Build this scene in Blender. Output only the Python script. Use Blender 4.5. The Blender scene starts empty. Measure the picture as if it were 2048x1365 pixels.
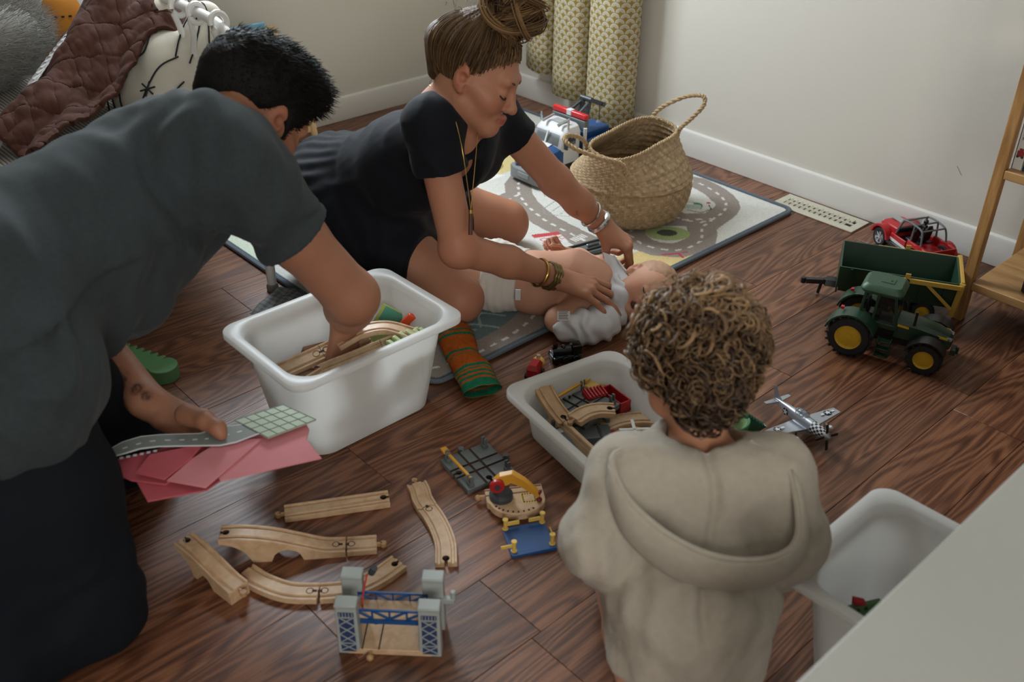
import bpy, bmesh, math, random
import numpy as np
from mathutils import Matrix, Vector
PI = math.pi
random.seed(7)
RNG = np.random.default_rng(7)
SC = bpy.context.scene
COL = SC.collection

# ------------------------------------------------------------------ camera, light, exposure
cam_data = bpy.data.cameras.new('camera')
cam_data.sensor_width = 36.0
cam_data.lens = 1990.0 * 36.0 / 2048.0
cam_data.clip_start = 0.05
cam_data.dof.use_dof = True
cam_data.dof.focus_distance = 2.45
cam_data.dof.aperture_fstop = 4.0
cam = bpy.data.objects.new('camera', cam_data)
COL.objects.link(cam)
_rt = Vector((0.73706536, -0.67575503, 0.00947595))
_up = Vector((0.35433326, 0.39834512, 0.84603139))
_fw = Vector((0.57548466, 0.62022278, -0.53304887))
_m = Matrix((_rt, _up, -_fw)).transposed().to_4x4()
_m.translation = (0, 0, 1.298)
cam.matrix_world = _m
SC.camera = cam

SC.view_settings.view_transform = 'Standard'
SC.view_settings.look = 'None'
SC.view_settings.gamma = 1.0
SC.view_settings.use_curve_mapping = False
SC.view_settings.exposure = 0.0
SC.cycles.use_denoising = True
SC.cycles.max_bounces = 8
SC.cycles.diffuse_bounces = 4
SC.cycles.glossy_bounces = 3
SC.cycles.transmission_bounces = 6
SC.cycles.transparent_max_bounces = 8
SC.cycles.caustics_reflective = False
SC.cycles.caustics_refractive = False
SC.cycles.sample_clamp_indirect = 6.0

world = bpy.data.worlds.new('world')
SC.world = world
world.use_nodes = True
_bg = world.node_tree.nodes['Background']
_bg.inputs[0].default_value = (0.80, 0.90, 1.0, 1)
_bg.inputs[1].default_value = 0.5

def area(name, loc, target, sx, sy, energy, color):
    d = bpy.data.lights.new(name, 'AREA')
    d.shape = 'RECTANGLE'; d.size = sx; d.size_y = sy; d.energy = energy; d.color = color
    o = bpy.data.objects.new(name, d)
    COL.objects.link(o)
    o.location = loc
    o.rotation_euler = (Vector(target) - Vector(loc)).to_track_quat('-Z', 'Y').to_euler()
    return o
# daylight through the window in the back wall, and a weaker fill lamp added behind the camera
area('window_daylight', (1.72, 3.13, 1.56), (1.62, 0.0, 1.10), 0.70, 1.15, 84.0, (0.84, 0.93, 1.0))
area('rear_fill', (-0.85, -1.86, 1.53), (0.6, 1.5, 0.5), 1.3, 1.15, 56.0, (1.0, 0.965, 0.92))

# ------------------------------------------------------------------ materials
def lin(h):
    if isinstance(h, str):
        h = h.lstrip('#')
        c = [int(h[i:i + 2], 16) / 255 for i in (0, 2, 4)]
        return tuple(x / 12.92 if x <= 0.04045 else ((x + 0.055) / 1.055) ** 2.4 for x in c)
    return tuple(h[:3])
MATS = {}
class NT:
    """small node-tree helper"""
    def __init__(s, m):
        s.t = m.node_tree; s.n = s.t.nodes; s.bsdf = s.n['Principled BSDF']
    def new(s, kind, **kw):
        n = s.n.new(kind)
        for k, v in kw.items():
            if k.startswith('i_'):
                n.inputs[k[2:]].default_value = v
            elif k.startswith('n_'):
                n.inputs[int(k[2:])].default_value = v
            else:
                setattr(n, k, v)
        return n
    def link(s, a, b): s.t.links.new(a, b)
    def coord(s, which='Object', scale=(1, 1, 1), loc=(0, 0, 0), rot=(0, 0, 0)):
        tc = s.new('ShaderNodeTexCoord'); mp = s.new('ShaderNodeMapping')
        mp.inputs['Scale'].default_value = scale; mp.inputs['Location'].default_value = loc
        mp.inputs['Rotation'].default_value = rot
        s.link(tc.outputs[which], mp.inputs['Vector'])
        return mp.outputs[0]
    def noise(s, vec, scale=5., detail=3., rough=.5, dist=0.):
        n = s.new('ShaderNodeTexNoise'); n.inputs['Scale'].default_value = scale
        n.inputs['Detail'].default_value = detail; n.inputs['Roughness'].default_value = rough
        n.inputs['Distortion'].default_value = dist
        if vec is not None: s.link(vec, n.inputs['Vector'])
        return n.outputs['Fac']
    def ramp(s, fac, stops):
        r = s.new('ShaderNodeValToRGB'); e = r.color_ramp.elements
        while len(e) < len(stops): e.new(0.5)
        for k, (p, c) in enumerate(stops):
            e[k].position = p; e[k].color = (*lin(c), 1)
        s.link(fac, r.inputs[0]); return r.outputs[0]
    def mix(s, fac, a, b, mode='MIX'):
        m = s.new('ShaderNodeMix', data_type='RGBA', blend_type=mode)
        for sock, v in ((m.inputs[0], fac), (m.inputs[6], a), (m.inputs[7], b)):
            if isinstance(v, (int, float)): sock.default_value = v
            elif isinstance(v, (tuple, str)): sock.default_value = (*lin(v), 1)
            else: s.link(v, sock)
        return m.outputs[2]
    def math(s, op, a, b=0., c=0.):
        m = s.new('ShaderNodeMath', operation=op)
        for i, v in enumerate((a, b, c)):
            if isinstance(v, (int, float)): m.inputs[i].default_value = v
            else: s.link(v, m.inputs[i])
        return m.outputs[0]
    def bump(s, h, strength=.3, dist=.002):
        b = s.new('ShaderNodeBump'); b.inputs['Strength'].default_value = strength
        b.inputs['Distance'].default_value = dist
        s.link(h, b.inputs['Height']); s.link(b.outputs[0], s.bsdf.inputs['Normal'])
    def color(s, c): s.link(c, s.bsdf.inputs['Base Color'])

def mat(name, color='#808080', rough=.5, var=.06, scale=30., bump=0., bscale=300., metal=0., spec=.5, trans=0., sss=0., sheen=0., alpha=1., attr=None, coat=0., emis=None):
    """procedural material: base colour with slight noise variation and an optional fine relief"""
    if name in MATS: return MATS[name]
    m = bpy.data.materials.new(name); m.use_nodes = True
    t = NT(m); b = t.bsdf
    b.inputs['Roughness'].default_value = rough
    b.inputs['Metallic'].default_value = metal
    b.inputs['Specular IOR Level'].default_value = spec
    b.inputs['Transmission Weight'].default_value = trans
    b.inputs['Alpha'].default_value = alpha
    if coat: b.inputs['Coat Weight'].default_value = coat
    if sheen:
        b.inputs['Sheen Weight'].default_value = sheen; b.inputs['Sheen Roughness'].default_value = .5
    if sss:
        b.inputs['Subsurface Weight'].default_value = sss
        b.inputs['Subsurface Radius'].default_value = (1.0, .35, .2); b.inputs['Subsurface Scale'].default_value = .006
    c = lin(color)
    if attr:
        at = t.new('ShaderNodeAttribute', attribute_name=attr); base = at.outputs['Color']
    else:
        base = c
    v = t.coord()
    n = t.noise(v, scale, 4.)
    lo = tuple(1 - var for _ in range(3)); hi = tuple(1 + var for _ in range(3))
    r = t.new('ShaderNodeMix', data_type='RGBA')
    t.link(n, r.inputs[0]); r.inputs[6].default_value = (*lo, 1); r.inputs[7].default_value = (*hi, 1)
    t.color(t.mix(1.0, base, r.outputs[2], 'MULTIPLY'))
    if bump: t.bump(t.noise(v, bscale, 2.), bump, .001)
    if emis: 
        b.inputs['Emission Color'].default_value = (*c, 1); b.inputs['Emission Strength'].default_value = emis
    m.diffuse_color = (*c, 1)
    MATS[name] = m
    return m

# ------------------------------------------------------------------ mesh building
def rotm(rx=0, ry=0, rz=0):
    return (Matrix.Rotation(rz, 4, 'Z') @ Matrix.Rotation(ry, 4, 'Y') @ Matrix.Rotation(rx, 4, 'X'))
class MB:
    """collects shapes; build() links them as ONE mesh object"""
    def __init__(s): s.v = []; s.f = []; s.mi = []; s.sm = []
    def add(s, verts, faces, M=None, mi=0, smooth=False):
        o = len(s.v)
        if M is not None: verts = [tuple(M @ Vector(p)) for p in verts]
        s.v += [tuple(p) for p in verts]
        s.f += [tuple(i + o for i in f) for f in faces]
        s.mi += [mi] * len(faces); s.sm += [smooth] * len(faces)
        return s
    def box(s, c, d, M=None, mi=0, taper=(1, 1)):
        x, y, z = (k / 2 for k in d); tx, ty = taper
        vs = [(-x, -y, -z), (x, -y, -z), (x, y, -z), (-x, y, -z), (-x * tx, -y * ty, z), (x * tx, -y * ty, z), (x * tx, y * ty, z), (-x * tx, y * ty, z)]
        fs = [(3, 2, 1, 0), (4, 5, 6, 7), (0, 1, 5, 4), (1, 2, 6, 5), (2, 3, 7, 6), (3, 0, 4, 7)]
        T = Matrix.Translation(c) @ (M if M is not None else Matrix())
        return s.add(vs, fs, T, mi)
    def bar(s, p0, p1, w, h, up=(0, 0, 1), mi=0):
        p0 = Vector(p0); p1 = Vector(p1); d = (p1 - p0); L = d.length; d.normalize()
        u = Vector(up); sd = d.cross(u)
        if sd.length < 1e-5: sd = d.cross(Vector((1, 0, 0)))
        sd.normalize(); u = sd.cross(d)
        vs = []
        for p in (p0, p1):
            for a, b in ((-1, -1), (1, -1), (1, 1), (-1, 1)):
                vs.append(p + sd * (a * w / 2) + u * (b * h / 2))
        return s.add(vs, [(0, 1, 2, 3), (7, 6, 5, 4), (0, 4, 5, 1), (1, 5, 6, 2), (2, 6, 7, 3), (3, 7, 4, 0)], None, mi)
    def tube(s, pts, r, n=10, mi=0, closed=False, caps=True, flat=1.0):
        P = [Vector(p) for p in pts]; m = len(P)
        rs = r if isinstance(r, (list, tuple)) else [r] * m
        vs = []; u = None
        for i in range(m):
            a = P[(i - 1) % m] if (closed or i > 0) else P[0]
            b = P[(i + 1) % m] if (closed or i < m - 1) else P[-1]
            t = (b - a).normalized()
            if u is None:
                u = t.cross(Vector((0, 0, 1)))
                if u.length < 1e-3: u = t.cross(Vector((1, 0, 0)))
            u = (u - t * u.dot(t)).normalized(); w = t.cross(u)
            for k in range(n):
                th = 2 * PI * k / n
                vs.append(P[i] + u * (math.cos(th) * rs[i]) + w * (math.sin(th) * rs[i] * flat))
        fs = []
        for i in range(m if closed else m - 1):
            j = (i + 1) % m
            for k in range(n):
                k2 = (k + 1) % n
                fs.append((i * n + k, i * n + k2, j * n + k2, j * n + k))
        s.add(vs, fs, None, mi, True)
        if caps and not closed:
            o = len(s.v) - len(vs)
            s.f += [tuple(o + k for k in range(n))[::-1], tuple(o + (m - 1) * n + k for k in range(n))]
            s.mi += [mi, mi]; s.sm += [False, False]
        return s
    def cyl(s, p0, p1, r0, r1=None, n=20, mi=0):
        return s.tube([p0, p1], [r0, r0 if r1 is None else r1], n, mi)
    def lathe(s, prof, n=24, M=None, mi=0, sx=1., sy=1., caps=True):
        vs = []; fs = []; m = len(prof)
        for (r, z) in prof:
            for k in range(n):
                a = 2 * PI * k / n; vs.append((r * math.cos(a) * sx, r * math.sin(a) * sy, z))
        for i in range(m - 1):
            for k in range(n):
                k2 = (k + 1) % n; fs.append((i * n + k, i * n + k2, (i + 1) * n + k2, (i + 1) * n + k))
        if caps and prof[0][0] > 1e-6: fs.append(tuple(range(n))[::-1])
        if caps and prof[-1][0] > 1e-6: fs.append(tuple((m - 1) * n + k for k in range(n)))
        return s.add(vs, fs, M, mi, True)
    def ball(s, c, r, M=None, n=16, mi=0, rad=(1, 1, 1)):
        pr = [(math.sin(PI * i / 10) * r + 1e-7, -math.cos(PI * i / 10) * r) for i in range(11)]
        T = Matrix.Translation(c) @ (M if M is not None else Matrix()) @ Matrix.Diagonal((*rad, 1))
        return s.lathe(pr, n, T, mi)
    def prism(s, poly, z0, z1, M=None, mi=0):
        n = len(poly)
        a = sum(poly[i][0] * poly[(i + 1) % n][1] - poly[(i + 1) % n][0] * poly[i][1] for i in range(n))
        if a < 0: poly = poly[::-1]
        vs = [(x, y, z0) for x, y in poly] + [(x, y, z1) for x, y in poly]
        fs = [tuple(range(n))[::-1], tuple(range(n, 2 * n))] + [(i, (i + 1) % n, n + (i + 1) % n, n + i) for i in range(n)]
        return s.add(vs, fs, M, mi)
    def sweep(s, prof, frames, mi=0, smooth=False, caps=True):
        """prof: closed 2D outline; frames: list of (origin, side, up)"""
        n = len(prof); vs = []; fs = []
        for (o, a, b) in frames:
            o = Vector(o); a = Vector(a); b = Vector(b)
            vs += [o + a * x + b * y for x, y in prof]
        for i in range(len(frames) - 1):
            for k in range(n):
                k2 = (k + 1) % n; fs.append((i * n + k, (i + 1) * n + k, (i + 1) * n + k2, i * n + k2))
        if caps: fs += [tuple(range(n)), tuple((len(frames) - 1) * n + k for k in range(n))[::-1]]
        return s.add(vs, fs, None, mi, smooth)
    def build(s, name, m, parent=None, bevel=0., seg=2, loc=None, rot=None, angle=32):
        me = bpy.data.meshes.new(name)
        me.from_pydata([tuple(v) for v in s.v], [], s.f)
        ms = m if isinstance(m, (list, tuple)) else [m]
        for x in ms: me.materials.append(x)
        me.polygons.foreach_set('material_index', s.mi)
        me.polygons.foreach_set('use_smooth', [True] * len(s.f) if any(s.sm) or bevel else [False] * len(s.f))
        bm = bmesh.new(); bm.from_mesh(me); bmesh.ops.recalc_face_normals(bm, faces=bm.faces); bm.to_mesh(me); bm.free()
        me.update()
        if any(s.sm) or bevel:
            try: me.set_sharp_from_angle(angle=math.radians(angle))
            except Exception: pass
        o = bpy.data.objects.new(name, me); COL.objects.link(o)
        if bevel:
            b = o.modifiers.new('bevel', 'BEVEL'); b.width = bevel; b.segments = seg; b.limit_method = 'ANGLE'; b.angle_limit = math.radians(40)
            b.use_clamp_overlap = True; b.harden_normals = False
        if parent: o.parent = parent
        if loc is not None: o.location = loc
        if rot is not None: o.rotation_euler = rot
        return o

def np_mesh(name, V, Q, m, parent=None, smooth=True, color=None):
    """mesh object straight from numpy arrays of vertices and quads/triangles"""
    me = bpy.data.meshes.new(name)
    V = np.asarray(V, np.float32); Q = np.asarray(Q, np.int32)
    k = Q.shape[1]
    me.vertices.add(len(V)); me.vertices.foreach_set('co', V.ravel())
    me.loops.add(Q.size); me.loops.foreach_set('vertex_index', Q.ravel())
    me.polygons.add(len(Q))
    me.polygons.foreach_set('loop_start', np.arange(0, Q.size, k, dtype=np.int32))
    me.polygons.foreach_set('loop_total', np.full(len(Q), k, np.int32))
    me.update(calc_edges=True); me.validate()
    me.polygons.foreach_set('use_smooth', np.full(len(me.polygons), smooth))
    if color is not None:
        a = me.color_attributes.new('tint', 'FLOAT_COLOR', 'POINT')
        cc = np.ones((len(V), 4), np.float32); cc[:, :3] = color
        a.data.foreach_set('color', cc.ravel())
    for x in (m if isinstance(m, (list, tuple)) else [m]): me.materials.append(x)
    o = bpy.data.objects.new(name, me); COL.objects.link(o)
    if parent: o.parent = parent
    return o

def tag(o, label=None, cat=None, group=None, kind=None):
    if label: o['label'] = label
    if cat: o['category'] = cat
    if group: o['group'] = group
    if kind: o['kind'] = kind
    return o
def thing(name, label, cat, loc=(0, 0, 0), rz=0., group=None, rot=None):
    o = bpy.data.objects.new(name, None); COL.objects.link(o)
    o.empty_display_size = .05; o.location = loc
    o.rotation_euler = rot if rot else (0, 0, rz)
    return tag(o, label, cat, group)
def dup(root, loc, rot, label=None, group=None):
    r = root.copy(); COL.objects.link(r); r.location = loc; r.rotation_euler = rot
    if label: r['label'] = label
    if group: r['group'] = group
    for ch in list(root.children):
        c = ch.copy(); COL.objects.link(c); c.parent = r
        for g in list(ch.children):
            d = g.copy(); COL.objects.link(d); d.parent = c
    return r
def cr(pts, n=8, closed=False):
    """Catmull-Rom through the points"""
    P = [np.array(p, float) for p in pts]; m = len(P); out = []
    for i in range(m if closed else m - 1):
        p0 = P[(i - 1) % m] if closed or i > 0 else 2 * P[0] - P[1]
        p1 = P[i]; p2 = P[(i + 1) % m]
        p3 = P[(i + 2) % m] if closed or i < m - 2 else 2 * P[-1] - P[-2]
        for k in range(n):
            t = k / n
            out.append(.5 * (2 * p1 + (p2 - p0) * t + (2 * p0 - 5 * p1 + 4 * p2 - p3) * t * t + (3 * p1 - p0 - 3 * p2 + p3) * t ** 3))
    if not closed: out.append(P[-1])
    return [tuple(p) for p in out]
def rrect(w, d, r, n=6):
    out = []
    for cx, cy, a0 in ((w / 2 - r, d / 2 - r, 0), (-w / 2 + r, d / 2 - r, 90), (-w / 2 + r, -d / 2 + r, 180), (w / 2 - r, -d / 2 + r, 270)):
        for k in range(n + 1):
            a = math.radians(a0 + 90 * k / n); out.append((cx + r * math.cos(a), cy + r * math.sin(a)))
    return out
# ------------------------------------------------------------------ organic shapes: blended round solids meshed by surface nets
def A3(*p): return np.array(p, float)
def unit(v):
    v = np.asarray(v, float); return v / (np.linalg.norm(v) + 1e-12)
def frame(fwd, up):
    """columns: right, forward, up"""
    f = unit(fwd); r = unit(np.cross(f, up)); u = np.cross(r, f)
    return np.stack([r, f, u], 1)
class Body:
    def __init__(s): s.p = []
    def cone(s, a, b, ra, rb, k=.02, op='+'):
        a = np.asarray(a, float); b = np.asarray(b, float); s.p.append(('c', a, b, ra, rb, k, op)); return s
    def ball(s, c, r, k=.02, op='+'): return s.cone(c, np.asarray(c, float) + 1e-6, r, r, k, op)
    def ell(s, c, r, R=None, k=.02, op='+'):
        s.p.append(('e', np.asarray(c, float), np.asarray(r, float), np.eye(3) if R is None else R, k, op)); return s
    def box(s, c, half, R=None, rd=.005, k=.01, op='+'):
        s.p.append(('b', np.asarray(c, float), np.asarray(half, float), np.eye(3) if R is None else R, rd, k, op)); return s
    def chain(s, pts, rs, k=.02, op='+'):
        for i in range(len(pts) - 1): s.cone(pts[i], pts[i + 1], rs[i], rs[i + 1], k, op)
        return s
    def trim(s, p, d, L, r, k=.003):
        """cut away everything within a square box that starts at p and runs along d"""
        d = unit(d); u = unit(np.cross(d, [.31, .17, .93])); w = np.cross(d, u)
        return s.box(np.asarray(p) + d * (L / 2), (r, L / 2, r), np.stack([u, d, w], 1), .0005, k, '-')
    def cut(s, point, n, k=.004):
        """keep the side the normal points away from"""
        s.p.append(('h', np.asarray(point, float), unit(n), k, '&')); return s
    def mesh(s, h, grow=0., smooth=1, only=None):
        lo = np.full(3, 1e9); hi = -lo
        for q in s.p:
            if q[-1] != '+': continue
            l, u = s._bb(q); lo = np.minimum(lo, l); hi = np.maximum(hi, u)
        lo -= 3 * h + grow; hi += 3 * h + grow
        n = np.ceil((hi - lo) / h).astype(int) + 1
        D = np.full(tuple(n), .3, np.float32)
        ax = [lo[i] + h * np.arange(n[i]) for i in range(3)]
        for q in s.p:
            op = q[-1]; k = q[-2]
            if q[0] == 'h':
                d = ((ax[0][:, None, None] - q[1][0]) * q[2][0] + (ax[1][None, :, None] - q[1][1]) * q[2][1] + (ax[2][None, None, :] - q[1][2]) * q[2][2]).astype(np.float32)
                
                if k > .006:
                    hh = np.clip(.5 - .5 * (D - d) / k, 0, 1); D = np.where(D > .25, D, D + (d - D) * hh + np.float32(k) * hh * (1 - hh)).astype(np.float32); D = np.where(d > .1, np.maximum(D, d), D)
                else: D = np.maximum(D, d)
                continue
            l, u = s._bb(q); m = 1.3 * k + 4 * h + grow
            i0 = np.maximum(((l - m - lo) / h).astype(int), 0); i1 = np.minimum(((u + m - lo) / h).astype(int) + 2, n)
            if (i1 <= i0).any(): continue
            sl = tuple(slice(i0[i], i1[i]) for i in range(3))
            X = ax[0][sl[0]].astype(np.float32)[:, None, None]; Y = ax[1][sl[1]].astype(np.float32)[None, :, None]; Z = ax[2][sl[2]].astype(np.float32)[None, None, :]
            d = s._dist(q, X, Y, Z) - np.float32(grow)
            E = D[sl]
            if op == '+':
                hh = np.clip(.5 + .5 * (E - d) / k, 0, 1); D[sl] = E + (d - E) * hh - k * hh * (1 - hh)
            else:
                hh = np.clip(.5 - .5 * (E + d) / k, 0, 1); D[sl] = E + (-d - E) * hh + k * hh * (1 - hh)
        return surface_nets(D, lo, h, smooth)
    @staticmethod
    def _bb(q):
        if q[0] == 'c':
            r = max(q[3], q[4]); return np.minimum(q[1], q[2]) - r, np.maximum(q[1], q[2]) + r
        r = np.abs(q[3]) @ (q[2] + (q[4] if q[0] == 'b' else 0)); return q[1] - r, q[1] + r
    @staticmethod
    def _dist(q, X, Y, Z):
        f = np.float32
        if q[0] == 'c':
            a, b = q[1].astype(f), q[2].astype(f); ab = b - a; L = f(max(float(ab @ ab), 1e-12))
            px, py, pz = X - a[0], Y - a[1], Z - a[2]
            t = np.clip((px * ab[0] + py * ab[1] + pz * ab[2]) / L, 0, 1)
            return np.sqrt((px - t * ab[0]) ** 2 + (py - t * ab[1]) ** 2 + (pz - t * ab[2]) ** 2) - (f(q[3]) + f(q[4] - q[3]) * t)
        c = q[1].astype(f); R = q[3].astype(f); px, py, pz = X - c[0], Y - c[1], Z - c[2]
        l = [px * R[0, i] + py * R[1, i] + pz * R[2, i] for i in range(3)]
        if q[0] == 'e':
            r = q[2].astype(f)
            k0 = np.sqrt(sum((l[i] / r[i]) ** 2 for i in range(3))); k1 = np.sqrt(sum((l[i] / r[i] ** 2) ** 2 for i in range(3)))
            return k0 * (k0 - 1) / np.maximum(k1, f(1e-6))
        hf = q[2].astype(f); dd = [np.abs(l[i]) - hf[i] for i in range(3)]
        return np.sqrt(sum(np.maximum(x, 0) ** 2 for x in dd)) + np.minimum(np.maximum(np.maximum(dd[0], dd[1]), dd[2]), 0) - f(q[4])

def surface_nets(D, lo, h, smooth=1):
    S = D < 0; n = D.shape
    c = S[:-1, :-1, :-1].astype(np.int8)
    for dx in (0, 1):
        for dy in (0, 1):
            for dz in (0, 1):
                if dx + dy + dz: c = c + S[dx:n[0] - 1 + dx, dy:n[1] - 1 + dy, dz:n[2] - 1 + dz]
    act = (c > 0) & (c < 8)
    I = np.argwhere(act)
    idx = np.full(act.shape, -1, np.int32); idx[act] = np.arange(len(I), dtype=np.int32)
    corner = np.array([(x, y, z) for x in (0, 1) for y in (0, 1) for z in (0, 1)])
    val = np.stack([D[I[:, 0] + k[0], I[:, 1] + k[1], I[:, 2] + k[2]] for k in corner], 1)
    acc = np.zeros((len(I), 3)); cnt = np.zeros(len(I))
    for a in range(8):
        for b in range(a + 1, 8):
            df = corner[b] - corner[a]
            if np.abs(df).sum() != 1: continue
            va, vb = val[:, a], val[:, b]; m = (va < 0) != (vb < 0)
            t = np.where(m, va / np.where(va - vb == 0, 1, va - vb), 0)
            acc += np.where(m[:, None], corner[a] + t[:, None] * df, 0); cnt += m
    V = lo + h * (I + acc / cnt[:, None])
    Q = []
    for axn in range(3):
        u, v = (axn + 1) % 3, (axn + 2) % 3
        s0 = [slice(1, n[i] - 1) for i in range(3)]; s1 = list(s0)
        s0[axn] = slice(0, n[axn] - 1); s1[axn] = slice(1, n[axn])
        a = S[tuple(s0)]; b = S[tuple(s1)]
        E = np.argwhere(a != b); E[:, u] += 1; E[:, v] += 1
        ins = S[E[:, 0], E[:, 1], E[:, 2]]
        def ix(du, dv):
            J = E.copy(); J[:, u] += du; J[:, v] += dv; return idx[J[:, 0], J[:, 1], J[:, 2]]
        q = np.stack([ix(-1, -1), ix(0, -1), ix(0, 0), ix(-1, 0)], 1)
        q[~ins] = q[~ins][:, ::-1]
        Q.append(q)
    Q = np.concatenate(Q); Q = Q[(Q >= 0).all(1)]
    for _ in range(smooth): V = relax(V, Q, .5)
    return V, Q
def relax(V, Q, f=.5):
    acc = np.zeros_like(V); cnt = np.zeros(len(V))
    for i in range(4):
        a, b = Q[:, i], Q[:, (i + 1) % 4]
        for d in range(3): acc[:, d] += np.bincount(a, V[b, d], len(V)) + np.bincount(b, V[a, d], len(V))
        cnt += np.bincount(a, minlength=len(V)) + np.bincount(b, minlength=len(V))
    return V + f * (acc / np.maximum(cnt, 1)[:, None] - V)
def normals(V, Q):
    n = np.cross(V[Q[:, 2]] - V[Q[:, 0]], V[Q[:, 3]] - V[Q[:, 1]])
    N = np.zeros_like(V)
    for i in range(4):
        for d in range(3): N[:, d] += np.bincount(Q[:, i], n[:, d], len(V))
    return N / (np.linalg.norm(N, axis=1, keepdims=True) + 1e-12)
def wob(P, s, seed=0):
    """smooth pseudo-noise in about -1..1"""
    r = np.random.default_rng(seed); o = np.zeros(len(P)); a = 1.
    for k in range(4):
        d = r.normal(size=(3, 3)); d /= np.linalg.norm(d, axis=1, keepdims=True)
        for j in range(3): o += a * np.sin(P @ d[j] * s * (1.0 + .75 * k) * 2 * PI + r.uniform(0, 6.3)) / 3
        a *= .6
    return o / 1.3
def sstep(a, b, x):
    t = np.clip((x - a) / (b - a), 0, 1); return t * t * (3 - 2 * t)
def seg_dist(P, pts):
    """distance of 2D/3D points to a polyline, and the arc length along it"""
    best = np.full(len(P), 1e9); arc = np.zeros(len(P)); L = 0.
    for a, b in zip(pts[:-1], pts[1:]):
        a = np.asarray(a, float); b = np.asarray(b, float); ab = b - a; l = np.linalg.norm(ab)
        t = np.clip(((P - a) @ ab) / (l * l + 1e-12), 0, 1)
        d = np.linalg.norm(P - a - t[:, None] * ab, axis=1); m = d < best
        best[m] = d[m]; arc[m] = L + t[m] * l; L += l
    return best, arc
def tubes(paths, r, n=5, taper=True, flat=1.):
    """many strands at once: paths (S, M, 3); radius r (S,) -> V, Q"""
    Pth = np.asarray(paths, float); S_, M_, _ = Pth.shape
    r = np.broadcast_to(np.asarray(r, float), (S_,))
    t = np.gradient(Pth, axis=1); t /= np.linalg.norm(t, axis=2, keepdims=True) + 1e-9
    ref = np.where(np.abs(t[..., 2:3]) > .9, np.array([1., 0, 0]), np.array([0, 0, 1.]))
    u = np.cross(t, ref); u /= np.linalg.norm(u, axis=2, keepdims=True) + 1e-9
    w = np.cross(t, u)
    prof = np.ones(M_)
    if taper: prof = np.clip(np.minimum(1.2 - np.linspace(0, 1, M_) ** 3 * 1.15, 1), .08, 1)
    ang = 2 * PI * np.arange(n) / n
    V = Pth[:, :, None, :] + (r[:, None, None, None] * prof[None, :, None, None]) * (u[:, :, None, :] * np.cos(ang)[None, None, :, None] + flat * w[:, :, None, :] * np.sin(ang)[None, None, :, None])
    base = np.arange(S_ * M_ * n).reshape(S_, M_, n)
    a = base[:, :-1]; b = base[:, 1:]
    Q = np.stack([a, np.roll(a, -1, 2), np.roll(b, -1, 2), b], -1).reshape(-1, 4)
    return V.reshape(-1, 3), Q
def grid_mesh(nu, nv, close_u=False):
    i = np.arange(nu * nv).reshape(nv, nu)
    if close_u: a = i; b = np.roll(i, -1, 1)
    else: a = i[:, :-1]; b = i[:, 1:]
    return np.stack([a[:-1], b[:-1], b[1:], a[1:]], -1).reshape(-1, 4)
# ------------------------------------------------------------------ the room
XR, YB = 2.69, 3.09          # right wall and back wall
XL, YF, ZC = -1.6, -1.8, 2.44
M_wall = mat('painted_wall', '#c9c4ba', .75, .015, 3., .15, 260.)
M_trim = mat('painted_trim', '#cfccc6', .45, .02, 8.)
M_ceil = mat('ceiling_paint', '#d8d6d0', .9, .01)

def plank_material():
    m = bpy.data.materials.new('laminate_plank'); m.use_nodes = True; t = NT(m)
    oi = t.new('ShaderNodeObjectInfo'); tc = t.new('ShaderNodeTexCoord')
    off = t.new('ShaderNodeVectorMath', operation='SCALE'); off.inputs[0].default_value = (17.3, 9.1, 5.7)
    t.link(oi.outputs['Random'], off.inputs['Scale'])
    ad = t.new('ShaderNodeVectorMath', operation='ADD')
    t.link(tc.outputs['Object'], ad.inputs[0]); t.link(off.outputs[0], ad.inputs[1])
    def mp(sc):
        n = t.new('ShaderNodeMapping'); n.inputs['Scale'].default_value = sc; t.link(ad.outputs[0], n.inputs['Vector']); return n.outputs[0]
    broad = t.noise(mp((1.1, 9, 1)), 1.6, 3., .55, .6)
    # cathedral rings: bands of a stretched noise field
    field = t.noise(mp((.85, 6.5, 1)), 1.25, 2., .5, .35)
    rings = t.math('SINE', t.math('MULTIPLY', field, 120.0))
    rings = t.math('MULTIPLY_ADD', rings, .5, .5)
    fine = t.noise(mp((5, 170, 1)), 2.2, 4., .65)
    streak = t.noise(mp((2.0, 60, 1)), 2.0, 3., .6)
    g = t.math('ADD', t.math('MULTIPLY', rings, .20), t.math('MULTIPLY', fine, .48))
    g = t.math('ADD', g, t.math('MULTIPLY', streak, .38))
    col = t.ramp(g, [(.32, '#402619'), (.46, '#5b3827'), (.60, '#785039'), (.78, '#8c6046')])
    shade = t.new('ShaderNodeMix', data_type='RGBA')
    t.link(broad, shade.inputs[0]); shade.inputs[6].default_value = (.78, .74, .72, 1); shade.inputs[7].default_value = (1.16, 1.14, 1.12, 1)
    col = t.mix(1.0, col, shade.outputs[2], 'MULTIPLY')
    pv = t.new('ShaderNodeMapRange'); t.link(oi.outputs['Random'], pv.inputs[0]); pv.inputs[3].default_value = .78; pv.inputs[4].default_value = 1.15
    cc = t.new('ShaderNodeCombineColor')
    for i in range(3): t.link(pv.outputs[0], cc.inputs[i])
    t.color(t.mix(1.0, col, cc.outputs[0], 'MULTIPLY'))
    rg = t.math('MULTIPLY_ADD', g, -.16, .44)
    t.link(rg, t.bsdf.inputs['Roughness'])
    t.bsdf.inputs['Specular IOR Level'].default_value = .42
    t.bump(g, .35, .0012)
    MATS['laminate_plank'] = m
    return m
M_plank = plank_material()
M_gap = mat('dark_joint', '#1a0e0a', .8)
fl = MB().box(((XL + XR) / 2, (YF + YB) / 2, -.03), (XR - XL + .3, YB - YF + .3, .05)).build('floor', M_gap)
fl['kind'] = 'structure'
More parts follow.
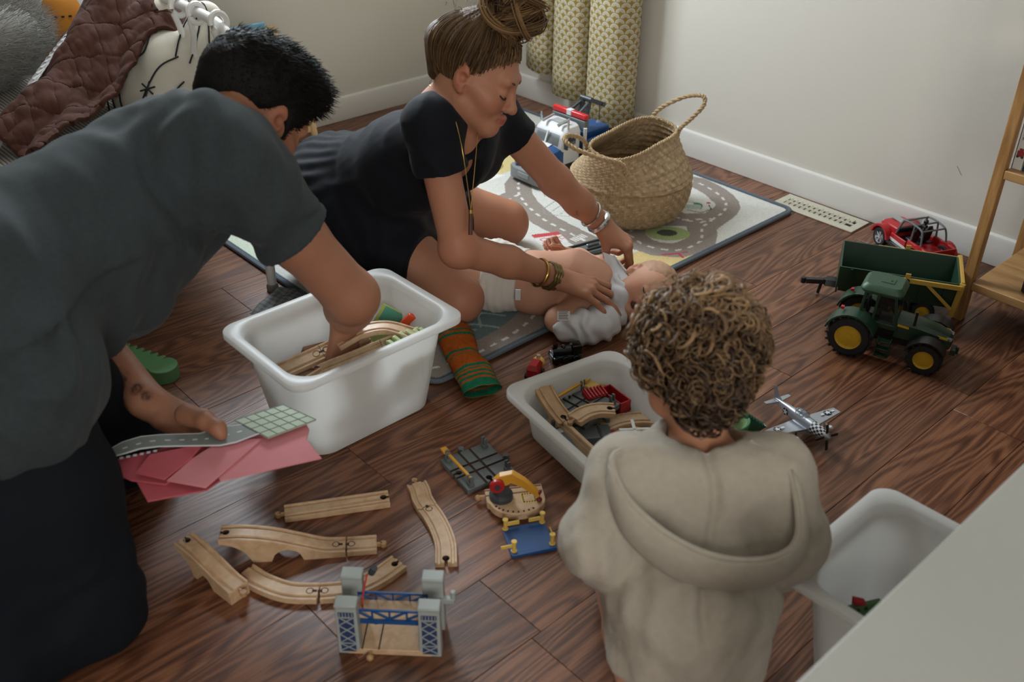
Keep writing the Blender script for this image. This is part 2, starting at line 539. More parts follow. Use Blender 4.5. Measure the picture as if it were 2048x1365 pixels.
PW, PL = .157, 1.22
pm = MB().box((PL / 2, PW / 2, -.0025), (PL - .0009, PW - .0009, .005)).build('plank', M_plank, fl, bevel=.0006, seg=1)
first = True
rows = int((YB - (-.4)) / PW) + 2
for r in range(rows):
    y0 = .963 - PW * 5 - PW * 4 + r * PW
    if y0 > YB: break
    off = {7: .82 - PL}.get(r, -((r * .377 + .13) % 1.0) * PL)
    x = off - .02 if r != 8 else .821 - PL
    while x < XR:
        if x + PL > -.45:
            if first: o = pm; first = False
            else:
                o = pm.copy(); COL.objects.link(o)
            o.location = (x, y0, 0)
        x += PL

def wall(name, boxes, m=M_wall):
    b = MB()
    for c, d in boxes: b.box(c, d)
    o = b.build(name, m); o['kind'] = 'structure'; return o
T = .12
yc, yl = (YF + YB) / 2, YB - YF
# back wall with the window opening (x 1.34 to 2.10, z .95 to 2.17)
WX0, WX1, WZ0, WZ1 = 1.34, 2.10, .95, 2.17
wall('wall_back', [(((XL + WX0) / 2, YB + T / 2, ZC / 2), (WX0 - XL, T, ZC)), (((WX1 + XR + T) / 2, YB + T / 2, ZC / 2), (XR + T - WX1, T, ZC)),
                   (((WX0 + WX1) / 2, YB + T / 2, WZ0 / 2), (WX1 - WX0, T, WZ0)), (((WX0 + WX1) / 2, YB + T / 2, (WZ1 + ZC) / 2), (WX1 - WX0, T, ZC - WZ1))])
wall('wall_right', [((XR + T / 2, yc, ZC / 2), (T, yl, ZC))])
wall('wall_left', [((XL - T / 2, yc, ZC / 2), (T, yl, ZC))])
wall('wall_front', [((.545, YF - T / 2, .45), (XR - XL, T, .9)), ((.545, YF - T / 2, 2.3), (XR - XL, T, .28)), ((1.3, YF - T / 2, 1.53), (2.78, T, 1.26))])
wall('ceiling', [((.545, yc, ZC + .05), (XR - XL + .3, yl + .3, .1))], M_ceil)
wf = MB()
for x in (WX0 + .02, (WX0 + WX1) / 2, WX1 - .02): wf.box((x, YB + .03, (WZ0 + WZ1) / 2), (.04, .05, WZ1 - WZ0))
for z in (WZ0 + .02, WZ1 - .02): wf.box(((WX0 + WX1) / 2, YB + .03, z), (WX1 - WX0, .05, .04))
wf.box(((WX0 + WX1) / 2, YB - .02, WZ0 - .015), (WX1 - WX0 + .1, .1, .03))
o = wf.build('window_1', M_trim); o['kind'] = 'structure'
M_pane = mat('window_glass', '#dfe8ea', .03, .0, alpha=.12)
MB().box(((WX0 + WX1) / 2, YB + .075, (WZ0 + WZ1) / 2), (WX1 - WX0, .004, WZ1 - WZ0)).build('pane', M_pane, o)
wf = MB()
for x in (-1.58, -.85, -.11): wf.box((x, YF - .03, 1.53), (.04, .05, 1.26))
for z in (.92, 2.14): wf.box((-.845, YF - .03, z), (1.51, .05, .04))
o = wf.build('fill_window', M_trim); o['kind'] = 'structure'  # unseen window frame, added around the rear fill lamp
MB().box((-.845, YF - .085, 1.53), (1.50, .004, 1.26)).build('pane', M_pane, o)
def base(name, p0, p1, inward):
    p0 = Vector(p0); p1 = Vector(p1); inw = Vector(inward)
    prof = [(0, 0), (.014, 0), (.014, .078), (.011, .086), (.004, .090), (0, .090)]
    o = MB().sweep(prof, [(p0, inw, (0, 0, 1)), (p1, inw, (0, 0, 1))]).build(name, M_trim, bevel=.0015); o['kind'] = 'structure'; return o
base('baseboard_back', (XL, YB, 0), (XR, YB, 0), (0, -1, 0))
base('baseboard_right', (XR, YB, 0), (XR, YF, 0), (-1, 0, 0))
# ------------------------------------------------------------------ large furnishings
M_white = mat('white_plastic', '#d9dad8', .4, .01)
M_metalw = mat('white_enamel', '#dcdbd8', .35, .01)
M_pine = mat('pine_wood', '#b08a58', .5, .10, 14.)
def wood_mat(name, c1, c2, rough=.5, sc=(6, 60, 60), spec=.4):
    if name in MATS: return MATS[name]
    m = bpy.data.materials.new(name); m.use_nodes = True; t = NT(m)
    v = t.coord('Object', sc); n = t.noise(v, 1.5, 4., .6, .4)
    t.color(t.ramp(n, [(.3, c1), (.7, c2)])); t.bsdf.inputs['Roughness'].default_value = rough
    t.bsdf.inputs['Specular IOR Level'].default_value = spec
    t.bump(n, .12, .001); MATS[name] = m; return m
M_shelf = wood_mat('shelf_pine', '#8a6238', '#b58a56', .5, (40, 40, 4))
M_shelfb = wood_mat('shelf_board_pine', '#8f693f', '#b58d5c', .5, (30, 4, 30))
M_rack = wood_mat('pale_pine', '#c19a68', '#d8b88a', .5, (30, 30, 5))

# play rug: pile with a printed town
def make_rug():
    x0, x1, y0, y1 = 1.137, 2.56, 1.483, 2.80
    st = .003
    nx = int((x1 - x0) / st); ny = int((y1 - y0) / st)
    X, Y = np.meshgrid(np.linspace(x0, x1, nx), np.linspace(y0, y1, ny)); P = np.stack([X.ravel(), Y.ravel()], 1)
    col = np.tile(np.array(lin('#c9c8c2')), (len(P), 1))
    def paint(mask, c): col[mask] = lin(c)
    def blob(c, r, rot=0., p=2.):
        d = P - np.array(c); a = math.radians(rot); q = np.stack([d[:, 0] * math.cos(a) + d[:, 1] * math.sin(a), -d[:, 0] * math.sin(a) + d[:, 1] * math.cos(a)], 1)
        return (np.abs(q[:, 0]) / r[0]) ** p + (np.abs(q[:, 1]) / r[1]) ** p < 1
    def poly(pts):
        ins = np.zeros(len(P), bool); n = len(pts)
        for i in range(n):
            (ax, ay), (bx, by) = pts[i], pts[(i + 1) % n]
            c = ((ay > P[:, 1]) != (by > P[:, 1])) & (P[:, 0] < (bx - ax) * (P[:, 1] - ay) / (by - ay + 1e-12) + ax); ins ^= c
        return ins
    def line(pts, w, c):
        d, _ = seg_dist(P, pts); paint(d < w, c)
    # zones
    paint(blob((1.30, 1.62), (.30, .22), 20), '#5f7474'); paint(blob((1.32, 2.55), (.30, .34)), '#c3cdbb')
    paint(blob((2.05, 1.44), (.30, .13), -32), '#c9b27c'); paint(blob((2.20, 2.42), (.24, .11), 20), '#c9b884'); paint(blob((2.06, 2.36), (.07, .045)), '#a08a4a')
    for c in ((1.589, 2.757), (1.521, 2.749), (1.485, 2.70), (1.489, 2.637), (1.40, 2.72), (1.33, 2.62), (1.42, 2.56), (1.25, 2.70), (1.28, 2.50), (1.56, 2.64)): paint(blob(c, (.034, .022), 15), '#8fa085')
    # mountains
    for (cx, cy, s) in ((1.36, 1.605, .05), (1.30, 1.64, .06), (1.24, 1.62, .05), (1.42, 1.63, .04)):
        line([(cx - s, cy - s * .7), (cx, cy + s * .8), (cx + s, cy - s * .7)], .0035, '#94a6a2'); paint(poly([(cx - s * .35, cy + s * .25), (cx, cy + s * .8), (cx + s * .35, cy + s * .25), (cx, cy + s * .4)]), '#b9c2be')
    for (cx, cy, s) in ((2.02, 2.30, .05), (1.95, 2.34, .06), (2.12, 2.21, .035)):
        paint(poly([(cx - s, cy - s * .5), (cx - s * .4, cy + s * .5), (cx - s * .1, cy), (cx + s * .3, cy + s * .8), (cx + s, cy - s * .5)]), '#dcdcd8')
    road = '#8c827a'
    station = [(2.49, 1.848), (2.503, 1.811), (2.497, 1.771), (2.488, 1.733), (2.472, 1.696), (2.45, 1.661), (2.42, 1.634), (2.387, 1.62), (2.348, 1.61), (2.31, 1.607), (2.27, 1.617), (2.25, 1.65), (2.24, 1.70), (2.26, 1.77), (2.32, 1.85), (2.40, 1.89), (2.46, 1.88)]
    pond = [(2.318, 1.607), (2.28, 1.60), (2.242, 1.592), (2.215, 1.566), (2.169, 1.537), (2.119, 1.533), (2.072, 1.545), (2.035, 1.59), (2.027, 1.639), (2.045, 1.70), (2.10, 1.74), (2.18, 1.72), (2.25, 1.66)]
    near = [(1.13, 1.55), (1.22, 1.522), (1.305, 1.517), (1.40, 1.519), (1.473, 1.537), (1.56, 1.57), (1.66, 1.64), (1.78, 1.70), (1.90, 1.72), (2.03, 1.66)]
    r2 = [(1.92, 1.72), (1.92, 1.80), (1.924, 1.88), (1.928, 1.94), (1.95, 2.02), (1.968, 2.07), (2.0, 2.13), (2.05, 2.19), (2.15, 2.25), (2.30, 2.28), (2.42, 2.22), (2.47, 2.08), (2.47, 1.94)]
    r3 = [(2.0, 2.13), (1.93, 2.12), (1.85, 2.16), (1.75, 2.26), (1.70, 2.40), (1.72, 2.56), (1.80, 2.66), (1.95, 2.70), (2.15, 2.66), (2.35, 2.62), (2.47, 2.50), (2.46, 2.32), (2.30, 2.28)]
    r4 = [(1.75, 2.26), (1.62, 2.20), (1.50, 2.10), (1.40, 1.98), (1.34, 1.82), (1.28, 1.70), (1.22, 1.60)]
    roads = [(station + station[:1], .042), (pond + pond[:1], .043), (near, .043), (r2, .043), (r3, .043), (r4, .043)]
    for pts, w in roads: line(pts, w, road)
    paint(blob((2.365, 1.725), (.072, .052), -60), '#c9c8c2')
    for pts, w in roads:
        d, a = seg_dist(P, pts); paint((d < .0042) & ((a % .042) < .021), '#cfccc6')
    # pond
    paint(blob((2.137, 1.634), (.066, .046), -40), '#98a870'); paint(blob((2.139, 1.638), (.030, .022), -40), '#3a4438')
    # fuel station
    paint(blob((2.355, 1.715), (.05, .034), -55, 3), '#d2d1cc'); paint(blob((2.345, 1.715), (.036, .024), -55, 4), '#3f7d6b'); paint(blob((2.342, 1.710), (.030, .018), -55, 4), '#a9bab0')
    paint(blob((2.40, 1.69), (.007, .006)), '#b04a4a'); paint(blob((2.375, 1.775), (.014, .012)), '#d8a24c'); line([(2.31, 1.70), (2.325, 1.66), (2.37, 1.655), (2.39, 1.68)], .0018, '#333a38'); paint(blob((2.352, 1.728), (.014, .009), -55, 4), '#d8d8d4')
    # red house
    paint(poly([(1.828, 1.893), (1.904, 1.857), (1.896, 1.838), (1.820, 1.872)]), '#b8444a')
    paint(poly([(1.820, 1.871), (1.896, 1.837), (1.880, 1.79), (1.803, 1.826)]), '#cfcdc8')
    for q in ((1.835, 1.845), (1.862, 1.832), (1.885, 1.822), (1.825, 1.825), (1.855, 1.812)):
        for dx in (-.009, .009): line([(q[0] + dx, q[1] - .008), (q[0] + dx, q[1] + .008)], .0012, '#b8555a')
        for dy in (-.008, .008): line([(q[0] - .009, q[1] + dy), (q[0] + .009, q[1] + dy)], .0012, '#b8555a')
    for k in range(6): line([(1.897 + .009 * k, 1.775), (1.897 + .009 * k, 1.80)], .0022, '#cfccc6')
    # ship and houses in outline
    for dx, dy, s in ((2.03, 1.95, 1.), (1.87, 2.0, .6), (2.10, 2.05, .7)):
        sh = [(-.07, .02), (-.05, .05), (.03, .07), (.06, .04), (.05, -.02), (-.03, -.04), (-.07, .02)]
        line([(dx + a * s, dy + b * s) for a, b in sh], .0016, '#8d8f8c'); line([(dx - .04 * s, dy + .02 * s), (dx + .04 * s, dy + .04 * s)], .0016, '#8d8f8c')
        for k in range(4): paint(blob((dx + (-.03 + .02 * k) * s, dy + (-.01 + .006 * k) * s), (.006, .004)), '#9aa09e')
    line([(2.02, 1.555), (2.06, 1.53), (2.05, 1.505)], .004, '#b0404a'); line([(2.06, 1.53), (2.085, 1.52)], .003, '#b0404a')
    # binding and pile
    e = np.minimum(np.minimum(P[:, 0] - x0, x1 - P[:, 0]), np.minimum(P[:, 1] - y0, y1 - P[:, 1]))
    cxr = np.maximum(np.abs(P[:, 0] - (x0 + x1) / 2) - (x1 - x0) / 2 + .03, 0); cyr = np.maximum(np.abs(P[:, 1] - (y0 + y1) / 2) - (y1 - y0) / 2 + .03, 0)
    rr = np.hypot(cxr, cyr); e = np.where((cxr > 0) & (cyr > 0), .03 - rr, e)
    paint(e < .013, '#59636b')
    RN = np.random.default_rng(3)
    col *= (1 + RN.normal(0, .05, (len(P), 1)))
    z = .0085 + RN.normal(0, .00035, len(P)) - .006 * sstep(.012, 0., e)
    # clamp the corners to a round outline
    k = rr > .03; sc = np.where(k, .03 / np.maximum(rr, 1e-9), 1.)
    px = np.where((cxr > 0) & (cyr > 0) & k, (x0 + x1) / 2 + np.sign(P[:, 0] - (x0 + x1) / 2) * ((x1 - x0) / 2 - .03 + cxr * sc), P[:, 0])
    py = np.where((cxr > 0) & (cyr > 0) & k, (y0 + y1) / 2 + np.sign(P[:, 1] - (y0 + y1) / 2) * ((y1 - y0) / 2 - .03 + cyr * sc), P[:, 1])
    V = np.stack([px, py, z], 1)
    o = np_mesh('play_rug', V, grid_mesh(nx, ny), mat('rug_pile', rough=.95, attr='tint', spec=.1, sheen=.15, var=.03), color=col)
    o.location = (0, 0, 0)
    bd = MB().tube([(x, y, .0068) for x, y in [(a + (x0 + x1) / 2, b + (y0 + y1) / 2) for a, b in rrect(x1 - x0, y1 - y0, .03)]], .0062, 8, closed=True).build('binding', mat('grey_binding', '#586068', .9, .25, 400.), o)
    return tag(o, 'pale play rug printed with grey roads, a pond and a fuel station, dark grey edge', 'rug')
make_rug()

# floor vent
def make_vent():
    t = thing('floor_vent', 'cream metal floor vent set in the wood floor beside the right wall', 'vent', (2.614, 1.425, 0))
    fr = MB(); W, L, z = .110, .285, .004
    for s in (-1, 1):
        fr.box((s * (W / 2 - .019), 0, z / 2), (.038 - .008, L, z)); fr.box((0, s * (L / 2 - .012), z / 2), (W - .06, .024, z))
    fr.build('frame', mat('cream_metal', '#bdb8a6', .45, .02), t, bevel=.0015)
    MB().box((0, 0, .0008), (.056, L - .04, .0012)).build('shade_sheet', M_gap, t)  # dark sheet standing in for the shade under the slats
    sl = None
    for k in range(13):
        if k == 12: continue
        if sl is None: sl = o = MB().box((0, 0, .0025), (.056, .010, .0024), rotm(rx=.35)).build('slat', MATS['cream_metal'], t)
        else: o = sl.copy(); COL.objects.link(o)
        o.location = (0, L / 2 - .034 - k * .0182, 0)
    MB().box((0, 0, .0026), (.008, L - .05, .0024)).build('centre_bar', MATS['cream_metal'], t)
    MB().box((.016, -L / 2 + .036, .004), (.02, .006, .006)).build('lever', MATS['cream_metal'], t)
make_vent()

# translucent storage bins
def plastic_mat():
    m = bpy.data.materials.new('translucent_plastic'); m.use_nodes = True; t = NT(m)
    b = t.bsdf; v = t.coord(); n = t.noise(v, 6., 2.)
    c = t.mix(n, '#f0f1ef', '#f3f3f1')
    t.color(c); b.inputs['Roughness'].default_value = .38
    tr = t.new('ShaderNodeBsdfTranslucent'); t.link(c, tr.inputs['Color'])
    rf = t.new('ShaderNodeBsdfRefraction'); rf.inputs['IOR'].default_value = 1.02; rf.inputs['Roughness'].default_value = .55; t.link(c, rf.inputs['Color'])
    m0 = t.new('ShaderNodeMixShader'); m0.inputs[0].default_value = .12
    t.link(tr.outputs[0], m0.inputs[1]); t.link(rf.outputs[0], m0.inputs[2])
    mx = t.new('ShaderNodeMixShader'); mx.inputs[0].default_value = .55
    t.link(b.outputs[0], mx.inputs[1]); t.link(m0.outputs[0], mx.inputs[2])
    t.link(mx.outputs[0], t.n['Material Output'].inputs[0])
    return m
M_bin = plastic_mat()
def make_bin(label, loc, rz, h, L=.42, W=.30):
    t = thing('storage_bin', label, 'storage bin', loc, rz)
    hb = h - .012
    rim = [(-.0065, hb - .006), (-.0005, hb - .006), (-.0005, h - .003), (-.004, h)]
    k = .06 * h / .23
    loops = [(L - .055 - k - .02, W - .045 - k - .02, .045, 0.), (L - .05 - k, W - .042 - k, .05, .004), (L - .055, W - .047, .05, hb - .004), (L - .008, W - .008, .036, hb + .003), (L - .007, W - .007, .036, h - .013), (L, W, .036, h - .013), (L, W, .036, h - .002),
             (L - .004, W - .004, .035, h), (L - .042, W - .034, .058, h), (L - .050, W - .042, .056, h - .004), (L - .056, W - .048, .053, h - .018), (L - .062, W - .054, .050, h - .020), (L - .056 - k, W - .048 - k, .048, .010), (L - .075 - k, W - .067 - k, .042, .0035)]
    V = []; n = 0
    for (a, b, r, z) in loops:
        q = rrect(a, b, r, 9); n = len(q); V += [(x, y, z) for x, y in q]
    Q = [tuple(x) for x in grid_mesh(n, len(loops), True)]
    mb = MB(); mb.add(V, [q[::-1] for q in Q] if False else Q, smooth=True)
    mb.f += [tuple(range(n))[::-1], tuple(range(len(V) - n, len(V)))]; mb.mi += [0, 0]; mb.sm += [False, False]
    mb.build('tub', M_bin, t, angle=50)
    return t
BIG = (.885, 1.560); BIGR = None

# woven basket
def make_basket():
    C = (2.165, 1.815)
    nu, nv = 420, 150
    prof = [(.128, .0), (.150, .010), (.167, .035), (.179, .07), (.183, .105), (.177, .120), (.181, .127), (.182, .134), (.177, .15), (.170, .17), (.160, .20), (.152, .222), (.149, .236)]
    pr = np.array(cr([(r, z) for r, z in prof], 12)); s = np.concatenate([[0], np.cumsum(np.linalg.norm(np.diff(pr, axis=0), axis=1))])
    ss = np.linspace(0, s[-1], nv); R = np.interp(ss, s, pr[:, 0]); Zp = np.interp(ss, s, pr[:, 1])
    th = np.linspace(0, 2 * PI, nu, endpoint=False)
    TH, SS = np.meshgrid(th, ss); RR = np.repeat(R[:, None], nu, 1); ZZ = np.repeat(Zp[:, None], nu, 1)
    up = sstep(.115, .236, ZZ)
    # herringbone weave of flat strips (2 over, 2 under)
    cell = .0075
    a = (TH * .165) / cell; b = SS / cell
    ia, ib = np.floor(a), np.floor(b); over = ((ia + ib) % 4) < 2
    fa, fb = a - ia - .5, b - ib - .5
    hgt = np.where(over, 1 - 3.2 * fb ** 2, 1 - 3.2 * fa ** 2) * .0016 - np.where(over, .0, .0008)
    rib = (ZZ > .138) & (ZZ < .222)
    hgt = hgt + np.where(rib, .0022 * np.sin(ZZ * 2 * PI / .017) * sstep(-.2, .7, np.cos(TH - 5.6)), 0)
    hgt += .003 * np.exp(-((ZZ - .129) / .005) ** 2)
    rad = RR + hgt
    # the mouth is squeezed to a soft rectangle, long side roughly across the view
    al = .17
    c, si = np.cos(TH - al), np.sin(TH - al)
    sq = (np.abs(c) ** 2.8 + np.abs(si) ** 2.8) ** (-1 / 2.8)
    ex = rad * ((1 - up) * c + up * (c * sq * 1.13)); ey = rad * ((1 - up) * si + up * (si * sq * .60))
    zz = ZZ + up * (.006 * np.cos(TH - al) + .004 * np.sin(3 * TH))
    X = ex * math.cos(al) - ey * math.sin(al); Y = ex * math.sin(al) + ey * math.cos(al)
    RN = np.random.default_rng(5)
    tint = RN.uniform(.72, 1.12, (int(ib.max()) + 2, int(ia.max()) + 2))
    k = tint[ib.astype(int), ia.astype(int)] * np.where(over, 1.0, .86) * (1 - .25 * np.clip((np.where(over, np.abs(fb), np.abs(fa)) - .33) / .17, 0, 1))
    col = np.array(lin('#b39a78'))[None, None, :] * k[..., None]
    V = np.stack([X, Y, zz], -1).reshape(-1, 3)
    # inner skin
    c0 = np.array([0, 0]); Vi = V.copy().reshape(nv, nu, 3); rr = np.hypot(Vi[..., 0], Vi[..., 1])[..., None]
    Vi[..., :2] *= (rr - .0065) / rr
    Vi = Vi[::-1]; Vi[-1, :, 2] = .006
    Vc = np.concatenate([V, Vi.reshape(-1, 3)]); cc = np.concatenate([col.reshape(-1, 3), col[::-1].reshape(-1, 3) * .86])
    Q = grid_mesh(nu, nv * 2, True)
    t = thing('woven_basket', 'large woven seagrass belly basket with two rope handles standing on the play rug', 'basket', (C[0], C[1], .009))
    m = mat('seagrass', rough=.8, attr='tint', var=.12, scale=60., spec=.25, bump=.3, bscale=500.)
    np_mesh('woven_body', Vc, Q, m, t, color=cc)
    n = nu; floor_ = MB().lathe([(0.0001, .004), (.132, .004)], 40).build('bottom', m, t)
    # braided rim
    top = V.reshape(nv, nu, 3)[-1]
    mb = MB()
    for ph in (0, PI):
        pts = []
        for i in range(0, nu, 2):
            q = i / nu * 2 * PI * 46 + ph
            p = top[i]; rd = np.array([p[0], p[1], 0]); rd /= np.linalg.norm(rd)
            pts.append(p - rd * .003 + rd * .003 * math.cos(q) + np.array([0, 0, .003 * math.sin(q)]))
        mb.tube(pts, .0034, 6, closed=True)
    M_straw = mat('twisted_straw', '#a58d6a', .8, .25, 150., .3, 400.)
    mb.build('rim_braid', M_straw, t)
    def rope(name, ctrl, r=.0042, turns=16):
        path = cr(ctrl, 14); m_ = MB()
        for ph in (0, 2 * PI / 2):
            pts = []
            for i, p in enumerate(path):
                tt = np.array(path[min(i + 1, len(path) - 1)]) - np.array(path[max(i - 1, 0)]); tt /= np.linalg.norm(tt)
                u = unit(np.cross(tt, [.3, .2, 1.])); w = np.cross(tt, u); q = i / len(path) * 2 * PI * turns + ph
                pts.append(tuple(np.array(p) + (u * math.cos(q) + w * math.sin(q)) * r * .8))
            m_.tube(pts, r, 6)
        return m_.build(name, M_straw, t)
    L = lambda p: (p[0] - C[0], p[1] - C[1], p[2] - .009)
    return t, rope, top, L
basket, basket_rope, basket_top, basket_L = make_basket()
# rope handles (points in the basket's own frame)
def hp(p): return basket_L(p)
# right handle stands up, left one flops outwards
basket_rope('handle', [hp(p) for p in ((2.345, 1.895, .205), (2.348, 1.90, .245), (2.362, 1.868, .285), (2.385, 1.805, .325), (2.398, 1.755, .335), (2.392, 1.745, .31), (2.365, 1.765, .27), (2.338, 1.782, .24), (2.33, 1.785, .205))])
basket_rope('handle', [hp(p) for p in ((2.035, 1.885, .20), (2.03, 1.880, .238), (2.0, 1.875, .268), (1.945, 1.872, .29), (1.915, 1.855, .288), (1.925, 1.82, .27), (1.965, 1.765, .250), (2.005, 1.720, .236), (2.02, 1.705, .20))])

# curtain
def curtain_mat():
    m = bpy.data.materials.new('scallop_print_cotton'); m.use_nodes = True; t = NT(m)
    uv = t.new('ShaderNodeUVMap'); sp = t.new('ShaderNodeSeparateXYZ'); t.link(uv.outputs[0], sp.inputs[0])
    W = .036; Hh = .0175
    U = t.math('DIVIDE', sp.outputs[0], W); Vv = t.math('DIVIDE', sp.outputs[1], Hh)
    j = t.math('FLOOR', Vv)
    def dist(k):
        r = t.math('SUBTRACT', j, float(k))
        od = t.math('MULTIPLY', t.math('MODULO', t.math('ADD', r, 1000.), 2.), .5)
        x = t.math('SUBTRACT', t.math('FRACT', t.math('ADD', U, od)), .5)
        y = t.math('MULTIPLY', t.math('SUBTRACT', Vv, r), Hh / W)
        return t.math('SQRT', t.math('ADD', t.math('POWER', t.math('ABSOLUTE', x), 2.), t.math('POWER', t.math('MULTIPLY', y, 1.02), 2.)))
    d0, d1 = dist(0), dist(1)
    use1 = t.math('LESS_THAN', d1, .5)
    d = t.math('ADD', t.math('MULTIPLY', use1, d1), t.math('MULTIPLY', t.math('SUBTRACT', 1., use1), d0))
    ring = t.math('LESS_THAN', t.math('FRACT', t.math('MULTIPLY', d, 9.2)), .70)
    body = t.math('MULTIPLY', t.math('LESS_THAN', d, .455), t.math('GREATER_THAN', d, .14))
    outer = t.math('GREATER_THAN', d, .36)
    white = t.math('MULTIPLY', body, t.math('MAXIMUM', ring, outer))
    col = t.mix(white, '#a3893c', '#d9d5c6')
    b = t.bsdf; t.color(col); b.inputs['Roughness'].default_value = .9
    t.bump(t.noise(t.coord('Object', (900, 900, 900)), 1., 1.), .15, .0004)
    tr = t.new('ShaderNodeBsdfTranslucent'); t.link(col, tr.inputs['Color'])
    mx = t.new('ShaderNodeMixShader'); mx.inputs[0].default_value = .3
    t.link(b.outputs[0], mx.inputs[1]); t.link(tr.outputs[0], mx.inputs[2]); t.link(mx.outputs[0], t.n['Material Output'].inputs[0])
    return m
M_curt = curtain_mat()
def sheet(name, plan, z0, z1, m, parent=None, th=.0015):
    """hanging cloth: plan = list of (x, y), z0 may vary along it"""
    pl = np.array(cr([(a, b, 0) for a, b in plan], 14))[:, :2]
    arc = np.concatenate([[0], np.cumsum(np.linalg.norm(np.diff(pl, axis=0), axis=1))])
    nz = 24; V = []; UV = []
    for k in range(nz):
        w = k / (nz - 1)
        for i, p in enumerate(pl):
            zb = z0(arc[i] / arc[-1]) if callable(z0) else z0
            V.append((p[0], p[1], zb + (z1 - zb) * w)); UV.append((arc[i], zb + (z1 - zb) * w))
    Q = grid_mesh(len(pl), nz)
    o = np_mesh(name, V, Q, m, parent)
    uvl = o.data.uv_layers.new(name='UVMap'); li = np.zeros(len(o.data.loops), np.int32); o.data.loops.foreach_get('vertex_index', li)
    uvl.data.foreach_set('uv', np.array(UV, np.float32)[li].ravel())
    sd = o.modifiers.new('thickness', 'SOLIDIFY'); sd.thickness = th
    return o
cu = thing('curtain', 'mustard and white scallop print curtain hanging by the room corner', 'curtain', (2.60, 2.45, 0))
plan = [(2.655, 2.235), (2.615, 2.232), (2.575, 2.26), (2.562, 2.31), (2.566, 2.37), (2.585, 2.405), (2.625, 2.418), (2.632, 2.435), (2.588, 2.448), (2.572, 2.49), (2.575, 2.55), (2.60, 2.595), (2.64, 2.61), (2.645, 2.63), (2.605, 2.645), (2.600, 2.69), (2.615, 2.74), (2.64, 2.78)]
sheet('cloth', [(a - 2.60, b - 2.45) for a, b in plan], lambda s: .055 + .045 * sstep(.4, .46, s) + .05 * sstep(.68, .73, s), 2.2, M_curt, cu)
rod = MB().cyl((2.60, 2.1, 2.24), (2.60, 3.05, 2.24), .011)
for y in (2.15, 3.0): rod.cyl((2.60, y, 2.24), (2.69, y, 2.24), .007)
tag(rod.build('curtain_rod', M_metalw), 'white curtain rod on the right wall above the scallop print curtain', 'curtain rod')

# upright pine shelf at the right
def make_shelf():
    t = thing('shelf_unit', 'pine shelf unit with square posts standing against the right wall', 'shelf', (2.332, .833, 0))
    P = .025; L = 1.0
    for (x, y) in ((0, 0), (.300, 0), (0, -L), (.300, -L)):
        MB().box((x, y, .65), (P, P, 1.3)).build('post', M_shelf, t, bevel=.002)
    for z in (.112, .41, .78, 1.15):
        MB().box((.160, -L / 2, z - .011), (.344, L - P - .002, .022)).build('shelf_board', M_shelfb, t, bevel=.002)
    for y in (0, -L):
        for z in (.62, .96): MB().box((.150, y, z), (.272, .016, .03)).build('side_rail', M_shelf, t, bevel=.001)
    return t
make_shelf()
def text(s, size, m, parent, loc, rot, name='lettering', depth=.0003, align='CENTER'):
    c = bpy.data.curves.new(name, 'FONT'); c.body = s; c.size = size; c.extrude = depth; c.align_x = align; c.align_y = 'CENTER'
    tmp = bpy.data.objects.new(name, c); COL.objects.link(tmp)
    dg = bpy.context.evaluated_depsgraph_get(); me = bpy.data.meshes.new_from_object(tmp.evaluated_get(dg))
    bpy.data.objects.remove(tmp)
    me.materials.clear(); me.materials.append(m)
    o = bpy.data.objects.new(name, me); COL.objects.link(o); o.parent = parent; o.location = loc; o.rotation_euler = rot
    return o
def book(label, y, th, h, d, cover, x0=2.345, group=None, deco=None):
    t = thing('book', label, 'book', (x0, y, .4105), group=group)
    b = MB()
    for s in (-1, 1): b.box((d / 2, s * (th / 2 - .0015), h / 2), (d, .003, h))
    b.box((.0015, 0, h / 2), (.003, th, h)); b.build('cover', cover, t, bevel=.0008)
    MB().box((d / 2 + .001, 0, h / 2), (d - .006, th - .006, h - .008)).build('pages', mat('paper', '#d2ccbd', .9, .04, 200.), t)
    return t
M_ink = mat('dark_ink', '#2a2a2c', .7)
b1 = book('white spine book lettered LITTLE HOUSE on the pine shelf', .8045, .026, .19, .15, mat('white_cover', '#cfcdc8', .5))
text('LITTLE HOUSE', .017, M_ink, b1, (-.0004, 0, .125), (PI / 2, PI / 2, -PI / 2))
bd = MB().box((-.0004, 0, .038), (.0012, .016, .014), mi=0).box((-.0006, 0, .047), (.0012, .009, .008), mi=0)
for s in (-1, 1): bd.box((-.0008, s * .0055, .031), (.0012, .005, .005), mi=1)
bd.build('spine_picture', [mat('dull_red', '#8e3032', .6), M_ink], b1)
b2 = book('blue spine book beside the white one on the pine shelf', .779, .024, .185, .15, mat('blue_cover', '#1f6287', .5))
for k, (c, w) in enumerate((('#8a8f60', .03), ('#a34f3f', .02), ('#cdb98a', .028))):
    pass

# white table in the near corner
tb = thing('white_table', 'white table with a plain smooth top at the near right corner', 'table', (1.36, -.13, 0))
MB().box((0, 0, .464), (1.5, .84, .032)).build('table_top', mat('white_laminate', '#a8a69f', .5, .02, 5.), tb, bevel=.003)
for sx in (-1, 1):
    for sy in (-1,): MB().box((sx * .70, sy * .37, .224), (.05, .05, .448)).build('leg', M_white, tb, bevel=.003)
MB().box((.70, .37, .224), (.05, .05, .448)).build('leg', M_white, tb, bevel=.003)
MB().box((-.70, .37, .224), (.05, .05, .448)).build('leg', M_white, tb, bevel=.003)

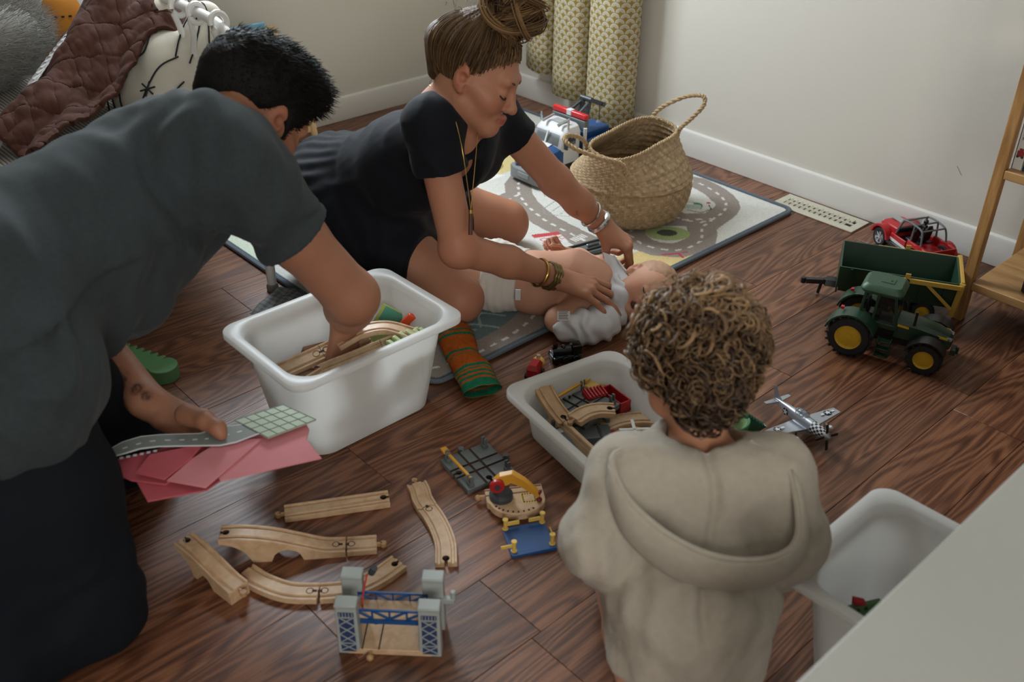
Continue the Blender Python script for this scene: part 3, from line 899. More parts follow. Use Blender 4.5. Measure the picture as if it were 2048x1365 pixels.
# bed
M_quilt = None
def make_bed():
    X, Y0, Y1 = 1.10, 2.12, 2.93
    t = thing('metal_bed', 'white metal bed with a curled foot rail behind the kneeling man', 'bed', (X, Y0, 0))
    l = lambda x, y, z: (x - X, y - Y0, z)
    foot = cr([l(X, Y0, .0), l(X, Y0, .30), l(X, Y0 + .004, .56), l(X, Y0 + .03, .64), l(X, Y0 + .09, .675), l(X, Y0 + .2, .685), l(X, (Y0 + Y1) / 2, .688), l(X, Y1 - .2, .685), l(X, Y1 - .06, .66), l(X, Y1, .58), l(X, Y1, .3), l(X, Y1, 0)], 6)
    MB().tube(foot, .0125, 12).build('foot_rail', M_metalw, t)
    for y in (Y0, Y1): MB().lathe([(.0145, 0), (.0155, .004), (.0155, .016), (.0135, .02)], 14, Matrix.Translation(l(X, y, 0))).build('foot_cap', mat('grey_rubber', '#8b8780', .6), t)
    for k, y in enumerate((2.20, 2.31, 2.40, 2.52, 2.64, 2.76, 2.86)):
        s = 1 if k % 2 else -1
        path = [l(X, y, .27), l(X, y, .42), l(X - .004, y + .008, .50), l(X - .012, y + .03 * s, .575), l(X - .014, y + .012 * s, .63)]
        ring = [l(X - .004 + .020 * math.cos(a), y + .004 * math.sin(a), .683 + .022 * math.sin(a)) for a in np.linspace(PI * 1.1, PI * 3.05, 16)]
        MB().tube(cr(path + ring[:1], 6)[:-1] + ring, .0075, 8).build('curled_bar', M_metalw, t)
    for y in (Y0, Y1): MB().bar(l(X, y, .258), l(X - 1.6, y, .258), .02, .04).build('side_rail', M_metalw, t)
    MB().bar(l(X, Y0, .27), l(X, Y1, .27), .02, .02).build('cross_rail', M_metalw, t)
    for y in (Y0, Y1): MB().tube([l(X - 1.6, y, 0), l(X - 1.6, y, .9)], .0125, 10).build('head_post', M_metalw, t)
    mt = Body().box(l(X - .80, (Y0 + Y1) / 2, .36), (.76, .36, .035), rd=.045)
    V, Q = mt.mesh(.02)
    mm = bpy.data.materials.new('ticking_sheet'); mm.use_nodes = True; nt = NT(mm)
    w = nt.new('ShaderNodeTexWave', wave_type='BANDS', bands_direction='X'); w.inputs['Scale'].default_value = 34.; w.inputs['Distortion'].default_value = .4
    nt.link(nt.coord('Object', (1, .6, 1)), w.inputs['Vector'])
    nt.color(nt.ramp(w.outputs['Fac'], [(.35, '#c0bdb4'), (.62, '#c6c3ba'), (.75, '#6d6b68')])); nt.bsdf.inputs['Roughness'].default_value = .9
    np_mesh('mattress', V, Q, mm, t)
    return t
make_bed()
# quilt draped over the foot rail and the bed
def quilt():
    n, m = 210, 150
    # centre line from the lower left of the bed up over the foot rail; a width of cloth either side
    cl = np.array(cr([(.60, 2.30, .46), (.72, 2.39, .52), (.84, 2.46, .585), (.95, 2.53, .645), (1.04, 2.60, .70), (1.10, 2.66, .735), (1.13, 2.69, .715), (1.14, 2.70, .66)], 30))
    arc = np.concatenate([[0], np.cumsum(np.linalg.norm(np.diff(cl, axis=0), axis=1))]); s = np.linspace(0, arc[-1], n)
    C = np.stack([np.interp(s, arc, cl[:, i]) for i in range(3)], 1)
    w = np.linspace(-1, 1, m)
    half = .15 + .07 * sstep(0, .3, s) - .03 * sstep(.5, .7, s)
    S, W = np.meshgrid(s, w, indexing='ij'); W = np.where(W > 0, W * .50, W * (.60 + .30 * sstep(.45, .62, S)))
    side = unit(np.array([-.42, .90, 0]))
    P = C[:, None, :] + side * (half[:, None, None] * W[..., None])
    q = np.stack([S.ravel(), W.ravel() * .22, 0 * S.ravel()], 1)
    f = wob(q, 3.2, 3) * .020 + wob(q * [1, 2.2, 1], 6., 4) * .010 + wob(q, 13., 8) * .005 + wob(q, 27., 18) * .0022
    # long folds along the drape, and quilting seams
    f += .020 * np.sin(W.ravel() * 7.5 + 1.2 * np.sin(S.ravel() * 5)) 
    d1 = (S.ravel() * 1.0 + W.ravel() * .22) / .105; d2 = (S.ravel() - W.ravel() * .22) / .105
    seam = np.exp(-(np.minimum(np.abs(d1 - np.round(d1)), np.abs(d2 - np.round(d2))) / .05) ** 2)
    f -= .0028 * seam
    droop = -.26 * np.abs(W) ** 2.6 * sstep(0, .2, S) * np.where(W < 0, 1.0, .75)
    P[..., 2] += f.reshape(n, m) + droop * np.where(W < 0, .62, .8)
    P[..., 2] = np.maximum(P[..., 2], .435 + .01 * np.sin(S * 40) * (S < arc[-1] * .75) - .02 * (S > arc[-1] * .8))
    P[..., 0] += (S > arc[-1] * .6) * .25 * f.reshape(n, m)
    col = np.array(lin('#47291f'))[None] * (1 + .10 * wob(q, 9., 2))[:, None] * (1 - .25 * seam[:, None])
    o = np_mesh('quilt', P.reshape(-1, 3), grid_mesh(m, n), mat('quilted_cotton', rough=.85, attr='tint', var=.08, scale=80., spec=.15, sheen=.04, bump=.25, bscale=700.), color=col)
    sd = o.modifiers.new('thickness', 'SOLIDIFY'); sd.thickness = .012
    return tag(o, 'brown quilted blanket draped over the white bed and its foot rail', 'blanket')
quilt()
# white sheet with a ruffled hem under the quilt
def ruffle():
    n = 160; m = 14
    path = np.array(cr([(.575, 2.315, .455), (.675, 2.42, .505), (.775, 2.50, .56), (.875, 2.56, .615), (.975, 2.625, .66)], 40)); path = path[np.linspace(0, len(path) - 1, n).astype(int)]
    V = []
    for i, p in enumerate(path):
        for k in range(m):
            v = k / (m - 1); ph = i / n * 2 * PI * 26
            V.append((p[0] - .040 * v + .008 * v * math.sin(ph), p[1] - .01 * v + .006 * v * math.cos(ph), p[2] - .02 * v + .011 * v * math.sin(ph + .6)))
    o = np_mesh('ruffled_sheet', V, grid_mesh(m, n), mat('white_cotton', '#c4c4c4', .9, .03)); sd = o.modifiers.new('t', 'SOLIDIFY'); sd.thickness = .002
    return tag(o, 'white sheet with a gathered ruffle showing at the edge of the brown quilt', 'sheet')
ruffle()
def cushion(outline, thick, h=.008, R=None, c=(0, 0, 0)):
    """inflated cushion from a list of overlapping (x, y, r) discs joined in chains"""
    pass
# grey fluffy cushion
def fluffy():
    B = Body().ell((0, 0, 0), (.235, .20, .10)); V, Q = B.mesh(.010, smooth=2)
    N = normals(V, Q)
    V = V + N * (wob(V, 4., 2) * .008)[:, None]
    t = thing('grey_cushion', 'round fluffy light grey cushion at the far left of the bed', 'cushion', (.66, 2.78, .56), rot=(-.55, .12, .5))
    np_mesh('cover', V, Q, mat('fluffy_grey', '#8d8b86', .95, .12, 40., sheen=.3), t)
    RN = np.random.default_rng(1); pick = RN.choice(len(V), 4500); p0 = V[pick]; nn = N[pick]
    tdir = np.cross(nn, [0.2, .3, 1]); paths = []
    for u in np.linspace(0, 1, 5): paths.append(p0 + nn * (.016 * u) + (np.array([.02, -.03, 0]) + RN.normal(0, .006, p0.shape)) * u ** 1.5)
    V2, Q2 = tubes(np.stack(paths, 1), .0009, 3)
    o = np_mesh('pile', V2, Q2, mat('fluffy_tips', '#96948e', .95, .15, 40.), t); o['kind'] = 'stuff'
fluffy()
# orange tent cushion
def tent():
    t = thing('tent_cushion', 'orange cushion printed with black marks and a white top at the back of the bed', 'cushion', (.985, 2.90, .45), rot=(-.25, 0, -.35))
    def slab(name, w0, w1, z0, z1, m, th=.05):
        B = []
        n, k = 26, 18; V = []
        for s in (-1, 1):
            for i in range(k):
                v = i / (k - 1); w = w0 + (w1 - w0) * v
                for j in range(n):
                    u = -1 + 2 * j / (n - 1)
                    V.append((u * w / 2, s * th * ((1 - u * u) * (1 - (2 * v - 1) ** 4)) ** .5, z0 + (z1 - z0) * v))
        q = grid_mesh(n, k); Q = np.concatenate([q, q[:, ::-1] + n * k])
        return np_mesh(name, V, Q, m, t)
    slab('orange_front', .21, .10, 0, .20, mat('orange_cotton', '#c47f2c', .85, .06), .045)
    slab('white_side', .30, .10, -.02, .22, mat('white_cotton'), .035)
    mk = MB()
    for k in range(7):
        x = -.075 + .025 * k
        mk.box((x, -.046, .012), (.010, .004, .006)); mk.box((x * .75, -.046, .125), (.008, .004, .005))
        for s in (-1, 1): mk.bar((x * .88, -.047, .06), (x * .88 + .010, -.047, .06 + s * .014), .004, .006)
    mk.build('print', mat('black_print', '#181818', .8), t)
tent()
# cactus cushion
def cactus():
    t = thing('cactus_cushion', 'white cactus shaped cushion with black embroidered lines leaning on the bed rail', 'cushion', (1.015, 2.375, .45)); t.scale = (1.18, 1.18, 1.18)
    e1 = unit(A3(.737, -.676, 0)); e3 = unit(A3(-.62, -.68, .62)); e3 = unit(e3 - e1 * (e3 @ e1)); e2 = np.cross(e3, e1)
    if e2[2] < 0: e2 = -e2
    P = lambda x, y, z=0: e1 * x + e2 * y + e3 * z
    B = Body()
    B.chain([P(0, -.03), P(.0, .08), P(-.005, .10)], [.075, .07, .066], .02)      # trunk
    B.chain([P(-.055, .02), P(-.085, .08), P(-.070, .15), P(-.028, .205)], [.06, .060, .05, .032], .015)   # left arm
    B.chain([P(.045, .05), P(.065, .14), P(.075, .195)], [.05, .046, .036], .012)
    V, Q = B.mesh(.006, smooth=2)
    o = np_mesh('cover', V, Q, mat('cream_cotton', '#c2bcae', .9, .04, 30., .15, 500.), t)
    mk = MB()
    lines = [[(-.12, -.02), (-.135, .06), (-.12, .13), (-.085, .19), (-.03, .225)], [(-.10, -.05), (-.11, .04), (-.09, .11), (-.05, .16), (-.012, .19)], [(-.075, -.06), (-.085, .03), (-.06, .08), (-.03, .1), (-.022, .15)],
             [(-.05, -.08), (-.03, .0), (.0, .06), (.04, .09)], [(-.02, -.09), (.01, -.02), (.05, .04)], [(.01, -.09), (.04, -.04), (.06, .0)], [(.035, .09), (.04, .16), (.07, .215), (.09, .19), (.098, .10)], [(.06, .08), (.075, .15), (.075, .2)]]
    # press each line onto the cushion's front
    loc = np.stack([V @ e1, V @ e2, V @ e3], 1)
    def front(x, y):
        d = (loc[:, 0] - x) ** 2 + (loc[:, 1] - y) ** 2; c = np.argsort(d)[:14]; return loc[c, 2].max()
    for ln in lines:
        pts = [P(x, y, front(x, y) + .0008) for x, y, _ in cr([(a, b, 0) for a, b in ln], 8)]
        mk.tube(pts, .0019, 5)
    for (x, y) in ((-.03, .195), (-.115, .12), (-.085, .06), (-.13, .03), (-.02, .02), (.07, .19)):
        for k in range(3):
            a = k * PI / 3 + .3; dx, dy = .016 * math.cos(a), .016 * math.sin(a)
            mk.tube([P(x - dx, y - dy, front(x, y) + .002), P(x + dx, y + dy, front(x, y) + .002)], .0019, 5)
    mk.build('embroidery', MATS['black_print'], t)
cactus()
# wooden book rack beside the back wall
def rack():
    t = thing('book_rack', 'small pale pine book rack with round legs beside the back wall', 'rack', (1.56, 2.90, 0))
    l = lambda x, y, z: (x - 1.56, y - 2.90, z)
    for (x0, y0, x1, y1, h) in ((1.705, 2.825, 1.682, 2.835, .27), (1.32, 2.825, 1.335, 2.835, .27), (1.70, 2.985, 1.682, 3.0, .415), (1.32, 2.985, 1.335, 3.0, .415)):
        MB().tube([l(x0, y0, 0), l(x1, y1, h)], [.0115, .0135], 14).build('leg', M_rack, t)
    MB().bar(l(1.325, 2.832, .125), l(1.695, 2.832, .125), .016, .055).build('front_rail', M_rack, t, bevel=.002)
    MB().bar(l(1.325, 2.99, .22), l(1.695, 2.99, .22), .016, .055).build('back_rail', M_rack, t, bevel=.002)
    for x in (1.33, 1.688): MB().bar(l(x, 2.835, .125), l(x, 2.99, .13), .014, .05).build('side_rail', M_rack, t, bevel=.002)
    MB().box(l(1.51, 2.91, .106), (.35, .14, .008)).build('base_board', M_rack, t)
rack()
def slabbook(label, x, y, z, w, h, th, c, tilt):
    t = thing('picture_book', label, 'book', (x, y, z), rot=(-tilt, 0, 0))
    MB().box((0, 0, h / 2), (w, th, h)).build('cover', c, t, bevel=.004)
    MB().box((0, 0, h / 2 + .001), (w - .008, th - .005, h - .003)).build('pages', MATS['paper'], t)
slabbook('pale blue picture book standing in the pine book rack', 1.50, 2.955, .1105, .27, .335, .012, mat('pale_blue_card', '#6f9fb6', .5), .03)
slabbook('green picture book low in the pine book rack', 1.575, 2.90, .1105, .17, .055, .010, mat('sage_card', '#7d977f', .5), .05)
# cloth on the floor by the bed foot
def floorcloth():
    n = 60; g = np.linspace(-1, 1, n); X, Y = np.meshgrid(g, g); P = np.stack([X.ravel() * .075, Y.ravel() * .05, np.zeros(n * n)], 1)
    z = .012 + .009 * wob(P, 9., 6) + .004 * wob(P, 22., 7); P[:, 2] = np.maximum(z, .001) * (1 - .6 * np.maximum(np.abs(X.ravel()), np.abs(Y.ravel())) ** 6) + .001
    chk = ((np.floor(P[:, 0] / .008) % 2) + (np.floor(P[:, 1] / .008) % 2)) * .5
    col = np.array(lin('#8f9292'))[None] * (1.15 - .6 * chk)[:, None]
    o = np_mesh('checked_cloth', P, grid_mesh(n, n), mat('checked_cotton', rough=.9, attr='tint', spec=.1), color=col)
    o.location = (1.075, 2.03, 0); o.rotation_euler = (0, 0, .5); sd = o.modifiers.new('t', 'SOLIDIFY'); sd.thickness = .0015; sd.offset = 1
    tag(o, 'crumpled grey checked cloth on the floor by the bed leg', 'cloth')
floorcloth()

make_bin('large white translucent bin holding wooden tracks, beside the kneeling man', (.943, 1.53, 0), 0, .23)
make_bin('shallow white bin of mixed train toys beside the curly haired toddler', (1.262, 1.043, 0), math.radians(80), .10)
make_bin('nearly empty large white bin tucked under the white table', (1.165, .305, 0), PI / 2, .23)
# ------------------------------------------------------------------ toys
M_beech = wood_mat('beech', '#b59270', '#ccae8c', .45, (30, 30, 30))
M_beechd = wood_mat('darker_beech', '#a57f58', '#b8946c', .5, (30, 30, 30))  # darker beech tone for pegs and one wide track
M_hole = mat('hole_dark', '#3a2a20', .9)
M_grey = mat('grey_plastic', '#5e6465', .45, .03)
M_greyd = mat('dark_grey_plastic', '#363b40', .4, .03)
M_lgrey = mat('pale_grey_plastic', '#9aa09d', .45, .03)
M_yel = mat('amber_plastic', '#d69a2c', .4, .03)
M_yel2 = mat('pale_yellow_plastic', '#d3b055', .4, .03)
M_red = mat('red_paint', '#a81c22', .35, .04)
M_blue = mat('blue_plastic', '#17487f', .35, .03)
M_blk = mat('black_plastic', '#141517', .35, .03)
M_rub = mat('black_rubber', '#17181a', .7, .05)
M_grn = mat('tractor_green', '#1f3a2a', .35, .03)
M_yw = mat('wheel_yellow', '#c9a22c', .4, .03)
M_chrome = mat('chrome', '#b9bcc0', .2, .01, metal=1.)
M_silver = mat('silver_paint', '#9fa2a8', .32, .03, metal=.6)
M_whp = mat('toy_white', '#cfd1d2', .4, .01)
def glassy(name, c, rough=.1, alpha=.45):
    return mat(name, c, rough, .01, alpha=alpha)
M_win = glassy('smoked_window', '#1b2023', .08, .55)
M_clear = glassy('clear_plastic', '#c8ced2', .1, .28)

def carve(o, cutter):
    """boolean difference baked into the mesh"""
    c = cutter.build('cutter', M_hole)
    md = o.modifiers.new('b', 'BOOLEAN'); md.object = c; md.operation = 'DIFFERENCE'; md.solver = 'EXACT'; md.use_self = True
    md.material_mode = 'TRANSFER'
    c.matrix_world = Matrix(); bpy.context.view_layer.update()
    par = o.parent; o.parent = None; bpy.context.view_layer.update()
    me = bpy.data.meshes.new_from_object(o.evaluated_get(bpy.context.evaluated_depsgraph_get()))
    o.modifiers.remove(md); old = o.data; me.name = o.name; o.data = me
    bpy.data.meshes.remove(old); bpy.data.objects.remove(c); o.parent = par
    return o
def frames_of(pts, roll=0.):
    P = [np.array(p, float) for p in pts]; F = []
    for i in range(len(P)):
        t = unit(P[min(i + 1, len(P) - 1)] - P[max(i - 1, 0)]); s_ = unit(np.cross(t, [0, 0, 1.])); u = np.cross(s_, t)
        F.append((P[i], s_, u, t))
    return F
TP = [(-.02, -.012), (.02, -.012), (.02, 0), (.0155, 0), (.0155, -.003), (.0095, -.003), (.0095, 0), (-.0095, 0), (-.0095, -.003), (-.0155, -.003), (-.0155, 0), (-.02, 0)]
def track(label, path, peg=0, hole=-1, ramp=None, m=None, n=8, group=None, cat='toy track', joint=None, name='wooden_track'):
    """grooved wooden rail swept along the path (top centre line, world coordinates); peg / hole: 0 start, -1 end, None"""
    m = m or M_beech
    base = np.array(path[0], float); base[2] = min(p[2] for p in path) - .012 if ramp is None else 0.
    t = thing(name, label, cat, tuple(base), group=group)
    P = [np.array(p) - base for p in (cr(path, n) if len(path) > 2 else path)]
    F = frames_of(P)
    o = MB().sweep(TP, [(f[0], f[1], f[2]) for f in F]).build('rail', m, t, bevel=.0007, seg=1)
    if ramp:
        # solid side body under the rail with arches cut out: list of (start, end, height) fractions
        sb = MB(); top = [(f[0], f[1]) for f in F]; N = len(F)
        for i in range(N - 1):
            u = (i + .5) / (N - 1)
            zb0 = zb1 = 0.
            def bot(uu):
                for (a, b, h, kind) in ramp:
                    if a <= uu <= b:
                        if kind == 'arch': return h * math.sqrt(max(0, 1 - ((uu - (a + b) / 2) / ((b - a) / 2)) ** 2))
                        if kind == 'open0': return h * math.sqrt(max(0, 1 - ((uu - a) / (b - a)) ** 2))
                        if kind == 'open1': return h * math.sqrt(max(0, 1 - ((b - uu) / (b - a)) ** 2))
                return 0.
            fr = []
            for j in (i, i + 1):
                p, s_ = top[j]; zb = min(bot(j / (N - 1)), p[2] - .0125); zt = p[2] - .0118
                fr.append([p * [1, 1, 0] + s_ * .0195 + [0, 0, zb], p * [1, 1, 0] - s_ * .0195 + [0, 0, zb], p * [1, 1, 0] - s_ * .0195 + [0, 0, zt], p * [1, 1, 0] + s_ * .0195 + [0, 0, zt]])
            sb.add(fr[0] + fr[1], [(0, 1, 5, 4), (3, 7, 6, 2), (1, 2, 6, 5), (0, 4, 7, 3)] + ([(0, 3, 2, 1)] if i == 0 else []) + ([(4, 5, 6, 7)] if i == N - 2 else []))
        sb.build('side_body', m, t)
    def endframe(e):
        f = F[0] if e == 0 else F[-1]; d = -f[3] if e == 0 else f[3]; return f[0], f[1], f[2], d
    if hole is not None:
        p, s_, u, d = endframe(hole); c = MB()
        c.cyl(p - d * .011 + u * .004, p - d * .011 - u * .02, .0062, n=18); c.bar(p - d * .011 - u * .006, p + d * .006 - u * .006, .0052, .03, u)
        carve(o, c)
    if peg is not None:
        p, s_, u, d = endframe(peg); b = MB()
        b.bar(p - d * .001 - u * .0065, p + d * .010 - u * .0065, .0045, .009, u); b.cyl(p + d * .012 - u * .002, p + d * .012 - u * .0115, .0058, n=18)
        b.build('peg', M_beechd, t, bevel=.0006, seg=1)
    if joint:
        for (k, i, sgn) in joint:   # visible peg of the next piece locked in its socket
            f = F[int(k * (len(F) - 1))]; d = f[3] * sgn; p = f[0] + f[2] * .0002
            r = MB(); 
            ring = [(p + d * .008 + (f[1] * math.cos(a) + d * math.sin(a)) * .0062) for a in np.linspace(0, 2 * PI, 18, endpoint=False)]
            r.tube(ring, .0007, 4, closed=True)
            r.bar(p - d * .004, p + d * .004, .0045, .0009, f[2]); r.build('joint_seam', M_hole, t)
    return t
zt = .012
track('straight wooden track lying alone below the big bin', [(.654, 1.336, zt), (.828, 1.238, zt)], 0, -1)
track('rising wooden track with an arch cut under its high end', [(.516, 1.318, .057), (.549, 1.291, .0565), (.59, 1.259, .047), (.63, 1.228, .030), (.66, 1.206, .0165), (.69, 1.184, .013)], None, 0, ramp=[(0, .24, .045, 'open0'), (.38, .60, .026, 'arch')], joint=[(.97, 0, -1)])
track('short straight wooden track joined to the low end of the arched track', [(.692, 1.183, zt), (.736, 1.152, zt)], -1, None, joint=[(0., 0, 1)])
track('S-shaped wooden track, upper piece with the peg', [(.893, 1.236, zt), (.885, 1.214, zt), (.874, 1.193, zt), (.866, 1.168, zt)], 0, None)
track('S-shaped wooden track, longer lower piece curving to the left', [(.865, 1.166, zt), (.859, 1.14, zt), (.847, 1.105, zt), (.828, 1.066, zt), (.797, 1.026, zt)], None, -1, joint=[(0.02, 0, 1)])
track('wooden ramp track standing at the far left of the loose tracks', [(.463, 1.352, .056), (.469, 1.315, .053), (.476, 1.275, .042), (.482, 1.235, .031), (.486, 1.205, .029)], -1, 0, ramp=[(0, .28, .04, 'open0'), (.36, .60, .022, 'arch')])
track('curved wooden track running down from the ramp track', [(.521, 1.25, zt), (.531, 1.205, zt), (.553, 1.158, zt), (.590, 1.121, zt)], None, None, joint=[(.96, 0, -1)])
track('curved wooden track passing behind the lifting bridge', [(.592, 1.119, zt), (.635, 1.091, zt), (.685, 1.082, zt), (.738, 1.086, zt)], None, -1, joint=[(0.02, 0, 1)])

# lifting bridge
def bridge():
    t = thing('lifting_bridge', 'toy lifting bridge with four grey and blue lattice towers and a red cord', 'toy bridge', (.632, .962, 0), -PI / 4)
    W, D = .158, .078   # along local x (front edge), local y away
    b = MB().box((0, .0, .006), (W - .02, D, .012)).build('base', M_beech, t, bevel=.0012)
    MB().box((-.045, 0, .0125), (.002, D, .001)).box((-.018, 0, .0125), (.002, D, .001)).build('groove', M_hole, t)  # flat dark strips, the shade of rail grooves put into colour
    MB().cyl((-.031, .020, .0118), (-.031, .020, .0128), .0065, n=18).build('socket', M_hole, t)  # flat dark disc in place of a shaded peg hole
    pg = MB().bar((-.031, -D / 2, .006), (-.031, -D / 2 - .008, .006), .0045, .009).ball((-.031, -D / 2 - .011, .006), .0062); pg.build('peg', M_beechd, t)
    M_lat = mat('lattice_navy', '#27375c', .5, .05)
    for sx in (-1, 1):
        for sy in (-1, 1):
            x, y = sx * .066, sy * .028
            H = .105 if sy < 0 else .112
            g = MB().box((x, y, H / 2), (.034 * 1.08, .022, H), taper=(.92, .92)).box((x, y, H + .002), (.036, .024, .007))
            g.build('tower', M_lgrey, t, bevel=.002)
            if sy < 0:
                yy = y - .0116; l = MB().box((x, yy + .0006, .044), (.024, .0016, .074), rotm(rx=-.008)).box((x, yy + .0010, .090), (.025, .0016, .009), rotm(rx=-.008))
                l.build('blue_panel', M_lat, t)
                z = MB()
                for k in range(3):
                    z0 = .028 + k * .0195
                    for s in (-1, 1): z.bar((x - .012 * s, yy - .0006, z0), (x + .012 * s, yy - .0004, z0 + .0185), .0016, .0014, (0, 1, 0))
                z.bar((x - .013, yy - .0006, .0265), (x + .013, yy - .0006, .0265), .0018, .0014)
                for s in (-1, 1): z.bar((x - .012 * s, yy - .0006, .010), (x + .012 * s, yy - .0006, .025), .0016, .0014, (0, 1, 0))
                for q in range(-2, 3): z.box((x + q * .005, yy, .090), (.0012, .001, .009))
                z.build('lattice', M_lgrey, t)
            else:
                MB().box((x, y - .0135, H * .52), (.026, .006, H * .3)).build('guide_block', M_lgrey, t, bevel=.001)
    MB().box((.090, .018, .072), (.022, .010, .010)).cyl((.099, .018, .072), (.099, .018, .092), .0045, n=12).build('crank', M_lgrey, t, bevel=.001)
    # raised deck
    zD = .062
    MB().box((0, 0, zD), (.118, .034, .010)).build('deck', M_beech, t, bevel=.001)
    for s in (-1, 1):
        y = s * .019; tr = MB(); L_ = .116
        tr.box((0, y, zD - .006), (L_, .003, .009)).box((0, y, zD + .019), (L_, .003, .004))
        for k in range(5): tr.box((-L_ / 2 + .002 + k * (L_ - .004) / 4, y, zD + .008), (.003, .003, .022))
        for k in range(4):
            xa = -L_ / 2 + .002 + k * (L_ - .004) / 4; xb = xa + (L_ - .004) / 4
            if k < 2: tr.bar((xa, y, zD + .018), (xb, y, zD), .003, .003, (0, 1, 0))
            else: tr.bar((xa, y, zD), (xb, y, zD + .018), .003, .003, (0, 1, 0))
        tr.build('truss', M_blue, t)
    MB().tube(cr([(-.040, .022, .118), (-.044, .014, .10), (-.047, .002, .082), (-.046, -.004, zD + .005)], 6), .0016, 6).build('red_cord', mat('red_cord', '#b3252c', .7), t)
    MB().cyl((-.036, .036, .108), (-.030, .034, .122), .006, n=12).build('pulley', M_greyd, t)
bridge()

# grey level crossings with amber barriers (one on the floor, one in the shallow bin)
def crossing(label, loc, rot):
    t = thing('level_crossing', label, 'toy crossing', loc, rot=rot)
    S = .056
    o = MB().prism([(-S, -S), (S, -S), (S, S), (-S, S)], 0, .012).build('base', M_grey, t, bevel=.001)
    c = MB()
    for y in (-.0125, .0125): c.box((0, y, .0115), (.2, .005, .006))
    for x in (-.0125, .0125): c.box((x, 0, .0118), (.005, .2, .003))
    c.cyl((-S + .012, .0, -.01), (-S + .012, .0, .02), .0062, n=16).bar((-S + .012, 0, .005), (-S - .01, 0, .005), .005, .03)
    c.cyl((0, -S + .012, -.01), (0, -S + .012, .02), .0062, n=16).bar((0, -S + .012, .005), (0, -S - .01, .005), .005, .03)
    carve(o, c)
    for (x, y) in ((S, 0), (0, S)):
        d = A3(x, y, 0) / S * .012
        MB().bar((x, y, .006), (x + d[0] * .9, y + d[1] * .9, .006), .0045, .009).cyl((x + d[0], y + d[1], .001), (x + d[0], y + d[1], .011), .006, n=14).build('peg', M_grey, t)
    for (x, y) in ((-.043, .045), (.043, .045), (.043, -.045), (-.043, -.045)):
        pb = MB().box((x, y, .015), (.011, .014, .007))
        for s in (-1, 1): pb.box((x, y + s * .0045, .025), (.008, .0035, .020))
        pb.build('barrier_post', M_grey, t, bevel=.001)
    a = MB().bar((-.043, .056, .0285), (-.043, -.050, .0305), .006, .005, mi=0).box((-.043, .058, .029), (.013, .016, .006))
    a.build('barrier_arm', M_yel, t, bevel=.0008)
    return t
crossing('grey toy level crossing with an amber barrier on the wood floor', (1.018, 1.195, 0), (0, 0, math.radians(-10)))

# crane on a wooden quay
def crane():
    t = thing('toy_crane', 'amber toy crane with a red winding wheel on a rounded wooden base', 'toy crane', (1.0, 1.065, 0), math.radians(-33))
    poly = [(-.055, .032), (.058, .032), (.058, -.008)] + [(.004 + .054 * math.cos(a), -.008 + .040 * math.sin(a)) for a in np.linspace(-.15, -PI + .1, 14)] + [(-.055, -.006)]
    MB().prism(poly, .006, .022).build('quay_base', M_beech, t, bevel=.0015)
    MB().prism([(x * .82, y * .82) for x, y in poly], 0, .006).build('base_foot', M_blk, t)
    MB().box((0, .027, .0222), (.112, .003, .001)).box((0, .012, .0222), (.112, .003, .001)).build('groove', mat('brown_line', '#7c4a35', .6), t)
    MB().cyl((.040, .020, .0222), (.040, .020, .0228), .0055, n=14).build('socket', M_hole, t)  # dark disc laid on the quay as the shade of a peg hole
    hz = MB()
    for (x, y) in [(.016 + .005 * k, .006) for k in range(5)] + [(.016 + .005 * k, -.017) for k in range(5)]: hz.box((x, y, .0223), (.0028, .003, .0008))
    for k in range(5):
        for x in (.015, .038): hz.box((x, .003 - .0045 * k, .0223), (.003, .0026, .0008))
    for k in range(9):
        a = -2.75 + k * .22; hz.box((.004 + .047 * math.cos(a), -.008 + .034 * math.sin(a), .0223), (.004, .003, .0008), rotm(rz=a))
    hz.build('hazard_marks', M_blk, t)['kind'] = 'stuff'
    yl = MB()
    for x in (.0185,): yl.box((.0265, -.0055, .0221), (.030, .030, .0004))
    yl.build('loading_square', M_yel2, t)
    MB().box((.0265, -.0055, .0225), (.017, .016, .0004)).build('bare_square', M_beech, t)
    MB().lathe([(.023, .022), (.023, .031), (.021, .033), (.0165, .036), (.0155, .058), (.0, .058)], 24, Matrix.Translation((-.026, .004, 0))).build('pedestal', M_greyd, t)
    # arm: bent boom
    sec = []
    path = [(-.032, .004, .056), (-.022, .003, .068), (-.006, .0, .074), (.014, -.007, .064), (.036, -.016, .046), (.044, -.019, .036)]
    hs = [.026, .026, .024, .018, .012, .008]
    F = []
    for i, p in enumerate(path):
        a = A3(*path[max(i - 1, 0)]); b = A3(*path[min(i + 1, len(path) - 1)]); d = unit(b - a); s_ = unit(np.cross(d, [0, 0, 1])); u = np.cross(s_, d)
        F.append((A3(*p), s_ * (.0085 - .0008 * i), u * hs[i] * .5))
    MB().sweep([(-1, -1), (1, -1), (1, 1), (-1, 1)], F).build('boom', M_yel, t, bevel=.0015)
    for s in (1,):
        w = MB().lathe([(.0, -.005), (.013, -.005), (.0145, -.003), (.0145, .003), (.013, .005), (0, .005)], 22, Matrix.Translation((-.036, -.009, .062)) @ rotm(rx=PI / 2))
        w.build('winding_wheel', M_red, t)
    MB().cyl((-.036, -.006, .062), (-.036, .002, .062), .004, n=10).cyl((-.036, -.0145, .062), (-.036, -.0155, .062), .006, n=14).build('axle', M_greyd, t)
    MB().cyl((.044, -.019, .037), (.044, -.019, .030), .0012, n=6).ball((.044, -.019, .027), .006, rad=(1, 1, .8)).cyl((.041, -.022, .043), (.046, -.015, .043), .004, n=10).build('hook', mat('dark_red', '#6f1418', .4), t)
    MB().bar((-.055, .020, .012), (-.066, .020, .012), .0045, .009).ball((-.069, .020, .012), .0062).build('peg', M_beechd, t)
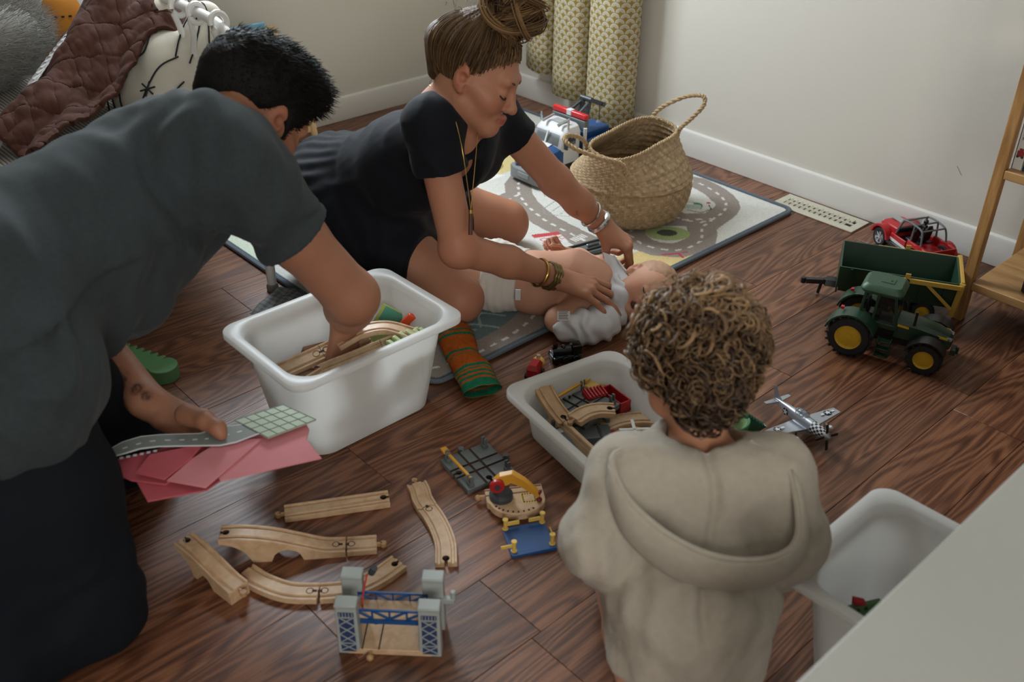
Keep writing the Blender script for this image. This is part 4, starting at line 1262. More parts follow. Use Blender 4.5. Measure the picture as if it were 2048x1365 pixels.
crane()
def ferry():
    t = thing('toy_platform', 'blue toy ferry platform with four yellow corner posts in front of the crane', 'toy platform', (.956, .979, 0), math.radians(-27))
    MB().prism([(-.044, -.036), (.044, -.036), (.041, .036), (-.041, .036)], 0, .006).build('deck', M_blue, t, bevel=.001)
    MB().box((0, -.037, .0035), (.086, .006, .007)).build('front_lip', M_blue, t, bevel=.001)
    for (x, y, s) in ((-.036, -.028, -1), (.037, -.028, 1), (-.036, .032, 1), (.036, .032, -1)):
        p = MB().cyl((x, y, .006), (x, y, .027), .0038, n=14).cyl((x, y, .027), (x, y, .031), .0055, n=14).cyl((x, y, .006), (x, y, .0085), .0058, n=14)
        if y > 0: p.box((x + s * .014, y, .018), (.026, .003, .009))
        elif x < 0: p.box((x + s * .013, y, .020), (.024, .003, .007))
        else: p.bar((x, y, .031), (x - .002, y + .012, .038), .0018, .0018)
        p.build('corner_post', M_yel2, t, bevel=.0006, seg=1)
ferry()

# wheels
def tyre(parent, c, r, w, hub, hubm, ax=(1, 0, 0), lug=0, spokes=0, name='wheel', rimr=.62):
    c = A3(*c); a = unit(A3(*ax)); R = Vector(tuple(a)).to_track_quat('Z', 'Y').to_matrix().to_4x4(); M = Matrix.Translation(tuple(c)) @ R
    b = MB().lathe([(r * rimr, -w / 2), (r * .90, -w / 2), (r * .97, -w * .36), (r, -w * .2), (r, w * .2), (r * .97, w * .36), (r * .90, w / 2), (r * rimr, w / 2)], 32, M, caps=False)
    if lug:
        for k in range(lug):
            th = 2 * PI * k / lug
            for s in (-1, 1):
                q = M @ rotm(rz=th + s * PI / lug * .5)
                b.box((0, 0, 0), (r * .075, r * .10, w * .62), q @ Matrix.Translation((r * 1.0, 0, s * w * .22)) @ rotm(rx=s * .5))
    o = b.build(name, M_rub, parent)
    h = MB().lathe([(0, -w * .34), (r * rimr * .4, -w * .36), (r * rimr * .9, -w * .30), (r * rimr, -w * .45), (r * rimr * 1.03, -w * .48), (r * rimr * 1.03, w * .48), (r * rimr, w * .45), (r * rimr * .9, w * .30), (r * rimr * .4, w * .36), (0, w * .34)], 28, M)
    if spokes:
        pass
    h.build(hub, hubm, o)
    bo = MB()
    for s in (-1, 1):
        n = 5 if not spokes else spokes
        for k in range(n):
            th = 2 * PI * k / n + .3
            if spokes: bo.bar(M @ Vector((0, 0, s * w * .37)), M @ Vector((r * rimr * .92 * math.cos(th), r * rimr * .92 * math.sin(th), s * w * .40)), r * .13, w * .1, tuple(a))
            else: bo.cyl(M @ Vector((r * rimr * .62 * math.cos(th), r * rimr * .62 * math.sin(th), s * w * .30)), M @ Vector((r * rimr * .62 * math.cos(th), r * rimr * .62 * math.sin(th), s * w * .345)), r * .045, n=8)
        if not spokes: bo.cyl(M @ Vector((0, 0, s * w * .3)), M @ Vector((0, 0, s * w * .42)), r * .16, n=14)
    bo.build('spokes' if spokes else 'wheel_nuts', M_chrome if spokes else hubm, o)
    return o

def tractor():
    # local +x forward
    t = thing('toy_tractor', 'green toy tractor with yellow wheel hubs parked on the wood floor', 'toy tractor', (2.055, .875, 0), math.radians(-72))
    rx, fx = -.085, .088
    for s in (-1, 1):
        tyre(t, (rx, s * .062, .052), .052, .038, 'hub', M_yw, (0, s, 0), 18, rimr=.60)
        tyre(t, (fx, s * .058, .040), .040, .032, 'hub', M_yw, (0, s, 0), 16, rimr=.58)
    MB().cyl((rx, -.06, .052), (rx, .06, .052), .008, n=12).cyl((fx, -.055, .04), (fx, .055, .04), .007, n=12).box((.0, 0, .05), (.20, .036, .035)).box((fx - .02, 0, .035), (.05, .03, .03)).build('chassis', M_blk, t, bevel=.002)
    # hood
    F = []
    for x, w, z0, z1 in ((.008, .030, .055, .105), (.06, .029, .055, .102), (.10, .027, .052, .095), (.128, .022, .052, .084), (.134, .018, .055, .074)):
        F.append((A3(x, 0, (z0 + z1) / 2), A3(0, w, 0), A3(0, 0, (z1 - z0) / 2)))
    MB().sweep([(-1, -1), (1, -1), (1, .55), (.75, .95), (.35, 1.08), (-.35, 1.08), (-.75, .95), (-1, .55)], F).build('hood', M_grn, t, bevel=.0015)
    for s in (-1, 1):
        MB().bar((.012, s * .0302, .090), (.125, s * .0242, .081), .0012, .006, (0, 0, 1)).build('yellow_stripe', M_yw, t)
    gr = MB()
    for k in range(4): gr.box((.1345, 0, .060 + k * .0045), (.002, .026, .002))
    gr.build('grille', M_blk, t)
    for s in (-1, 1): MB().box((.128, s * .017, .080), (.012, .010, .006), rotm(ry=.35)).build('headlight', M_clear, t, bevel=.001)
    MB().cyl((.048, -.030, .10), (.048, -.030, .135), .0032, n=10).build('exhaust', M_blk, t)
    # cab
    z0, z1 = .085, .162
    for (x, y, x2, y2) in ((.010, .032, -.004, .037), (.010, -.032, -.004, -.037), (-.078, .040, -.072, .038), (-.078, -.040, -.072, -.038), (-.045, .042, -.042, .040), (-.045, -.042, -.042, -.040)):
        MB().bar((x, y, z0 - .01), (x2, y2, z1), .006, .006, (1, 0, 0)).build('cab_pillar', M_grn, t, bevel=.001)
    F = []
    for z, a, b in ((.160, .047, .043), (.168, .050, .046), (.176, .047, .043), (.182, .040, .036)):
        F.append((A3(-.038, 0, z), A3(a, 0, 0), A3(0, b, 0)))
    MB().sweep(rrect(2, 2, .4, 4), F, smooth=False).build('roof', mat('roof_green', '#2d4a36', .45, .02), t, bevel=.001)
    MB().box((-.032, 0, .1825), (.030, .026, .002)).build('roof_hatch', MATS['roof_green'], t, bevel=.0008)
    MB().box((-.026, 0, .184), (.003, .008, .002)).build('hatch_grip', M_grn, t)
    for q, d, rr in (((.004, 0, .128), (.0015, .062, .062), rotm(ry=-.18)), ((-.075, 0, .128), (.0015, .070, .062), rotm(ry=.08)), ((-.022, .0375, .128), (.042, .0015, .062), None), ((-.022, -.0375, .128), (.042, .0015, .062), None)):
        MB().box(q, d, rr).build('window', M_win, t)
    st = MB().box((-.050, 0, .092), (.032, .034, .010)).box((-.066, 0, .113), (.008, .034, .040), rotm(ry=-.12)); st.build('seat', M_blk, t, bevel=.002)
    MB().tube([(-.012 + .010 * math.cos(a) * .5, .012 * math.sin(a), .116 + .010 * math.cos(a)) for a in np.linspace(0, 2 * PI, 16, endpoint=False)], .0014, 6, closed=True).cyl((-.012, 0, .116), (.0, 0, .095), .002, n=6).build('steering_wheel', M_blk, t)
    MB().box((-.025, 0, .078), (.075, .062, .014)).build('cab_floor', M_grn, t, bevel=.002)
    # mudguards
    for s in (-1, 1):
        F = []
        for a in np.linspace(.35, PI - .25, 12):
            F.append((A3(rx + .058 * math.cos(a), s * .058, .052 + .058 * math.sin(a)), A3(0, .024, 0), A3(math.cos(a), 0, math.sin(a)) * .0022))
        MB().sweep([(-1, -1), (1, -1), (1, 1), (-1, 1)], F, smooth=True).build('rear_mudguard', M_grn, t)
        F = [(A3(fx + .046 * math.cos(a), s * .058, .04 + .046 * math.sin(a)), A3(0, .018, 0), A3(math.cos(a), 0, math.sin(a)) * .0018) for a in np.linspace(.5, PI - .3, 9)]
        MB().sweep([(-1, -1), (1, -1), (1, 1), (-1, 1)], F, smooth=True).build('front_mudguard', M_blk, t)
        MB().box((rx - .03, s * .050, .112), (.008, .010, .007)).build('tail_light', mat('red_lens', '#a3202a', .2), t, bevel=.001)
        sp = MB().box((-.006, s * .052, .052), (.030, .018, .003)).box((-.006, s * .055, .034), (.030, .020, .003)).box((-.006, s * .057, .016), (.030, .020, .003))
        for x in (-.021, .009): sp.box((x, s * .055, .036), (.003, .018, .046))
        sp.build('step', M_grn, t, bevel=.0006, seg=1)
    MB().bar((rx - .02, 0, .045), (rx - .062, 0, .035), .016, .012).cyl((rx - .062, 0, .028), (rx - .062, 0, .045), .006, n=10).build('tow_hitch', M_grn, t, bevel=.001)
    MB().box((.142, 0, .045), (.012, .03, .014)).cyl((.150, 0, .038), (.150, 0, .056), .004, n=10).build('front_coupling', M_grn, t, bevel=.001)
tractor()

def trailer():
    # local +x towards the drawbar
    t = thing('toy_trailer', 'dark green toy tipping trailer with a yellow frame behind the tractor', 'toy trailer', (2.258, .985, 0), math.radians(118.7))
    L, W, zb, zt_ = .285, .158, .052, .128
    G = M_grn
    MB().box((0, 0, zb + .003), (L - .03, W - .03, .006)).build('box_floor', G, t)
    for s in (-1, 1):
        fl_ = .012
        MB().add([(-L / 2 + .006, s * (W / 2 - .016), zb), (L / 2 - .006, s * (W / 2 - .016), zb), (L / 2, s * W / 2, zt_), (-L / 2, s * W / 2, zt_), (-L / 2 + .006, s * (W / 2 - .020), zb), (L / 2 - .006, s * (W / 2 - .020), zb), (L / 2, s * (W / 2 - .004), zt_), (-L / 2, s * (W / 2 - .004), zt_)],
                 [(0, 1, 2, 3), (7, 6, 5, 4), (3, 2, 6, 7), (0, 4, 5, 1), (0, 3, 7, 4), (1, 5, 6, 2)]).build('side_wall', G, t)
        for k in range(5): MB().bar((-L / 2 + .03 + k * (L - .06) / 4, s * (W / 2 - .0155), zb + .004), (-L / 2 + .03 + k * (L - .06) / 4, s * (W / 2 + .001), zt_ - .002), .006, .004, (0, s, .2)).build('side_rib', G, t)
    MB().box((L / 2 - .002, 0, (zb + zt_) / 2), (.004, W - .008, zt_ - zb)).build('front_wall', G, t)
    MB().box((-L / 2 + .002, 0, (zb + zt_) / 2), (.004, W - .008, zt_ - zb)).build('tailgate', G, t)
    Y = mat('frame_yellow', '#b89440', .45, .03)
    for s in (-1, 1):
        MB().bar((L / 2 - .09, s * (W / 2 + .0045), zt_ - .008), (-L / 2 - .004, s * (W / 2 + .0045), zt_ - .008), .006, .012).build('frame_rail', Y, t, bevel=.0008)
        MB().bar((-L / 2 - .005, s * (W / 2 + .001), zt_ + .004), (-L / 2 + .002, s * (W / 2 - .004), .036), .007, .013).build('frame_post', Y, t, bevel=.0008)
        MB().bar((-L / 2 + .075, s * (W / 2 + .003), zt_ - .012), (-L / 2 + .006, s * (W / 2 - .004), zb + .002), .005, .008).build('frame_brace', Y, t, bevel=.0008)
        MB().bar((L / 2 - .085, s * (W / 2 + .004), zt_ - .012), (L / 2 - .045, s * (W / 2 - .01), zb), .005, .008).build('frame_strut', Y, t, bevel=.0008)
        MB().cyl((-.02, s * (W / 2 + .006), zt_ - .008), (-.02, s * (W / 2 + .011), zt_ - .008), .006, n=12).build('frame_stud', M_blk, t)
        MB().box((-.02, s * (W / 2 + .004), zt_ + .004), (.012, .004, .012)).build('frame_catch', Y, t)
        for x in (-.075, -.01): tyre(t, (x, s * .055, .028), .028, .024, 'hub', M_yw, (0, s, 0), 12)
    MB().bar((-L / 2 - .005, -W / 2, zt_ + .002), (-L / 2 - .005, W / 2, zt_ + .002), .008, .009).build('frame_top', Y, t, bevel=.0008)
    MB().box((-.03, 0, .043), (.20, .045, .015)).cyl((-.075, -.05, .028), (-.075, .05, .028), .004, n=8).cyl((-.01, -.05, .028), (-.01, .05, .028), .004, n=8).build('chassis', M_blk, t, bevel=.001)
    d = MB().bar((L / 2 - .05, .012, .045), (L / 2 + .03, .004, .040), .008, .016).bar((L / 2 - .05, -.012, .045), (L / 2 + .03, -.004, .040), .008, .016).box((L / 2 + .012, 0, .044), (.03, .045, .014), taper=(.8, .6)).bar((L / 2 + .03, 0, .040), (L / 2 + .075, 0, .034), .014, .013)
    d.cyl((L / 2 + .082, 0, .026), (L / 2 + .082, 0, .042), .007, n=12).bar((L / 2 + .035, .0, .036), (L / 2 + .04, 0, .002), .006, .008, (1, 0, 0))
    d.build('drawbar', M_blk, t, bevel=.001)
trailer()

def jeep():
    t = thing('toy_jeep', 'red open toy jeep with a grey roll cage beside the right wall', 'toy jeep', (2.572, 1.098, 0), math.radians(66))
    for x in (-.078, .075):
        for s in (-1, 1): tyre(t, (x, s * .047, .028), .028, .024, 'hub', M_silver, (0, s, 0), 0, 6, rimr=.66)
    MB().box((0, 0, .030), (.19, .06, .018)).cyl((-.078, -.045, .028), (-.078, .045, .028), .004, n=8).cyl((.075, -.045, .028), (.075, .045, .028), .004, n=8).build('chassis', M_blk, t, bevel=.002)
    R = M_red
    F = [(A3(x, 0, z0), A3(0, w, 0), A3(0, 0, h)) for x, w, z0, h in ((.030, .040, .060, .016), (.060, .039, .059, .015), (.098, .036, .056, .014), (.106, .034, .053, .010))]
    MB().sweep(rrect(2, 2, .45, 3), F).build('hood', R, t, bevel=.001)
    MB().box((.075, 0, .0755), (.045, .022, .002)).build('hood_panel', M_lgrey, t)
    for s in (-1, 1):
        MB().box((.010, s * .050, .028), (.075, .010, .012)).build('side_step', M_blk, t, bevel=.002)
        MB().box((.008, s * .0465, .044), (.065, .005, .026)).build('door_sill', R, t, bevel=.002)
        MB().bar((.040, s * .0495, .040), (-.028, s * .0495, .036), .0012, .008).build('white_stripe', M_whp, t)
        F = [(A3(.075 + .034 * math.cos(a), s * .048, .030 + .034 * math.sin(a)), A3(0, .014, 0), A3(math.cos(a), 0, math.sin(a)) * .003) for a in np.linspace(.1, PI - .1, 10)]
        MB().sweep([(-1, -1), (1, -1), (1, 1), (-1, 1)], F, smooth=True).build('wheel_arch', R, t)
        MB().box((-.072, s * .044, .052), (.088, .008, .026)).build('bed_side', R, t, bevel=.002)
        F = [(A3(-.078 + .034 * math.cos(a), s * .050, .030 + .034 * math.sin(a)), A3(0, .010, 0), A3(math.cos(a), 0, math.sin(a)) * .003) for a in np.linspace(.1, PI - .1, 10)]
        MB().sweep([(-1, -1), (1, -1), (1, 1), (-1, 1)], F, smooth=True).build('wheel_arch', R, t)
        MB().cyl((.106, s * .022, .058), (.109, s * .022, .058), .007, n=14).build('headlight', M_clear, t)
        MB().box((-.117, s * .036, .050), (.003, .010, .012)).build('tail_light', MATS['red_lens'], t)
        MB().box((-.012, s * .020, .053), (.024, .024, .010)).box((-.026, s * .020, .072), (.008, .024, .036), rotm(ry=-.2)).box((-.031, s * .020, .093), (.006, .014, .010)).build('seat', M_blk, t, bevel=.002)
        # roll cage
        cage = cr([(.026, s * .043, .060), (.012, s * .040, .100), (.002, s * .038, .108), (-.030, s * .038, .110), (-.062, s * .038, .106), (-.072, s * .040, .092), (-.078, s * .042, .064)], 5)
        MB().tube(cage, .0028, 8).tube([(-.035, s * .038, .110), (-.036, s * .043, .062)], .0028, 8).build('roll_bar', M_grey, t)
    for x, z in ((.004, .108), (-.036, .110), (-.066, .104)): MB().cyl((x, -.038, z), (x, .038, z), .0026, n=8).build('cage_cross_bar', M_grey, t)
    MB().box((-.072, 0, .040), (.088, .084, .005)).build('bed_floor', R, t)
    MB().box((-.115, 0, .052), (.005, .092, .026)).build('tailgate', R, t, bevel=.001)
    MB().box((.0, 0, .042), (.06, .086, .006)).box((.027, 0, .066), (.008, .078, .012)).build('cabin_floor', M_blk, t)
    MB().box((.024, 0, .088), (.002, .074, .034), rotm(ry=-.3)).build('windscreen', M_clear, t)
    MB().box((.111, 0, .038), (.010, .088, .012)).build('bumper', M_blk, t, bevel=.002)
    MB().cyl((-.050, .018, .060), (-.050, .018, .122), .003, n=8).ball((-.050, .018, .126), .007).cyl((-.056, .018, .112), (-.044, .018, .112), .005, n=8).build('roof_lamp', M_blk, t)
jeep()

def truck():
    # local +x forward; stands on the rug
    t = thing('toy_tow_truck', 'white and blue toy tow truck with a red light bar on the play rug', 'toy truck', (2.255, 2.175, .0092), PI)
    for x in (-.105, -.045, .115):
        for s in (-1, 1): tyre(t, (x, s * .062, .033), .033, .030, 'hub', M_silver, (0, s, 0), 0, 6)
    MB().box((.0, 0, .038), (.33, .075, .022)).build('chassis', M_greyd, t, bevel=.002)
    F = [(A3(.172, 0, .030), A3(0, .076, 0), A3(0, 0, .022)), (A3(.188, 0, .030), A3(0, .070, 0), A3(0, 0, .020)), (A3(.196, 0, .030), A3(0, .045, 0), A3(0, 0, .018))]
    MB().sweep([(-1, -1), (1, -1), (1, 1), (-1, 1)], F).build('bumper', mat('bumper_grey', '#7e8285', .5), t, bevel=.003)
    MB().box((.1965, 0, .032), (.003, .050, .016)).build('number_plate', mat('plate_grey', '#8d9194', .5), t, bevel=.001)
    F = [(A3(.085, 0, .085), A3(0, .070, 0), A3(0, 0, .038)), (A3(.13, 0, .080), A3(0, .068, 0), A3(0, 0, .034)), (A3(.165, 0, .074), A3(0, .062, 0), A3(0, 0, .027)), (A3(.182, 0, .068), A3(0, .052, 0), A3(0, 0, .018))]
    MB().sweep(rrect(2, 2, .5, 3), F).build('hood', M_blue, t, bevel=.001)
    MB().add([(.187, -.024, .052), (.187, .024, .052), (.170, .028, .1035), (.170, -.028, .1035), (.09, .032, .126), (.09, -.032, .126)], [(0, 1, 2, 3), (3, 2, 4, 5)]).build('white_panel', M_whp, t)
    for s in (-1, 1):
        hl = MB().box((.178, s * .044, .072), (.010, .018, .014), rotm(rz=s * .35)); hl.build('headlight', M_whp, t, bevel=.002)
        for k in range(3): MB().box((.181, s * .052, .050 + .005 * k), (.004, .016, .002), rotm(rz=s * .5)).build('grille_bar', M_chrome, t)
        MB().cyl((-.002, s * .078, .045), (-.002, s * .078, .165), .006, n=12).build('side_pipe', M_whp, t)
        MB().box((.050, s * .0705, .135), (.034, .002, .03)).build('side_window', M_win, t)
        MB().box((.088, s * .082, .128), (.006, .014, .024)).build('mirror', M_greyd, t, bevel=.001)
        MB().box((-.10, s * .062, .085), (.15, .012, .060)).build('side_panel', M_blue, t, bevel=.003)
        MB().cyl((.075, s * .035, .182), (.030, s * .035, .190), .0045, n=10).cyl((.078, s * .035, .1815), (.075, s * .035, .182), .006, n=10).build('roof_horn', M_chrome, t)
        MB().cyl((.06, s * .062, .172), (.06, s * .062, .20), .0035, n=8).build('roof_stack', M_chrome, t)
    F = [(A3(.052, 0, z), A3(a, 0, 0), A3(0, b, 0)) for z, a, b in ((.060, .048, .070), (.122, .048, .070), (.155, .040, .068), (.172, .030, .060), (.176, .024, .050))]
    F = [(f[0] + A3(-.006 * i, 0, 0) * (i > 1), f[1], f[2]) for i, f in enumerate(F)]
    MB().sweep(rrect(2, 2, .3, 4), F).build('cab', M_whp, t, bevel=.001)
    MB().add([(.1012, -.058, .122), (.1012, .058, .122), (.0885, .055, .156), (.0885, -.055, .156)], [(0, 1, 2, 3)]).build('windscreen', M_win, t)
    MB().box((.0955, 0, .139), (.004, .006, .042), rotm(ry=-.37)).build('windscreen_bar', M_whp, t)
    MB().box((.035, 0, .178), (.03, .05, .004)).build('roof_vent', M_lgrey, t, bevel=.001)
    MB().box((-.012, 0, .170), (.020, .150, .030)).build('light_frame', M_grey, t, bevel=.003)
    MB().box((-.012, 0, .196), (.018, .150, .018)).build('light_bar', mat('red_light', '#c2232b', .2), t, bevel=.004)
    MB().box((-.012, 0, .197), (.019, .022, .0195)).build('light_bar_centre', M_whp, t, bevel=.002)
    # crane at the back
    MB().box((-.10, 0, .105), (.12, .08, .05)).build('bed_box', M_blue, t, bevel=.003)
    for s in (-1, 1):
        MB().bar((-.06, s * .018, .13), (-.085, s * .014, .225), .010, .014, (1, 0, 0)).bar((-.085, s * .014, .225), (-.150, s * .012, .195), .010, .014).build('crane_arm', M_greyd, t, bevel=.001)
        MB().bar((-.02, s * .022, .188), (-.075, s * .016, .215), .007, .007).build('crane_brace', M_greyd, t)
    MB().cyl((-.085, -.024, .225), (-.085, .024, .225), .009, n=12).cyl((-.150, -.020, .195), (-.150, .020, .195), .008, n=12).build('crane_joint', M_greyd, t)
    MB().cyl((-.150, 0, .195), (-.150, 0, .135), .0015, n=6).build('cable', M_greyd, t)
    MB().lathe([(.002, .0), (.011, .008), (.013, .022), (.009, .034), (.003, .040)], 12, Matrix.Translation((-.150, 0, .098))).build('clear_hook_block', M_clear, t)
truck()

def plane():
    t = thing('toy_fighter_plane', 'silver toy propeller plane with a chequered nose beside the curly haired toddler', 'toy plane', (1.613, .830, .034), rot=(0, 0, 0))
    hd = math.radians(-106); t.rotation_euler = (Matrix.Rotation(hd, 4, 'Z') @ Matrix.Rotation(-.10, 4, 'Y')).to_euler()
    prof = [(.072, .0085, .010, .0), (.066, .0112, .0125, .0), (.050, .0125, .0145, 0), (.036, .013, .015, 0), (.015, .0135, .0165, .000), (-.01, .013, .0165, .0), (-.035, .010, .0135, .002), (-.06, .0065, .0095, .004), (-.082, .003, .006, .006), (-.090, .0015, .003, .006)]
    F = [(A3(x, 0, z), A3(0, a, 0), A3(0, 0, b)) for x, a, b, z in prof]
    circ = [(math.cos(a), math.sin(a)) for a in np.linspace(0, 2 * PI, 18, endpoint=False)]
    MB().sweep(circ, F[3:], smooth=True).build('fuselage', M_silver, t)
    mchk = bpy.data.materials.new('black_white_chequers'); mchk.use_nodes = True; nt = NT(mchk)
    ck = nt.new('ShaderNodeTexChecker'); ck.inputs['Scale'].default_value = 1.0
    tc = nt.new('ShaderNodeTexCoord'); sp = nt.new('ShaderNodeSeparateXYZ'); nt.link(tc.outputs['Object'], sp.inputs[0])
    an = nt.math('MULTIPLY', nt.math('ARCTAN2', sp.outputs[1], sp.outputs[2]), 16 / (2 * PI)); xx = nt.math('MULTIPLY', sp.outputs[0], 1 / .0062)
    cb = nt.new('ShaderNodeCombineXYZ'); nt.link(xx, cb.inputs[0]); nt.link(an, cb.inputs[1]); nt.link(cb.outputs[0], ck.inputs['Vector'])
    ck.inputs[1].default_value = (*lin('#c9c9cb'), 1); ck.inputs[2].default_value = (*lin('#121213'), 1)
    nt.color(ck.outputs[0]); nt.bsdf.inputs['Roughness'].default_value = .35
    MB().sweep(circ, F[:4], smooth=True).build('chequered_nose', mchk, t)
    MB().lathe([(.0095, 0), (.0085, .006), (.005, .012), (0, .015)], 16, Matrix.Translation((.072, 0, 0)) @ rotm(ry=PI / 2)).build('spinner', M_silver, t)
    for a in (PI * .97, -.08, PI / 2 + .1, -PI / 2 + .05):
        d = A3(0, math.sin(a), math.cos(a)); MB().bar(A3(.077, 0, 0) + d * .006, A3(.077, 0, 0) + d * (.034 if a > 2 else .030), .0065, .002, (1, 0, 0)).build('propeller_blade', M_blk, t, bevel=.0005)
    for s in (-1, 1):
        w = MB().add([(.030, s * .006, -.010), (-.018, s * .006, -.010), (-.006, s * .094, -.003), (.016, s * .094, -.003), (.020, s * .090, -.001), (.030, s * .006, -.005), (-.018, s * .006, -.007), (-.006, s * .094, -.001), (.016, s * .094, -.001)],
                      [(0, 1, 2, 3), (8, 7, 6, 5), (0, 3, 8, 5), (1, 6, 7, 2), (2, 7, 8, 3), (0, 5, 6, 1)]); w.build('wing', M_silver, t, bevel=.0006)
        MB().add([(-.070, s * .003, .007), (-.086, s * .003, .007), (-.084, s * .034, .009), (-.075, s * .034, .009), (-.070, s * .003, .009), (-.086, s * .003, .009), (-.084, s * .034, .0105), (-.075, s * .034, .0105)], [(0, 1, 2, 3), (7, 6, 5, 4), (0, 3, 7, 4), (1, 5, 6, 2), (2, 6, 7, 3), (0, 4, 5, 1)]).build('tailplane', M_silver, t)
        MB().cyl((.022, s * .045, -.012), (.040, s * .045, -.012), .0028, n=10).lathe([(.0045, 0), (.004, .005), (0, .009)], 10, Matrix.Translation((.038, s * .045, -.012)) @ rotm(ry=PI / 2)).build('wing_gun', M_whp, t)
        MB().cyl((.020, s * .03, -.008), (.022, s * .033, -.024), .0015, n=6).lathe([(0, -.002), (.006, -.002), (.007, 0), (.006, .002), (0, .002)], 12, Matrix.Translation((.022, s * .033, -.026)) @ rotm(rx=PI / 2)).build('wheel', M_rub, t)
        # roundel: dark disc with a white star and bars
        c = A3(.004, s * .068, -.0012)
        MB().lathe([(.0001, 0), (.0088, 0)], 20, Matrix.Translation(tuple(c)) @ rotm(rx=s * .04)).build('roundel', mat('roundel_navy', '#202f42', .4), t)
        stp = [((.0085 if k % 2 == 0 else .0034) * math.cos(PI / 2 + k * PI / 5), (.0085 if k % 2 == 0 else .0034) * math.sin(PI / 2 + k * PI / 5)) for k in range(10)]
        MB().prism(stp, .0004, .0007, Matrix.Translation(tuple(c)) @ rotm(rx=s * .04)).box((c[0], c[1] + .014, c[2] + .0006), (.005, .008, .0003)).box((c[0], c[1] - .014, c[2] + .0004), (.005, .008, .0003)).build('star', M_whp, t)
        M_ = Matrix.Translation((-.040, s * .0102, .002)) @ rotm(rx=s * -PI / 2, rz=0)
        MB().lathe([(.0001, 0), (.0085, 0)], 20, M_ @ Matrix.Translation((0, 0, .0002))).build('roundel', MATS['roundel_navy'], t)
        MB().prism(stp, .0005, .0008, M_).build('star', M_whp, t)
    MB().add([(-.062, .0012, .010), (-.088, .0012, .008), (-.094, .0008, .038), (-.084, .0008, .042), (-.078, .001, .026), (-.062, -.0012, .010), (-.088, -.0012, .008), (-.094, -.0008, .038), (-.084, -.0008, .042), (-.078, -.001, .026)],
             [(0, 1, 2, 3, 4), (9, 8, 7, 6, 5), (0, 5, 6, 1), (1, 6, 7, 2), (2, 7, 8, 3), (3, 8, 9, 4), (4, 9, 5, 0)]).build('tail_fin', M_silver, t)
    MB().ball((0, 0, .014), .011, rad=(2.0, .85, .95)).build('canopy', glassy('canopy_glass', '#9aa5ac', .08, .5), t)
    for x in (-.010, .002, .012): MB().tube([(x, .0098 * math.cos(a), .014 + .0106 * math.sin(a)) for a in np.linspace(0, PI, 9)], .0007, 5).build('canopy_frame', M_silver, t)
    MB().box((-.004, 0, .014), (.010, .008, .012)).build('pilot_seat', M_blk, t)
    MB().box((-.015, 0, -.017), (.03, .010, .010)).build('radiator', M_silver, t, bevel=.003)
plane()

def dinoboat():
    t = thing('dinosaur_boat', 'green dinosaur toy cart with a spiked tail and blue wheels beside the silver plane', 'toy cart', (1.462, .912, 0), math.radians(-22))
    G = mat('toy_green', '#3f7a52', .4, .04); G2 = mat('dark_toy_green', '#2a5940', .45, .04); Lg = mat('light_toy_green', '#8fb283', .4, .04)
    MB().lathe([(.0, .014), (.026, .014), (.034, .022), (.038, .042), (.041, .062), (.0395, .064), (.036, .060), (.033, .042), (.028, .026), (0, .022)], 30, sx=1.15).build('bowl_body', G, t)
    MB().lathe([(.0355, .060), (.0325, .042), (.0275, .0265), (0, .0225)], 30, sx=1.15, caps=False).build('inner_bowl', Lg, t)
    sp = [(.040, .012), (.040, .060)]
    for k in range(6):
        x = .045 + k * .008; zz = .062 - k * .007; sp += [(x, zz + .008), (x + .006, zz - .003)]
    sp += [(.095, .026), (.078, .018), (.06, .012)]
    MB().prism(sp, -.007, .007, rotm(rx=PI / 2)).build('spiked_tail', G2, t, bevel=.0015)
    MB().prism([(-.046, .045), (-.036, .045), (-.030, .075), (-.018, .096), (-.036, .092), (-.052, .078)], -.010, .010, rotm(rx=PI / 2)).build('neck_crest', Lg, t, bevel=.003)
    for (x, y) in ((.028, -.036), (.028, .036), (-.028, -.036), (-.028, .036)): MB().lathe([(0, -.006), (.013, -.006), (.014, -.003), (.014, .003), (.013, .006), (0, .006)], 18, Matrix.Translation((x, y, .014)) @ rotm(rx=PI / 2)).build('wheel', mat('navy_plastic', '#20304c', .4), t)
    for k in range(3): MB().box((.020 + .003 * k, -.0345 + .001 * k, .030 + .007 * k), (.005, .003, .004)).build('yellow_dot', M_yw, t)
    f = thing('toy_driver', 'tiny red and blue toy figure sitting in the green dinosaur cart', 'toy figure', (1.462, .912, .0232), .4)
    MB().box((0, 0, .012), (.018, .022, .022), taper=(.8, .8)).build('torso', M_red, f, bevel=.003)
    for s in (-1, 1): MB().box((.014, s * .006, .004), (.022, .009, .008)).build('leg', M_blue, f, bevel=.002)
    MB().ball((0, 0, .030), .0085).build('head', mat('toy_skin', '#c58f6c', .5), f)
dinoboat()

